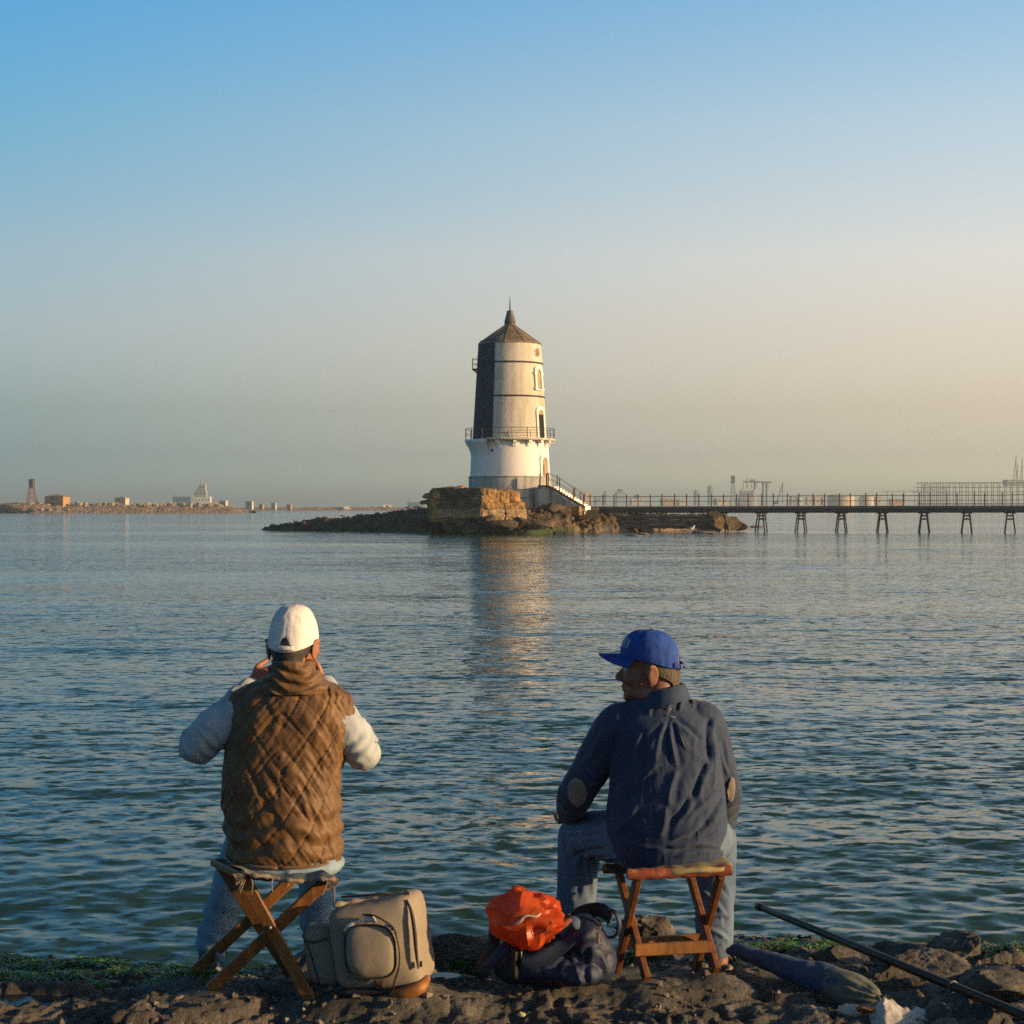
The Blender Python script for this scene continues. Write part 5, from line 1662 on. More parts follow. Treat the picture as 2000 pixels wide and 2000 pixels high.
    set_coords(me, V + Nn * (rip)[:, None])
    link('collar', me, MAT_VEST, vest)
    # sleeves of the jersey
    def sleeve(sh, el, ha, seed):
        mid = sh + (el - sh) * 0.5 + np.array((0, 0, 0.012))
        pts = [sh + (np.array((0.06, 0, 0.02)) if sh[0] < 0 and seed == 1 else np.array((-0.05, 0, 0.02))), sh, mid, el + (sh - el) * 0.08, el + (ha - el) * 0.12 + (0, 0, 0.004), el + (ha - el) * 0.55, el + (ha - el) * 0.93]
        v, f = tube(pts, [0.056, 0.064, 0.078, 0.070, 0.066, 0.056, 0.043], 56, 110, rounded=True)
        me = mesh_vf('sleeve', v, f)
        wrinkle(me, 0.0070, 12, seed, (1, 1, 1)); wrinkle(me, 0.0035, 26, seed + 9, (1, 1, 0.7))
        v, n = coords_of(me), normals_of(me)
        ax = (el - sh) / np.linalg.norm(el - sh)
        t = (v - sh) @ ax / np.linalg.norm(el - sh)
        fo = np.sin(t * 26 + 4 * fbm(v * 6, 2, seed + 3) * 2) * sstep(0.25, 0.8, t) * 0.0032 * (1 + vnoise(v * 14, seed))
        set_coords(me, v + n * fo[:, None])
        return link('sleeve', me, MAT_SWEAT, root)
    sleeve(shL, elL, haL, 1); sleeve(shR, elR, haR, 2)
    # jeans
    pel = loft_rings([(P(a, b, D)[0], D + o, P(a, b, D)[2], w / F * D, dd) for a, b, w, dd, o in ((556, 1708, 92, .13, .03), (556, 1700, 108, .155, .02), (559, 1686, 113, .158, .01), (557, 1670, 100, .125, .0), (556, 1652, 88, .10, .0), (556, 1632, 80, .09, .0))], 60, 40, 2.4)[:2]
    jp = [pel]
    for h, k, a in ((hipL, knL, anL), (hipR, knR, anR)):
        jp.append(limb([h + (0, 0.06, -0.01), (h + k) / 2, k], [0.088, 0.090, 0.074], 24, 20))
        jp.append(limb([k, k + (a - k) * 0.45, a + (k - a) * 0.04], [0.074, 0.070, 0.060], 24, 24))
    me = fuse(jp, 0.0065, 4)
    wrinkle(me, 0.006, 11, 31, (1, 1, 1))
    v, n = coords_of(me), normals_of(me)
    lowm = sstep(P(0, 1700, D + .4)[2] + 0.0, 0.4, v[:, 2])
    set_coords(me, v + n * (0.005 * np.sin(v[:, 2] * 75 + v[:, 0] * 30 + 5 * fbm(v * 6, 2, 3)) * lowm * (0.4 + vnoise(v * 9, 4)))[:, None])
    jeans = link('jeans', me, MAT_JEAN1, root)
    for s, a in ((0, anL), (1, anR)):
        f0 = a + np.array((0.0, -0.06, -0.045))
        sh = [ellipsoid(f0 + (0, 0.03, 0.01), (0.042, 0.065, 0.045), None, 18, 12), ellipsoid(f0 + (-0.005, 0.13, -0.005), (0.046, 0.085, 0.032), None, 18, 12), limb([a - (0, 0.0, 0.03), a + (0, 0, 0.03)], [0.046, 0.044], 16, 8)]
        so = link('shoe', fuse(sh, 0.006, 3), MAT_SHOE, root)
        obj('sole', [ellipsoid(f0 + (0, 0.085, -0.034), (0.047, 0.135, 0.013), None, 20, 8)], MAT_SOLE, so, True)
        pad(f0 + np.array((0, 0.05, -0.045)), 0.14)
    return root
make_person_white()

# a thread of line running from the left hand
tag(obj('fishing_line', tube(resample([P(496, 1328, 5.84), P(474, 1328, 5.86), P(466, 1322, 5.87), P(456, 1306, 5.875), P(446, 1288, 5.88)], 16), 0.0008, 5), M_noise('red_nylon', [(0.3, (0.35, 0.07, 0.05)), (0.7, (0.5, 0.12, 0.08))], 30, 2, 0.5), None, True),
    'thin reddish fishing line rising from the left hand of the person in the white cap', 'line')

# ------------------------------------------------------------------ person in the blue cap
def make_person_blue():
    D = 5.60
    root = thing('person', 'person in blue cap and dark navy shirt, head turned left, sitting on red stool', 'person', (P(1300, 1870, 5.9)[0], 5.7, 0.30))
    HM = rotz(math.radians(78)) @ rotx(math.radians(0))       # face to the left, a little away
    HO = P(1269, 1308, D + 0.01)
    ne = P(1288, 1366, D + 0.03)
    shL, shR = P(1200, 1421, D + 0.02), P(1378, 1416, D + 0.03)
    elL, elR = P(1124, 1552, D + 0.10), P(1414, 1545, D + 0.10)
    haL, haR = P(1112, 1588, D + 0.34), P(1412, 1610, D + 0.34)
    hipL, hipR = P(1255, 1640, D), P(1360, 1640, D)
    knL, knR = P(1132, 1632, D + 0.36), P(1396, 1640, D + 0.40)
    anL, anR = P(1122, 1830, D + 0.34), P(1396, 1850, D + 0.30)
    rows = [(1310, 1680, 92, .12), (1306, 1640, 100, .13), (1302, 1600, 106, .13), (1302, 1549, 102, .125), (1300, 1498, 98, .12), (1298, 1440, 90, .10), (1292, 1400, 76, .08), (1288, 1376, 46, .06), (1286, 1356, 30, .045)]
    torso = loft_rings([(P(a, b, D)[0], D + 0.02, P(a, b, D)[2], w / F * D, dd) for a, b, w, dd in rows], 40, 40)[:2]
    parts = head_parts(HM, HO, 1.1)
    parts += [torso, limb([HO + HM @ (0, -0.03, -0.03), HO + HM @ (0, -0.035, -0.08), ne, ne - (0, 0, 0.06)], [0.060, 0.060, 0.058, 0.055])]
    parts += [limb([shL, elL], [0.055, 0.045]), limb([elL, haL], [0.045, 0.030]), limb([shR, elR], [0.055, 0.045]), limb([elR, haR], [0.045, 0.030])]
    parts += [limb([hipL, knL], [0.085, 0.06]), limb([knL, anL], [0.058, 0.038]), limb([hipR, knR], [0.085, 0.06]), limb([knR, anR], [0.058, 0.038])]
    parts += hand_parts(haL, (-0.1, 0.8, -0.5), (0.9, 0.2, 0.2), 0.45)
    parts += hand_parts(haR, (-0.1, 0.85, -0.5), (-0.9, 0.2, 0.2), 0.40)
    # bare feet in sandals
    for a in (anL, anR):
        f0 = a + np.array((0.012, 0.0, -0.035))
        parts += [limb([a, f0 + (0, -0.01, -0.012)], [0.036, 0.034]), limb([f0 + (0, -0.03, -0.015), f0 + (0.02, 0.10, -0.02), f0 + (0.03, 0.16, -0.03)], [0.033, 0.037, 0.028])]
        for k in range(5):
            q = f0 + (0.062 - k * 0.018, 0.175 - 0.010 * k, -0.036)
            parts.append(limb([q, q + (0.008, 0.032 - 0.003 * k, -0.002)], [0.0115 - 0.0008 * k, 0.010 - 0.0008 * k], 8, 6))
    body = fuse(parts, 0.0052, 2)
    link('body', body, MAT_SKIN2, root)
    for s in (-1, 1):
        obj('eye', ellipsoid(HO + HM @ (s * 0.031, 0.080, 0.003), (0.011, 0.011, 0.011), None, 12, 8), MAT_EYE, root, True)
    obj('hair', hair_cap(HM, HO, -0.070, 1.01, 5, 84), MAT_HAIR2, root, True)
    # cap
    CM = HM @ rotx(math.radians(3))
    CO = HO + HM @ (0, -0.002, 0.048)
    cp = obj('cap', cap_shell(0.0890, 0.113, 0.098, CM, CO, 0.040, (0.30, 0.07, 0.24)), MAT_CAPB, root, True)
    obj('bill', cap_bill(0.0885, 0.108, CM, CO, 0.084, 0.004, 0.030, 0.06), MAT_CAPB, cp, True)
    obj('button', ellipsoid(CO + CM @ (0, 0, 0.098), (0.008, 0.008, 0.005), None, 10, 6), MAT_CAPB, cp, True)
    # four pale embroidered bars on the front panel
    def on_cap(a, t, off=0.0015):
        r = math.cos(t * math.pi / 2) ** 0.62
        return CO + CM @ ((0.0885 + off) * math.cos(a) * r, (0.110 + off) * math.sin(a) * r, 0.098 * math.sin(t * math.pi / 2) ** 1.05 - 0.04 * (1 - t) * (0.5 - 0.5 * math.sin(a)) ** 2 + off * 0.5)
    MAT_EMB = M_noise('pale_blue_embroidery', [(0.3, (0.30, 0.50, 0.58)), (0.7, (0.42, 0.62, 0.68))], 60, 3, 0.8)
    for k in range(4):
        a = math.radians(108 + k * 8)
        obj('embroidered_bar', tube([on_cap(a, 0.20, 0.003), on_cap(a + 0.02, 0.34, 0.003), on_cap(a + 0.04, 0.48 - 0.03 * abs(k - 1), 0.003)], 0.0021, 6), MAT_EMB, cp, True)
    st = [CO + CM @ (0.0895 * math.cos(a), 0.111 * math.sin(a), -0.032 - 0.006 * math.sin(6 * a)) for a in np.linspace(math.radians(236), math.radians(292), 12)]
    st = [CO + CM @ (-0.045, -0.098, -0.026)] + st[2:] + [CO + CM @ (0.05, -0.118, -0.036)]
    obj('strap', tube(resample([CO + CM @ (-0.055, -0.093, -0.020), CO + CM @ (-0.03, -0.113, -0.026), CO + CM @ (0, -0.121, -0.027), CO + CM @ (0.03, -0.117, -0.026), CO + CM @ (0.05, -0.105, -0.020)], 16), 0.0095, 8, flat=0.25, up=(0.3, -0.8, 0.0)), MAT_CAPB, cp, True)
    obj('buckle', box(CO + CM @ (-0.030, -0.1155, -0.026), (0.012, 0.012, 0.016), CM, 0.001), MAT_SOLE, cp)
    obj('strap_end', tube([CO + CM @ (-0.02, -0.120, -0.027), CO + CM @ (-0.015, -0.136, -0.030)], 0.009, 8, flat=0.25, up=(1, 0, 0)), MAT_CAPB, cp, True)
    # shirt
    sr = [(1310, 1688, 94, .150), (1308, 1664, 108, .160), (1304, 1640, 113, .162), (1301, 1600, 118, .162), (1302, 1570, 115, .158), (1303, 1549, 112, .152), (1302, 1520, 109, .147), (1300, 1490, 108, .142), (1299, 1450, 107, .138), (1294, 1415, 106, .130), (1290, 1398, 98, .120), (1289, 1385, 80, .110), (1288, 1371, 60, .100), (1287, 1356, 46, .088), (1287, 1342, 40, .080)]
    rows = []
    for i, (a, b, w, dd) in enumerate(sr):
        q = P(a, b, D); rows.append((q[0], D + 0.012 + 0.03 * sstep(6, 12, i), q[2], w / F * D, dd))
    tr_ = loft_rings(rows, 90, 80, 2.15)[:2]
    sp = [tr_]
    for sh, el, ha in ((shL, elL, haL), (shR, elR, haR)):
        sp.append(limb([sh + (ne - sh) * 0.3, sh, sh + (el - sh) * 0.5, el], [0.066, 0.071, 0.070, 0.065], 30, 40))
        sp.append(limb([el, el + (ha - el) * 0.5, el + (ha - el) * 0.88], [0.066, 0.058, 0.050], 30, 30))
    me = fuse(sp, 0.0046, 6)
    wrinkle(me, 0.0035, 9, 71, (1, 1, 0.6))
    wrinkle(me, 0.0030, 22, 73, (1, 1, 0.45))
    folds(me, [
        (1300, 1394, 1298, 1480, .010, -.012), (1301, 1398, 1312, 1490, .011, .009), (1306, 1402, 1330, 1460, .010, -.008), (1308, 1398, 1345, 1432, .010, .005),
        (1294, 1402, 1270, 1475, .012, .008), (1286, 1402, 1250, 1455, .012, -.006), (1316, 1400, 1370, 1440, .011, -.006), (1382, 1400, 1376, 1480, .013, -.018), (1376, 1480, 1340, 1545, .013, -.020), (1340, 1545, 1300, 1590, .013, -.018),
        (1312, 1490, 1296, 1560, .016, .014), (1296, 1560, 1280, 1620, .016, .012), (1390, 1440, 1386, 1530, .012, .012), (1405, 1520, 1330, 1590, .014, .013), (1415, 1545, 1340, 1620, .012, -.014), (1418, 1580, 1300, 1625, .012, .013),
        (1410, 1605, 1290, 1632, .010, -.012), (1275, 1480, 1235, 1540, .013, .009), (1262, 1500, 1212, 1580, .014, -.009), (1240, 1560, 1200, 1620, .014, .010), (1250, 1420, 1228, 1480, .011, .008),
        (1330, 1350, 1318, 1385, .008, -.012), (1352, 1352, 1350, 1384, .009, .010), (1310, 1352, 1300, 1386, .008, .009), (1275, 1368, 1262, 1392, .008, .008), (1290, 1640, 1400, 1646, .010, -.016), (1310, 1655, 1402, 1640, .009, .012),
        (1205, 1630, 1290, 1640, .010, .008), (1185, 1420, 1150, 1490, .013, .010), (1172, 1410, 1128, 1500, .012, -.009), (1160, 1500, 1182, 1530, .010, -.010), (1130, 1505, 1165, 1540, .009, .009), (1400, 1450, 1424, 1520, .010, .010)], D)
    shirt = link('shirt', me, MAT_SHIRT, root)
    # yoke seam and the stitched pleat
    def on_back(px, py):
        q = P(px, py, D)
        v = coords_of(me)
        k = np.argmin((v[:, 0] - q[0]) ** 2 + (v[:, 2] - q[2]) ** 2 + 10 * (v[:, 1] > D) + 0 * q[1])
        return v[k] - np.array((0, 0.003, 0))
    seam = [on_back(px, py) for px, py in ((1236, 1372), (1255, 1374), (1275, 1376), (1296, 1377), (1318, 1377), (1340, 1375), (1362, 1373), (1384, 1378))]
    obj('yoke_seam', tube(resample(seam, 30), 0.0022, 5), MAT_SHIRT, shirt, True)
    for a, b in (((1298, 1392), (1308, 1380)), ((1298, 1392), (1314, 1394)), ((1308, 1380), (1290, 1378)), ((1322, 1424), (1330, 1450))):
        obj('stitching', tube([on_back(*a), on_back(*b)], 0.0008, 4), MAT_THREAD, shirt, True)
    # collar
    C0 = P(1290, 1366, D + 0.02)
    n = 48
    V = []
    prof = [(1.08, -0.01, 0), (1.04, 0.016, 0), (1.0, 0.036, 0), (1.03, 0.043, 0), (1.14, 0.033, 1), (1.28, 0.006, 1), (1.42, -0.022, 1)]
    for k, (g, h, o) in enumerate(prof):
        for i in range(n):
            a = math.radians(200 + 310 * i / (n - 1) - 65)
            x, y = 0.073 * g * math.cos(a), 0.082 * g * math.sin(a)
            tilt = 0.30 * x + (-0.10) * (y + 0.02)
            V.append(C0 + np.array((x + 0.008, y, h + tilt * (0.6 + 0.2 * o) + 0.006)))
    V = np.array(V)
    me2 = mesh_vf('collar', V, grid_faces(n, len(prof)))
    wrinkle(me2, 0.003, 20, 5)
    link('collar', me2, MAT_SHIRT, shirt)
    # elbow patch, an oval laid over the sleeve towards the camera
    def oval_patch(px, py, rx, ry, rot):
        v = coords_of(me); V2, Fc = [], []
        c0 = P(px, py, D)
        R = [0, 0.35, 0.7, 0.92, 1.0]; n2 = 24
        for r in R:
            for i in range(n2):
                a = 2 * math.pi * i / n2
                x, z = rx * r * math.cos(a), ry * r * math.sin(a)
                V2.append(c0 + np.array((x * math.cos(rot) - z * math.sin(rot), 0, x * math.sin(rot) + z * math.cos(rot))))
        V2 = np.array(V2)
        front = v[(np.abs(v[:, 0] - c0[0]) < 0.15) & (np.abs(v[:, 2] - c0[2]) < 0.15)]
        for q in V2:
            d2 = (front[:, 0] - q[0]) ** 2 + (front[:, 2] - q[2]) ** 2
            near = front[d2 < 0.009 ** 2]
            q[1] = (near[:, 1].min() if len(near) else front[np.argmin(d2)][1]) - 0.004
        V2[-n2:, 1] += 0.004
        for k in range(len(R) - 1):
            for i in range(n2):
                j = (i + 1) % n2
                Fc.append((k * n2 + i, k * n2 + j, (k + 1) * n2 + j, (k + 1) * n2 + i))
        obj('elbow_patch', (V2, Fc), MAT_PATCH, shirt, True)
    oval_patch(1128, 1551, 0.036, 0.056, 0.10)
    oval_patch(1430, 1546, 0.016, 0.050, -0.05)
    # jeans
    pel = loft_rings([(P(a, b, D)[0], D + o, P(a, b, D)[2], w / F * D, dd) for a, b, w, dd, o in ((1306, 1694, 88, .12, .04), (1306, 1684, 96, .13, .03), (1306, 1668, 98, .13, .02), (1306, 1640, 94, .12, .01), (1304, 1615, 90, .11, .0))], 60, 40, 2.4)[:2]
    jp = [pel]
    for h, k, a in ((hipL, knL, anL), (hipR, knR, anR)):
        jp.append(limb([h, (h + k) / 2 + (0, 0, 0.008), k], [0.108, 0.096, 0.082], 26, 22))
        jp.append(limb([k, k + (a - k) * 0.5, a + (k - a) * 0.03], [0.082, 0.076, 0.066], 26, 26))
    me = fuse(jp, 0.0062, 4)
    wrinkle(me, 0.007, 10, 41, (1, 1, 0.7))
    folds(me, [(1170, 1600, 1105, 1630, .010, .012), (1180, 1625, 1110, 1690, .012, -.014), (1200, 1640, 1150, 1680, .012, .012), (1100, 1640, 1110, 1720, .010, .010), (1140, 1660, 1130, 1760, .012, -.010), (1150, 1650, 1158, 1760, .010, .010),
               (1372, 1740, 1420, 1790, .010, .012), (1370, 1790, 1425, 1800, .010, -.012), (1385, 1815, 1425, 1835, .009, .012), (1375, 1845, 1420, 1838, .008, -.010), (1400, 1700, 1425, 1760, .010, -.009)], D + 0.25)
    link('jeans', me, MAT_JEAN2, root)
    for a in (anL, anR):
        f0 = a + np.array((0.012, 0.0, -0.035))
        sd = obj('sandal', xf(ellipsoid((0, 0, 0), (0.050, 0.150, 0.012), None, 24, 8), rotz(-0.18), f0 + (0.018, 0.065, -0.062)), MAT_SANDAL, root, True)
        for yy, w in ((0.02, 0.044), (0.115, 0.048)):
            arc = [f0 + np.array((0.012 + yy * 0.18 + w * math.cos(t), yy, -0.055 + 0.062 * math.sin(t) * (1.0 if yy < 0.1 else 0.8))) for t in np.linspace(0, math.pi, 12)]
            obj('sandal_strap', tube(arc, 0.008, 8, flat=0.4, up=(0, 1, 0)), MAT_SANDAL, sd, True)
        pad(f0 + np.array((0.01, 0.05, -0.075)), 0.15)
    return root
make_person_blue()

# ================================================================== stools, bags and gear on the rock
MAT_WOOD = M_noise('varnished_wood', [(0.3, (0.10, 0.040, 0.010)), (0.55, (0.22, 0.095, 0.022)), (0.75, (0.33, 0.16, 0.045))], 6, 8, 0.55, 0.25, 40, 0.002, (6, 6, 0.9))
MAT_WOOD2 = M_noise('reddish_wood', [(0.3, (0.075, 0.026, 0.010)), (0.55, (0.17, 0.062, 0.018)), (0.75, (0.28, 0.12, 0.035))], 6, 8, 0.55, 0.25, 40, 0.002, (6, 6, 0.9))
MAT_CANVAS = M_noise('faded_blue_canvas', [(0.3, (0.07, 0.10, 0.11)), (0.7, (0.16, 0.20, 0.20))], 8, 7, 0.95, 0.4, 300, 0.002)
MAT_FRAY = M_noise('frayed_jute', [(0.3, (0.16, 0.13, 0.10)), (0.7, (0.32, 0.27, 0.21))], 30, 6, 0.95, 0.6, 200, 0.003)
MAT_REDC = M_noise('red_seat_cloth', [(0.35, (0.12, 0.024, 0.015)), (0.60, (0.20, 0.048, 0.024)), (0.76, (0.34, 0.22, 0.12))], 22, 5, 0.9, 0.4, 260, 0.002)
MAT_CUSH = M_noise('patterned_cushion', [(0.32, (0.05, 0.13, 0.13)), (0.50, (0.22, 0.20, 0.11)), (0.66, (0.34, 0.26, 0.11)), (0.8, (0.40, 0.36, 0.24))], 14, 4, 0.9, 0.3, 200, 0.002)
MAT_STEELB = M_noise('worn_steel', [(0.3, (0.14, 0.14, 0.14)), (0.7, (0.26, 0.26, 0.25))], 20, 5, 0.5, metallic=0.6)
MAT_BEIGE = M_noise('taupe_bag_fabric', [(0.3, (0.21, 0.185, 0.145)), (0.7, (0.29, 0.26, 0.21))], 6, 7, 0.75, 0.3, 500, 0.0012)
MAT_ZIP = M_noise('black_zip_tape', [(0.3, (0.010, 0.010, 0.011)), (0.7, (0.022, 0.020, 0.020))], 40, 4, 0.7)
MAT_STRAP = M_noise('brown_webbing', [(0.3, (0.04, 0.024, 0.015)), (0.7, (0.085, 0.050, 0.030))], 60, 4, 0.85, 0.5, 300, 0.001)
MAT_TAN = M_noise('tan_leather_trim', [(0.3, (0.20, 0.075, 0.018)), (0.7, (0.34, 0.14, 0.035))], 30, 5, 0.6)
MAT_LINING = M_noise('pale_lining', [(0.3, (0.50, 0.50, 0.48)), (0.7, (0.64, 0.63, 0.60))], 20, 4, 0.9)
MAT_NAVYB = M_noise('navy_nylon', [(0.3, (0.005, 0.013, 0.040)), (0.7, (0.011, 0.025, 0.068))], 8, 6, 0.62, 0.3, 300, 0.001)
MAT_BLKB = M_noise('black_nylon', [(0.3, (0.006, 0.006, 0.008)), (0.7, (0.014, 0.014, 0.017))], 8, 6, 0.5, 0.3, 300, 0.001)
MAT_ORANGE = M_noise('orange_plastic_film', [(0.35, (0.60, 0.085, 0.016)), (0.65, (0.72, 0.14, 0.035)), (0.8, (0.70, 0.26, 0.15))], 9, 5, 0.32, 0.3, 60, 0.003, transl=0.42)
MAT_PRINT = M_noise('dark_print', [(0.3, (0.03, 0.02, 0.015)), (0.7, (0.06, 0.035, 0.02))], 30, 3, 0.5)
MAT_WPLAST = M_noise('white_plastic_film', [(0.35, (0.55, 0.54, 0.50)), (0.7, (0.70, 0.68, 0.63))], 10, 5, 0.4, 0.3, 60, 0.003, transl=0.3)
MAT_CASE = M_noise('blue_case_cloth', [(0.3, (0.026, 0.060, 0.12)), (0.7, (0.055, 0.100, 0.18))], 7, 6, 0.85, 0.35, 300, 0.0015)
MAT_CASE2 = M_noise('grey_green_cloth', [(0.3, (0.08, 0.10, 0.085)), (0.7, (0.17, 0.19, 0.16))], 9, 6, 0.85, 0.35, 300, 0.0015)
MAT_POLE = M_noise('dark_lacquered_pole', [(0.3, (0.010, 0.006, 0.005)), (0.7, (0.024, 0.012, 0.009))], 8, 6, 0.48, 0.2, 60, 0.001)

# ------------------------------------------------------------------ canvas stool under the person in the white cap
def stool_canvas():
    t = thing('folding_stool', 'wooden folding stool with frayed blue canvas seat under the person in the white cap', 'stool', (P(500, 1900, 5.42)[0], 5.42, 0.36))
    def leg(a, b, mat=MAT_WOOD, w=0.042, th=0.020):
        a, b = P(*a), P(*b)
        o = obj('leg', beam(a, b, th, w, up=np.cross(b - a, (0, 1, 0.15)), ch=0.003), mat, t)
        pad(b, 0.15)
        return o
    leg((472, 1708, 5.27), (611, 1962, 5.245)); leg((640, 1718, 5.30), (411, 1932, 5.29))
    leg((433, 1690, 5.57), (570, 1905, 5.53)); leg((588, 1700, 5.58), (380, 1898, 5.55))
    obj('seat_rail', beam(P(419, 1684, 5.62), P(474, 1710, 5.23), 0.030, 0.026), MAT_WOOD, t)
    obj('seat_rail', beam(P(652, 1722, 5.24), P(598, 1697, 5.62), 0.030, 0.026), MAT_WOOD, t)
    obj('bolt', tube([P(527, 1812, 5.22), P(528, 1806, 5.64)], 0.007, 8), MAT_STEELB, t, True)
    obj('foot_rail', beam(P(447, 1893, 5.30), P(424, 1866, 5.54), 0.012, 0.032), MAT_STEELB, t)
    obj('foot_rail', beam(P(592, 1925, 5.25), P(560, 1885, 5.53), 0.012, 0.030), MAT_WOOD, t)
    nu, nv = 26, 26
    V = []
    A0, A1, B0, B1 = P(417, 1680, 5.63), P(472, 1706, 5.22), P(600, 1692, 5.63), P(654, 1719, 5.22)
    for j in range(nv):
        s = j / (nv - 1)
        for i in range(nu):
            u = i / (nu - 1)
            q = (A0 * (1 - s) + A1 * s) * (1 - u) + (B0 * (1 - s) + B1 * s) * u
            q = q - np.array((0, 0, 0.020 * math.sin(math.pi * u) - 0.012))
            q = q + np.array((0, 0.008 * math.sin(u * 17 + 2) * (s > 0.9), 0.003 * math.sin(u * 21 + s * 9)))
            V.append(q)
    # wraps down over the rails
    V = np.array(V)
    W = np.concatenate([V, V - (0, 0, 0.006)])
    n = nu * nv
    f = [tuple(q) for q in grid_faces(nu, nv)]
    f += [tuple(n + i for i in q[::-1]) for q in f]
    seat = obj('seat', (W, f), MAT_CANVAS, t, True)
    edge = [V[(nv - 1) * nu + i] + (0, -0.003, -0.004) for i in range(nu)]
    obj('frayed_edge', tube(edge, [0.007 + 0.003 * math.sin(i * 2.1) for i in range(nu)], 7), MAT_FRAY, seat, True)
    rr = random.Random(4)
    for px, py in ((476, 1712), (480, 1716), (488, 1712), (535, 1712), (640, 1722), (648, 1726), (560, 1714)):
        a = P(px, py, 5.215)
        obj('loose_thread', tube(resample([a, a + (rr.uniform(-.012, .012), -.006, -.02), a + (rr.uniform(-.025, .015), -.004, -.045 - rr.random() * .02)], 7), 0.0022, 5), MAT_FRAY, seat, True)
    fl = [P(472, 1704, 5.225), P(468, 1718, 5.218), P(466, 1735, 5.222)]
    for (a, b) in (((466, 1706), (468, 1728)), ((650, 1720), (645, 1738))):
        V2 = []
        for s in np.linspace(0, 1, 6):
            c = P(a[0] + (b[0] - a[0]) * s, a[1] + (b[1] - a[1]) * s, 5.212)
            for w in (-0.02, 0, 0.022): V2.append(c + np.array((w * (1 - 0.5 * s), 0.006 * math.sin(7 * s + w * 90), 0)))
        obj('seat_flap', (np.array(V2), grid_faces(3, 6)), MAT_FRAY, seat, True)
    return t
stool_canvas()

# ------------------------------------------------------------------ stool under the person in the blue cap
def stool_red():
    t = thing('folding_stool', 'reddish wooden folding stool with red cloth seat under the person in the blue cap', 'stool', (P(1300, 1880, 5.55)[0], 5.55, 0.34))
    def leg(a, b):
        a, b = P(*a), P(*b)
        obj('leg', beam(a, b, 0.022, 0.040, up=np.cross(b - a, (1, 0.2, 0)), ch=0.003), MAT_WOOD2, t)
        pad(b, 0.15)
    leg((1208, 1702, 5.70), (1263, 1914, 5.39)); leg((1246, 1712, 5.40), (1204, 1897, 5.68))
    leg((1347, 1708, 5.76), (1400, 1896, 5.46)); leg((1408, 1708, 5.46), (1357, 1896, 5.74))
    obj('seat_rail', tube([P(1178, 1698, 5.72), P(1372, 1690, 5.78)], 0.017, 10), MAT_WOOD2, t, True)
    obj('seat_rail', tube([P(1226, 1708, 5.38), P(1428, 1699, 5.45)], 0.017, 10), MAT_WOOD2, t, True)
    obj('stretcher', beam(P(1240, 1856, 5.42), P(1388, 1848, 5.49), 0.020, 0.042), MAT_WOOD, t)
    obj('stretcher', beam(P(1218, 1842, 5.63), P(1368, 1833, 5.70), 0.020, 0.036), MAT_WOOD, t)
    for a in ((1224, 1800, 5.56), (1372, 1795, 5.62)):
        obj('bolt', tube([P(*a) - (0.03, 0.0, 0), P(*a) + (0.03, 0, 0)], 0.007, 8), MAT_STEELB, t, True)
    # cloth seat wrapped over both rails
    nu, nv = 40, 22
    V = []
    for i in range(nu):
        u = i / (nu - 1)
        fr = P(1226, 1708, 5.38) * (1 - u) + P(1428, 1699, 5.45) * u; re = P(1180, 1698, 5.72) * (1 - u) + P(1374, 1690, 5.78) * u
        for j in range(nv):
            s = j / (nv - 1)
            if s < 0.3:
                a = math.radians(-100 + 190 * s / 0.3 )
                q = fr + np.array((0, -0.021 * math.cos(a), 0.021 * math.sin(a)))
            else:
                k = (s - 0.3) / 0.7
                q = fr * (1 - k) + re * k + np.array((0, 0, 0.021 - 0.030 * math.sin(math.pi * k)))
            q = q + np.array((0, 0, 0.0016 * math.sin(u * 40 + s * 8)))
            V.append(q)
    seat = obj('seat', (np.array(V), grid_faces(nv, nu)), MAT_REDC, t, True)
    # cushion
    c0 = P(1340, 1684, 5.545)
    def sq(x): return math.copysign(abs(x) ** 0.5, x)
    v, f = ellipsoid((0, 0, 0), (1, 1, 1), None, 60, 24)
    w = np.sign(v) * np.abs(v) ** 0.55
    w = w * np.array((0.150, 0.15, 0.016))
    w[:, 2] *= 1 + 0.22 * np.sin(w[:, 0] * 60) * (np.abs(w[:, 1]) > 0.09)
    w = w + 0.006 * np.stack([fbm(w * 16, 2, 3), fbm(w * 16, 2, 4), fbm(w * 14, 2, 5)], 1)
    obj('cushion', xf((w, f), rotz(0.18) @ roty(-0.035), c0), MAT_CUSH, t, True)
    return t
stool_red()

# ------------------------------------------------------------------ taupe backpack
def rounded_block(fn, e=7.0, nu=80, nv=44):
    """superellipsoid in the unit cube mapped by fn(u, v, w)"""
    v, f = ellipsoid((0, 0, 0), (1, 1, 1), None, nu, nv)
    # push the sphere out towards a cube
    m = (np.abs(v) ** e).sum(1) ** (1 / e)
    v = v / m[:, None]
    return np.array([fn((a + 1) / 2, (c + 1) / 2, (b + 1) / 2) for a, b, c in v]), f

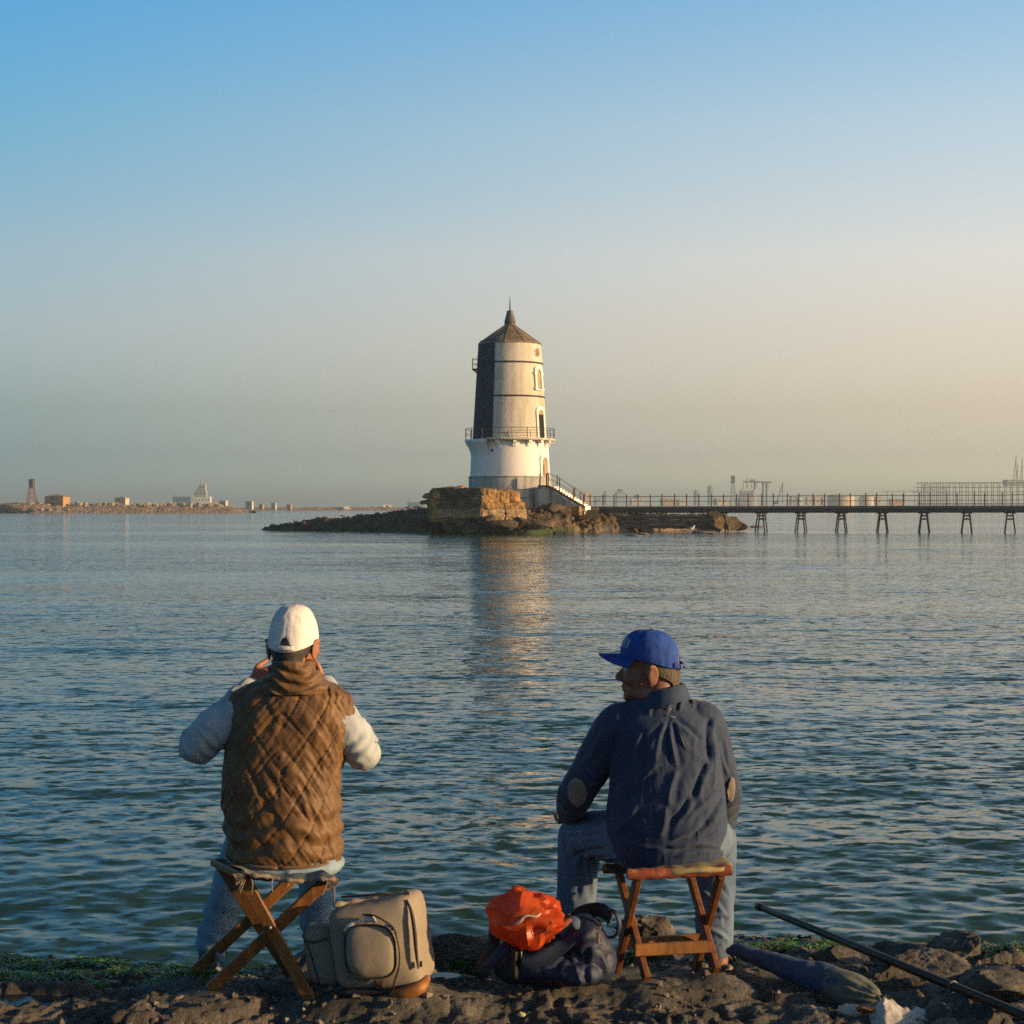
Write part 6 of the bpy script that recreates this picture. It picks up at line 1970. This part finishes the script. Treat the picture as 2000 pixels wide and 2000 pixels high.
def backpack():
    t = thing('backpack', 'taupe backpack with rounded front pocket and black zips standing beside the canvas stool', 'backpack', (P(740, 1935, 5.30)[0], 5.30, 0.38))
    d0 = 5.20
    c00, c10, c11, c01 = np.array((655, 1938)), np.array((824, 1931)), np.array((796, 1752)), np.array((634, 1782))
    def pt(u, v, w, extra=0.0):
        p = (c00 * (1 - u) + c10 * u) * (1 - v) + (c01 * (1 - u) + c11 * u) * v
        return P(p[0], p[1], d0 + extra) + np.array((0, 0.17 * w, 0)) + np.array((0.05 * w, 0, 0.0)) * (1.0)
    V, Fc = rounded_block(lambda u, v, w: pt(u, v, w) + np.array((0, -0.028 * math.sin(math.pi * min(max(u, 0), 1)) * math.sin(math.pi * min(max(v, 0), 1)) * (1 - w), 0)), 9.0)
    me = mesh_vf('shell', V, Fc)
    wrinkle(me, 0.004, 7, 3, (1, 1, 1), False)
    wrinkle(me, 0.0016, 22, 5)
    body = link('shell', me, MAT_BEIGE, t)
    pad(pt(0.5, 0, 0.5), 0.16); pad(pt(0.1, 0, 0.4), 0.12); pad(pt(0.9, 0, 0.4), 0.12)
    fy = lambda u, v: -0.028 * math.sin(math.pi * u) * math.sin(math.pi * v)
    # base panel and tan corner
    bb = [pt(u, -0.01, 0.02) + (0, -0.004, 0) for u in np.linspace(0.05, 0.95, 12)]
    obj('base_trim', tube(bb, 0.012, 8), MAT_BLKB, t, True)
    bb = [pt(0.66, -0.035, 0.0) + (0, -0.012, 0), pt(0.82, -0.02, 0.0) + (0, -0.014, 0), pt(0.97, 0.02, 0.02) + (0.004, -0.008, 0), pt(1.01, 0.06, 0.3)]
    obj('corner_trim', tube(resample(bb, 14), [0.012 + 0.010 * math.sin(math.pi * i / 13) for i in range(14)], 10, rounded=True), MAT_TAN, t, True)
    # front pocket: bulging pad
    pc = [(674, 1822), (682, 1806), (735, 1804), (756, 1812), (766, 1850), (775, 1885), (766, 1900), (740, 1908), (700, 1914), (688, 1902), (680, 1862)]
    out = resample(pc + [pc[0]], 64)[:-1] if False else None
    ring = np.array([(723 + 50 * np.sign(math.cos(a)) * abs(math.cos(a)) ** 0.62 + (-7) * math.sin(a), 1859 - 53 * np.sign(math.sin(a)) * abs(math.sin(a)) ** 0.62 - 3 * math.cos(a)) for a in np.linspace(0, 2 * math.pi, 64, endpoint=False)])
    cen = ring.mean(0)
    V = []
    lv = [(1.03, 0.03), (1.0, -0.012), (0.97, -0.026), (0.90, -0.034), (0.7, -0.040), (0.4, -0.043), (0.05, -0.044)]
    for g, off in lv:
        for p in ring:
            q = cen + (p - cen) * g
            V.append(P(q[0], q[1], d0 - 0.014 + off))
    V = np.array(V)
    Fc = [tuple(q) for q in grid_faces(64, len(lv), True)] + [tuple(range((len(lv) - 1) * 64, len(lv) * 64))]
    me = mesh_vf('front_pocket', V, Fc)
    wrinkle(me, 0.003, 12, 8, (1, 1, 1), False)
    pk = link('front_pocket', me, MAT_BEIGE, t)
    zr = [P(*(cen + (p - cen) * 0.975), d0 - 0.014 - 0.027) for p in ring]
    obj('zip', tube(zr + [zr[0]], 0.0042, 7), MAT_ZIP, pk, True)
    # open mouth above the pocket with pale lining
    li = [P(672, 1820, d0 - 0.03), P(685, 1806, d0 - 0.033), P(705, 1800, d0 - 0.035)]
    obj('lining', tube(resample(li, 10), [0.003, 0.006, 0.007, 0.008, 0.008, 0.008, 0.007, 0.006, 0.005, 0.003], 8), MAT_LINING, pk, True)
    li = [P(712, 1802, d0 - 0.035), P(722, 1793, d0 - 0.03), P(734, 1801, d0 - 0.036)]
    obj('lining', tube(resample(li, 10), [0.004, 0.008, 0.010, 0.011, 0.012, 0.011, 0.010, 0.009, 0.007, 0.004], 8), MAT_LINING, pk, True)
    li = [P(752, 1805, d0 - 0.04), P(762, 1810, d0 - 0.042), P(767, 1816, d0 - 0.04)]
    obj('lining', tube(resample(li, 6), 0.006, 7), MAT_LINING, pk, True)
    # strap over the pocket and down its right side
    st = [P(710, 1787, d0 - 0.03), P(730, 1788, d0 - 0.045), P(752, 1799, d0 - 0.055), P(768, 1812, d0 - 0.055), P(776, 1836, d0 - 0.05), P(780, 1862, d0 - 0.046), P(779, 1890, d0 - 0.042), P(770, 1918, d0 - 0.03), P(766, 1940, d0 - 0.01)]
    obj('strap', tube(resample(st, 40), [0.010] * 18 + [0.006] * 22, 8, flat=0.35, up=(0.8, 0, 0.8)), MAT_STRAP, t, True)
    obj('strap_tab', box(P(742, 1922, d0 - 0.004), (0.030, 0.012, 0.034), None, 0.003), MAT_STRAP, t)
    # zip of the side gusset
    sz = [pt(0.965, 0.96, 0.02) + (0.002, -0.004, 0), pt(0.985, 0.8, 0.0) + (0, -0.006, 0), pt(0.97, 0.5, 0.0) + (0, -0.012, 0), pt(0.93, 0.22, 0.0) + (0, -0.010, 0), pt(0.91, 0.12, 0.0) + (0, -0.008, 0)]
    sz = [P(794, 1757, d0 + 0.01), P(803, 1780, d0 - 0.004), P(809, 1815, d0 - 0.012), P(813, 1860, d0 - 0.014), P(817, 1892, d0 - 0.012)]
    obj('side_zip', tube(resample(sz, 20), [0.003 + 0.004 * math.sin(math.pi * i / 19) for i in range(20)], 8), MAT_ZIP, t, True)
    obj('zip_tag', box(P(822, 1883, d0 - 0.008), (0.010, 0.006, 0.020), None, 0.001), MAT_ZIP, t)
    # top handle and back panel edge
    hd = [P(668, 1752, d0 + 0.16), P(700, 1750, d0 + 0.12), P(740, 1746, d0 + 0.10), P(772, 1745, d0 + 0.12)]
    obj('handle', tube(resample(hd, 20), 0.007, 8, flat=0.6), MAT_STRAP, t, True)
    hp = [P(655, 1768, d0 + 0.05), P(690, 1762, d0 + 0.07), P(740, 1756, d0 + 0.08), P(785, 1748, d0 + 0.08), P(800, 1744, d0 + 0.05)]
    obj('top_roll', tube(resample(hp, 24), [0.010 + 0.004 * math.sin(i * 1.3) for i in range(24)], 9, rounded=True), MAT_BEIGE, t, True)
    obj('buckle', box(P(774, 1749, d0 + 0.10), (0.022, 0.02, 0.014), None, 0.003), MAT_BLKB, t)
    # side pocket leaning out on the left
    V, Fc = rounded_block(lambda u, v, w: P(588 + 14 * (1 - v) + (60 + 10 * (1 - v)) * u, 1928 - 108 * v - 10 * u * v, d0 + 0.05) + np.array((0, 0.10 * w, 0)), 4.0, 48, 30)
    me = mesh_vf('side_pocket', V, Fc); wrinkle(me, 0.004, 12, 9)
    sp = link('side_pocket', me, MAT_BEIGE, t)
    obj('piping', tube(resample([P(590, 1826, d0 + 0.05), P(604, 1856, d0 + 0.035), P(616, 1895, d0 + 0.035), P(624, 1922, d0 + 0.04)], 16), 0.003, 6), MAT_ZIP, sp, True)
    obj('piping', tube(resample([P(594, 1838, d0 + 0.045), P(616, 1840, d0 + 0.035), P(640, 1832, d0 + 0.04)], 12), 0.0028, 6), MAT_ZIP, sp, True)
    return t
backpack()

# ------------------------------------------------------------------ navy rucksack with the orange bag on it
def rucksack():
    t = thing('rucksack', 'dark navy rucksack slumped on the rock, its mouth open, left of the red stool', 'rucksack', (P(1080, 1912, 5.42)[0], 5.42, 0.36))
    d = 5.42
    def e(px, py, rx, ry, rd, dd=0.0, rot=0.0):
        return ellipsoid(P(px, py, d + dd), (rx / F * d, rd, ry / F * d), roty(rot), 26, 18)
    me = fuse([e(1075, 1880, 92, 34, .13), e(1010, 1878, 46, 38, .11), e(1140, 1852, 50, 60, .12, .02), e(1165, 1876, 36, 40, .10), e(1060, 1850, 60, 30, .11, .02), e(1120, 1890, 60, 26, .13, -.03)], 0.007, 5)
    wrinkle(me, 0.010, 9, 5); wrinkle(me, 0.005, 20, 7)
    folds(me, [(1110, 1860, 1140, 1912, .012, .018), (1150, 1850, 1140, 1915, .012, -.02), (1170, 1850, 1185, 1905, .010, .014), (1030, 1860, 1100, 1850, .012, .016), (1090, 1890, 1130, 1870, .010, .012)], d - 0.1)
    body = link('shell', me, MAT_NAVYB, t)
    for px in (1010, 1080, 1150): pad(P(px, 1912, d), 0.10)
    # the thrown-back front flap
    V = []
    for j, s in enumerate(np.linspace(0, 1, 14)):
        for i, u in enumerate(np.linspace(0, 1, 22)):
            px = 1022 + 108 * u - 6 * s; py = 1868 - 48 * u ** 1.6 - 4 + s * (26 + 10 * math.sin(3 * u))
            V.append(P(px, py, d - 0.125 - 0.012 * math.sin(math.pi * s) - 0.008 * math.sin(5 * u + 2 * s)))
    V = np.array(V)
    V = np.vstack([V, V + (0, 0.012, 0)])
    f = [tuple(q) for q in grid_faces(22, 14)]
    obj('flap', (V, f + [tuple(308 + i for i in q[::-1]) for q in f]), MAT_NAVYB, t, True)
    # open mouth: a stiff dark rim standing up behind
    rim = []
    for s in np.linspace(0, 1, 9):
        for a in np.linspace(math.radians(190), math.radians(-20), 30):
            px = 1138 + (50 - 8 * s) * math.cos(a) + 6; py = 1802 - 34 * math.sin(a) * (1 - 0.10 * s) - 14 * math.cos(a) + 22 * s
            rim.append(P(px, py, d + 0.03 + 0.07 * math.sin(a)))
    rim = np.array(rim)
    obj('mouth', (rim, grid_faces(30, 9)), MAT_BLKB, t, True)
    edge = [rim[i] for i in range(30)]
    obj('rim_piping', tube(edge, 0.005, 7, rounded=True), MAT_BLKB, t, True)
    obj('inner_cover', tube(resample([P(1112, 1792, d - 0.02), P(1122, 1800, d - 0.05), P(1128, 1815, d - 0.06)], 8), [0.012, 0.02, 0.022, 0.024, 0.024, 0.02, 0.016, 0.008], 10, flat=0.5), MAT_CASE, t, True)
    # side handle and straps
    obj('side_handle', tube(resample([P(1186, 1775, d + 0.02), P(1202, 1782, d - 0.02), P(1210, 1806, d - 0.03), P(1204, 1826, d - 0.02), P(1188, 1832, d)], 20), 0.011, 8, flat=0.5), MAT_NAVYB, t, True)
    obj('shoulder_strap', tube(resample([P(968, 1792, d + 0.03), P(966, 1822, d - 0.02), P(962, 1848, d - 0.06), P(945, 1880, d - 0.06), P(932, 1908, d - 0.04)], 22), 0.022, 8, flat=0.3, up=(0, 1, 0)), MAT_BLKB, t, True)
    obj('shoulder_strap', tube(resample([P(996, 1845, d - 0.10), P(975, 1862, d - 0.12), P(955, 1885, d - 0.11), P(940, 1905, d - 0.07)], 18), 0.020, 8, flat=0.3, up=(0.5, 1, 0)), MAT_NAVYB, t, True)
    obj('front_panel', tube([P(1005, 1850, d - 0.12), P(1005, 1908, d - 0.11)], 0.026, 8, 8, flat=0.5), MAT_BLKB, t, True)
    obj('zip', tube([P(1018, 1853, d - 0.135), P(1018, 1876, d - 0.135)], 0.003, 6), MAT_STEELB, t, True)
    obj('buckle', box(P(1168, 1833, d - 0.115), (0.012, 0.008, 0.040), None, 0.002), MAT_STEELB, t)
    obj('buckle', box(P(1169, 1812, d - 0.11), (0.018, 0.008, 0.008), None, 0.002), MAT_STEELB, t)
    obj('red_lining', tube(resample([P(1075, 1822, d - 0.09), P(1098, 1806, d - 0.09), P(1114, 1796, d - 0.07)], 8), [0.01, .018, .022, .024, .024, .02, .016, .01], 8, flat=0.6), MAT_REDC, t, True)
    return t
rucksack()

def crumple(c, r, seed, amp=0.25, nu=72, nv=44, M=None):
    v, f = ellipsoid((0, 0, 0), (1, 1, 1), None, nu, nv)
    q = v * 1.6 + seed
    d = 1 + amp * fbm(q, 3, seed) + amp * 0.55 * fbm(q * 2.2, 3, seed + 3, 0.55, True) + amp * 0.22 * fbm(q * 6, 2, seed + 7, 0.5, True)
    return v * d[:, None] * np.asarray(r), f

def orange_bag():
    d = 5.33
    c = P(1034, 1797, d)
    v, f = crumple(c, (0.118, 0.085, 0.082), 4, 0.30, 38, 24)
    # pulled-up corner at the top and slack ends left and right
    up = sstep(0.2, 0.9, v[:, 2] / 0.085) * np.exp(-((v[:, 0] + 0.03) / 0.04) ** 2)
    v[:, 2] += 0.034 * up
    lf = sstep(0.5, 1.1, -v[:, 0] / 0.118); v[:, 2] += 0.025 * lf; v[:, 0] -= 0.012 * lf
    v[:, 2] -= 0.010 * np.exp(-((v[:, 0] + 0.05) / 0.05) ** 2) * (v[:, 2] < 0)
    v = v @ roty(-0.10).T + c
    t = thing('plastic_bag', 'crumpled orange plastic bag lying on top of the navy rucksack', 'plastic bag', c - (0, 0, 0.08))
    fo = obj('film', (v, f), MAT_ORANGE, t, True); fo.data.set_sharp_from_angle(angle=math.radians(34))
    # gathered pale handles and the faint dark print
    def on(px, py):
        q = P(px, py, d); k = np.argmin((v[:, 0] - q[0]) ** 2 + (v[:, 2] - q[2]) ** 2 + (v[:, 1] > d) * 1.0)
        return v[k] + np.array((0, -0.004, 0))
    obj('handle', tube(resample([on(1000, 1790), on(1014, 1783), on(1030, 1778), on(1050, 1773), on(1062, 1768)], 16), [0.002, .005, .007, .009, .010, .010, .008, .007, .006, .006, .007, .008, .007, .006, .004, .002], 8, flat=0.5), MAT_WPLAST, t, True)
    for pts in (((1052, 1813), (1058, 1806), (1066, 1812), (1072, 1803), (1078, 1808)), ((1060, 1800), (1066, 1794), (1070, 1802)), ((1072, 1796), (1078, 1784), (1080, 1792)), ((1056, 1808), (1064, 1802), (1074, 1806))):
        obj('print', tube(resample([on(*p) for p in pts], 14), 0.0016, 5), MAT_PRINT, t, True)
    return t
orange_bag()

# ------------------------------------------------------------------ blue cloth case, pole, white bag
def cloth_case():
    t = thing('umbrella_case', 'long blue cloth case with a grey-green tied end lying on the rock at the right', 'case', (P(1560, 1910, 5.5)[0], 5.5, 0.33))
    ax = [(1428, 1858, 5.74), (1445, 1858, 5.72), (1500, 1876, 5.63), (1560, 1897, 5.53), (1610, 1913, 5.45), (1650, 1928, 5.38)]
    rad = [0.022, 0.034, 0.047, 0.060, 0.068, 0.070]
    pts = [P(*a) for a in ax]
    v, f = tube(pts, rad, 40, 80, rounded=True, flat=0.8)
    me = mesh_vf('blue_sleeve', v, f)
    wrinkle(me, 0.006, 14, 6, (0.5, 1, 1)); wrinkle(me, 0.003, 30, 8, (0.4, 1, 1))
    link('blue_sleeve', me, MAT_CASE, t)
    ax = [(1632, 1922, 5.41), (1660, 1934, 5.365), (1685, 1945, 5.33), (1705, 1950, 5.30), (1718, 1952, 5.285), (1726, 1950, 5.28)]
    rad = [0.066, 0.071, 0.060, 0.040, 0.016, 0.007]
    v, f = tube([P(*a) for a in ax], rad, 48, 60, rounded=True, flat=0.85)
    me = mesh_vf('grey_end', v, f)
    v, n = coords_of(me), normals_of(me)
    a0 = P(1632, 1922, 5.41); axd = P(1726, 1950, 5.28) - a0; L = np.linalg.norm(axd); axd /= L
    tt = ((v - a0) @ axd) / L
    rad_v = v - a0 - np.outer((v - a0) @ axd, axd); an = np.arctan2(rad_v[:, 2], rad_v[:, 1])
    set_coords(me, v + n * (0.007 * np.sin(an * 11 + 2 * fbm(v * 10, 2, 3)) * sstep(0.15, 0.7, tt))[:, None])
    link('grey_end', me, MAT_CASE2, t)
    obj('tie', tube(resample([P(1716, 1945, 5.27), P(1722, 1956, 5.262), P(1728, 1947, 5.27)], 8), 0.003, 6), MAT_CASE2, t, True)
    for a, r in zip(((1500, 1890, 5.63), (1600, 1930, 5.46), (1680, 1962, 5.34)), (.14, .14, .12)): pad(P(*a) - (0, 0, 0.03), r)
    return t
cloth_case()

def pole():
    a, b, c = P(1481, 1770, 6.45), P(1862, 1927, 5.30), None
    dirv = (b - a) / np.linalg.norm(b - a)
    c = b + dirv * 1.3
    t = thing('fishing_pole', 'thick dark lacquered fishing pole reaching over the rocks from the right edge', 'fishing pole', b)
    obj('shaft', tube([a, b, c], [0.0140, 0.0165, 0.0180], 16, 12), MAT_POLE, t, True)
    obj('butt_cap', tube([a - dirv * 0.004, a + dirv * 0.03], [0.0155, 0.0155], 16, rounded=False), MAT_POLE, t, True)
    q = b
    ring = [q + np.array((0, 0, 0)) + 0.0185 * (math.cos(x) * np.cross(dirv, (0, 0, 1)) / np.linalg.norm(np.cross(dirv, (0, 0, 1))) + math.sin(x) * np.cross(np.cross(dirv, (0, 0, 1)), dirv)) for x in np.linspace(0, 2 * math.pi, 18)]
    obj('ring', tube(ring, 0.0026, 6), MAT_STEELB, t, True)
    obj('ring_tail', tube(resample([q + (0.002, -0.016, -0.012), q + (0.006, -0.018, -0.03), q + (0.010, -0.014, -0.05)], 6), 0.0018, 5), MAT_STEELB, t, True)
    return t
pole()

def white_bag():
    d = 5.10
    t = thing('plastic_bag', 'crumpled white plastic bag beside the tied end of the blue case', 'plastic bag', P(1765, 2000, d))
    c = P(1768, 1990, d)
    nu, nv = 46, 34
    V = []
    rr = np.random.default_rng(3)
    for j in range(nv):
        s = j / (nv - 1)
        for i in range(nu):
            u = i / (nu - 1)
            px = 1700 + 125 * u + 8 * s; 
            top = np.interp(u, [0, .1, .22, .5, .75, 1.0], [1980, 1962, 1950, 1968, 1978, 1984])
            py = top + (2030 - top) * s
            V.append(P(px, py, d + 0.06 - 0.14 * s))
    V = np.array(V)
    n1 = fbm(V * 16, 3, 3, 0.5, True); n2 = fbm(V * 34, 2, 9, 0.5, True)
    V[:, 1] += 0.022 * n1 + 0.006 * n2; V[:, 2] += 0.016 * n1
    W = np.vstack([V, V + (0, 0.012, -0.004)])
    f = [tuple(q) for q in grid_faces(nu, nv)]
    obj('film', (W, f + [tuple(nu * nv + i for i in q[::-1]) for q in f]), MAT_WPLAST, t, True)
    v, f = crumple(None, (0.036, 0.022, 0.018), 9, 0.3, 36, 22)
    obj('crumpled_corner', (v + P(1660, 1974, 5.2), f), MAT_WPLAST, t, True)
    PADS.append((*P(1755, 2000, 5.12)[:2], 0.315, 0.13))
    return t
white_bag()

# ------------------------------------------------------------------ rocks standing proud of the shelf
ROCKS = [((1868, 1880, 5.95), (0.130, 0.10, 0.105), 41, 'brown square boulder sunlit beside the pole at the right'), ((1790, 1868, 6.15), (0.15, 0.10, 0.075), 42, 'dark rock behind the square boulder, partly in the water'),
         ((1800, 1905, 5.75), (0.16, 0.12, 0.075), 43, 'rounded rock under the middle of the pole'), ((1730, 1918, 5.62), (0.10, 0.09, 0.07), 44, 'golden lump of rock between pole and blue case'),
         ((1930, 1930, 5.45), (0.17, 0.12, 0.07), 45, 'flat rock at the right edge below the pole'), ((1640, 1880, 5.9), (0.10, 0.08, 0.045), 46, 'low tan rock just above the blue case'), ((1270, 1820, 6.25), (0.13, 0.10, 0.07), 47, 'pale weedy rock seen between the legs of the red stool'),
         ((880, 1850, 6.2), (0.14, 0.10, 0.06), 48, 'weedy rock at the water between the two bags')]
for (a, r, sd, lab) in ROCKS:
    q = P(*a)
    tag(obj('shore_rock', boulder(q, r, sd, 110, 70, 0.30, None, 12, 1.3), MAT_ROCK, None, True), lab, 'rock')
    PADS.append((q[0], q[1], q[2] - r[2] * 0.55, max(r[0], r[1]) * 1.0))
# litter
tag(obj('litter_scrap', boulder(P(1018, 1981, 5.1), (0.013, 0.010, 0.007), 61, 16, 10), M_noise('yellow_plastic', [(0.3, (0.45, 0.42, 0.12)), (0.7, (0.55, 0.52, 0.2))], 30, 3, 0.5), None, True), 'small yellow scrap of litter on the dark rock below the rucksack', 'litter')
tag(obj('litter_scrap', boulder(P(1690, 1970, 5.16), (0.030, 0.02, 0.012), 62, 18, 12), MAT_TAN, None, True), 'rusty brown scrap wedged between white bag and blue case', 'litter')

POOLS += [(*P(30, 1950, 5.36)[:2], 0.338, 0.19, 0.055), (*P(905, 1933, 5.55)[:2], 0.318, 0.075, 0.026), (*P(862, 1893, 5.78)[:2], 0.295, 0.055, 0.028)]

def make_shore():
    def axis(lo, hi, a, b, fine, grow):
        mid = list(np.arange(a, b, fine))
        r = [b]
        st = fine
        while r[-1] < hi:
            st *= grow; r.append(r[-1] + st)
        l = [a]
        st = fine
        while l[-1] > lo:
            st *= grow; l.append(l[-1] - st)
        return np.array(l[:0:-1] + mid + r)
    xs = axis(-60, 60, -2.35, 2.35, 0.0095, 1.10)
    ys = axis(-60, 11.0, 4.75, 7.4, 0.0095, 1.10)
    X, Y = np.meshgrid(xs, ys)
    x, y = X.ravel(), Y.ravel()
    z = shore_full(x, y)
    me = mesh_vf('rock_shelf', np.stack([x, y, z], 1), grid_faces(len(xs), len(ys)))
    return structure(link('rock_shelf', me, MAT_ROCK))
make_shore()

# ------------------------------------------------------------------ rock pools
MAT_POOL, _N, _L, _B = mat_nodes('pool_water')
_B.inputs['Base Color'].default_value = (0.012, 0.018, 0.02, 1); _B.inputs['Roughness'].default_value = 0.04; _B.inputs['IOR'].default_value = 1.333
_nz = _N.new('ShaderNodeTexNoise'); _nz.inputs['Scale'].default_value = 20
_bp = _N.new('ShaderNodeBump'); _bp.inputs['Strength'].default_value = 0.08; _bp.inputs['Distance'].default_value = 0.01
_L.new(_nz.outputs['Fac'], _bp.inputs['Height']); _L.new(_bp.outputs[0], _B.inputs['Normal'])
for (a, b, c, rx, ry) in POOLS:
    an = np.linspace(0, 2 * math.pi, 40, endpoint=False)
    v = np.stack([a + rx * 1.35 * np.cos(an), b + ry * 1.35 * np.sin(an), 0 * an + c - 0.008], 1)
    structure(obj('rock_pool', (v, [tuple(range(40))]), MAT_POOL))

# ------------------------------------------------------------------ green weed on the wet rock
def weed(label_regions):
    m, N, L, B = mat_nodes('green_seaweed')
    tc = N.new('ShaderNodeTexCoord'); nz = N.new('ShaderNodeTexNoise'); nz.inputs['Scale'].default_value = 14; nz.inputs['Detail'].default_value = 4
    L.new(tc.outputs['Object'], nz.inputs['Vector'])
    r = ramp_node(N, [(0.3, (0.015, 0.045, 0.006)), (0.5, (0.050, 0.15, 0.012)), (0.7, (0.15, 0.29, 0.025))])
    L.new(nz.outputs['Fac'], r.inputs[0]); L.new(r.outputs[0], B.inputs['Base Color'])
    B.inputs['Roughness'].default_value = 0.35
    rr = np.random.default_rng(17)
    V, Fc = [], []
    n = 0
    for (px0, px1, y0, y1, cnt) in label_regions:
        d = rr.uniform(y0, y1, cnt); px = rr.uniform(px0, px1, cnt)
        x = (px - 1000) / F * d
        cl = vnoise(np.stack([x * 6, d * 6, 0 * x], 1), 5)
        keep = cl > -0.12
        x, d = x[keep], d[keep]
        z = shore_full(x, d)
        ok = z > -0.03
        x, d, z = x[ok], d[ok], z[ok]
        for xi, yi, zi in zip(x, d, z):
            ln = rr.uniform(0.03, 0.09); w = rr.uniform(0.0015, 0.0038); a = rr.normal(-1.3, 0.8)
            dirv = np.array((math.cos(a), math.sin(a) * 0.8, 0)); sd = np.array((-dirv[1], dirv[0], 0))
            h = rr.uniform(0.002, 0.012); tw = rr.uniform(-0.6, 0.6)
            sdt = sd * math.cos(tw) + np.array((0, 0, math.sin(tw)))
            p0 = np.array((xi, yi, zi + 0.002))
            for k, (s, hh, ww) in enumerate(((0, 0, 0.6), (0.4, h, 1.0), (0.75, h * 0.8, 0.9), (1.0, h * 0.2, 0.25))):
                c = p0 + dirv * ln * s + np.array((0, 0, hh))
                V.append(c - sdt * w * ww); V.append(c + sdt * w * ww)
            for k in range(3):
                Fc.append((n + 2 * k, n + 2 * k + 1, n + 2 * k + 3, n + 2 * k + 2))
            n += 8
    o = link('seaweed', mesh_vf('seaweed', np.array(V), np.array(Fc)), m)
    o['kind'] = 'stuff'
    return o
weed([(-60, 420, 5.55, 6.75, 30000), (330, 560, 6.1, 6.7, 3000), (830, 960, 6.0, 6.7, 2500), (1180, 1440, 6.0, 6.6, 4500), (1440, 1640, 6.15, 6.65, 3500), (1910, 2060, 5.95, 6.5, 2600)])

# ------------------------------------------------------------------ loose chips and grit on the shelf
def grit():
    rr = np.random.default_rng(23)
    n = 2600
    y = rr.uniform(4.85, 6.5, n); px = rr.uniform(-80, 2080, n); x = (px - 1000) / F * y
    cl = vnoise(np.stack([x * 3.5, y * 3.5, 0 * x], 1), 31)
    k = cl > -0.2
    x, y = x[k], y[k]
    z = shore_full(x, y)
    base = [ellipsoid((0, 0, 0), (1, 1, 1), None, 6, 4) for _ in range(1)][0]
    V, Fc, m = [], [], 0
    bv, bf = base
    for xi, yi, zi in zip(x, y, z):
        r = 0.003 + 0.016 * rr.random() ** 3.2
        s = r * np.array((rr.uniform(0.8, 1.5), rr.uniform(0.7, 1.2), rr.uniform(0.5, 0.9)))
        v = bv * (1 + 0.35 * rr.normal(size=(len(bv), 1)).clip(-1, 1)) * s
        v = v @ rotz(rr.uniform(0, 6.28)).T @ rotx(rr.uniform(-0.5, 0.5)).T + (xi, yi, zi + s[2] * 0.4)
        V.append(v); Fc += [tuple(i + m for i in q) for q in bf]; m += len(bv)
    mt = M_noise('rock_chips', [(0.3, (0.03, 0.028, 0.025)), (0.52, (0.12, 0.105, 0.085)), (0.66, (0.30, 0.26, 0.20)), (0.8, (0.5, 0.47, 0.42))], 23, 3, 0.85)
    o = obj('rock_chips', (np.vstack(V), Fc), mt)
    o['kind'] = 'stuff'
grit()

# ================================================================== the hazy air
def make_haze():
    m = bpy.data.materials.new('hazy_air'); m.use_nodes = True
    N, L = m.node_tree.nodes, m.node_tree.links
    N.clear()
    out = N.new('ShaderNodeOutputMaterial'); v = N.new('ShaderNodeVolumePrincipled')
    v.inputs['Color'].default_value = (0.84, 0.98, 0.95, 1)
    v.inputs['Density'].default_value = 0.00046
    v.inputs['Anisotropy'].default_value = 0.5
    L.new(v.outputs[0], out.inputs['Volume'])
    o = obj('haze', box((0, 0, 26.5), (21000, 21000, 57)), m)
    o['kind'] = 'stuff'
    return o
make_haze()
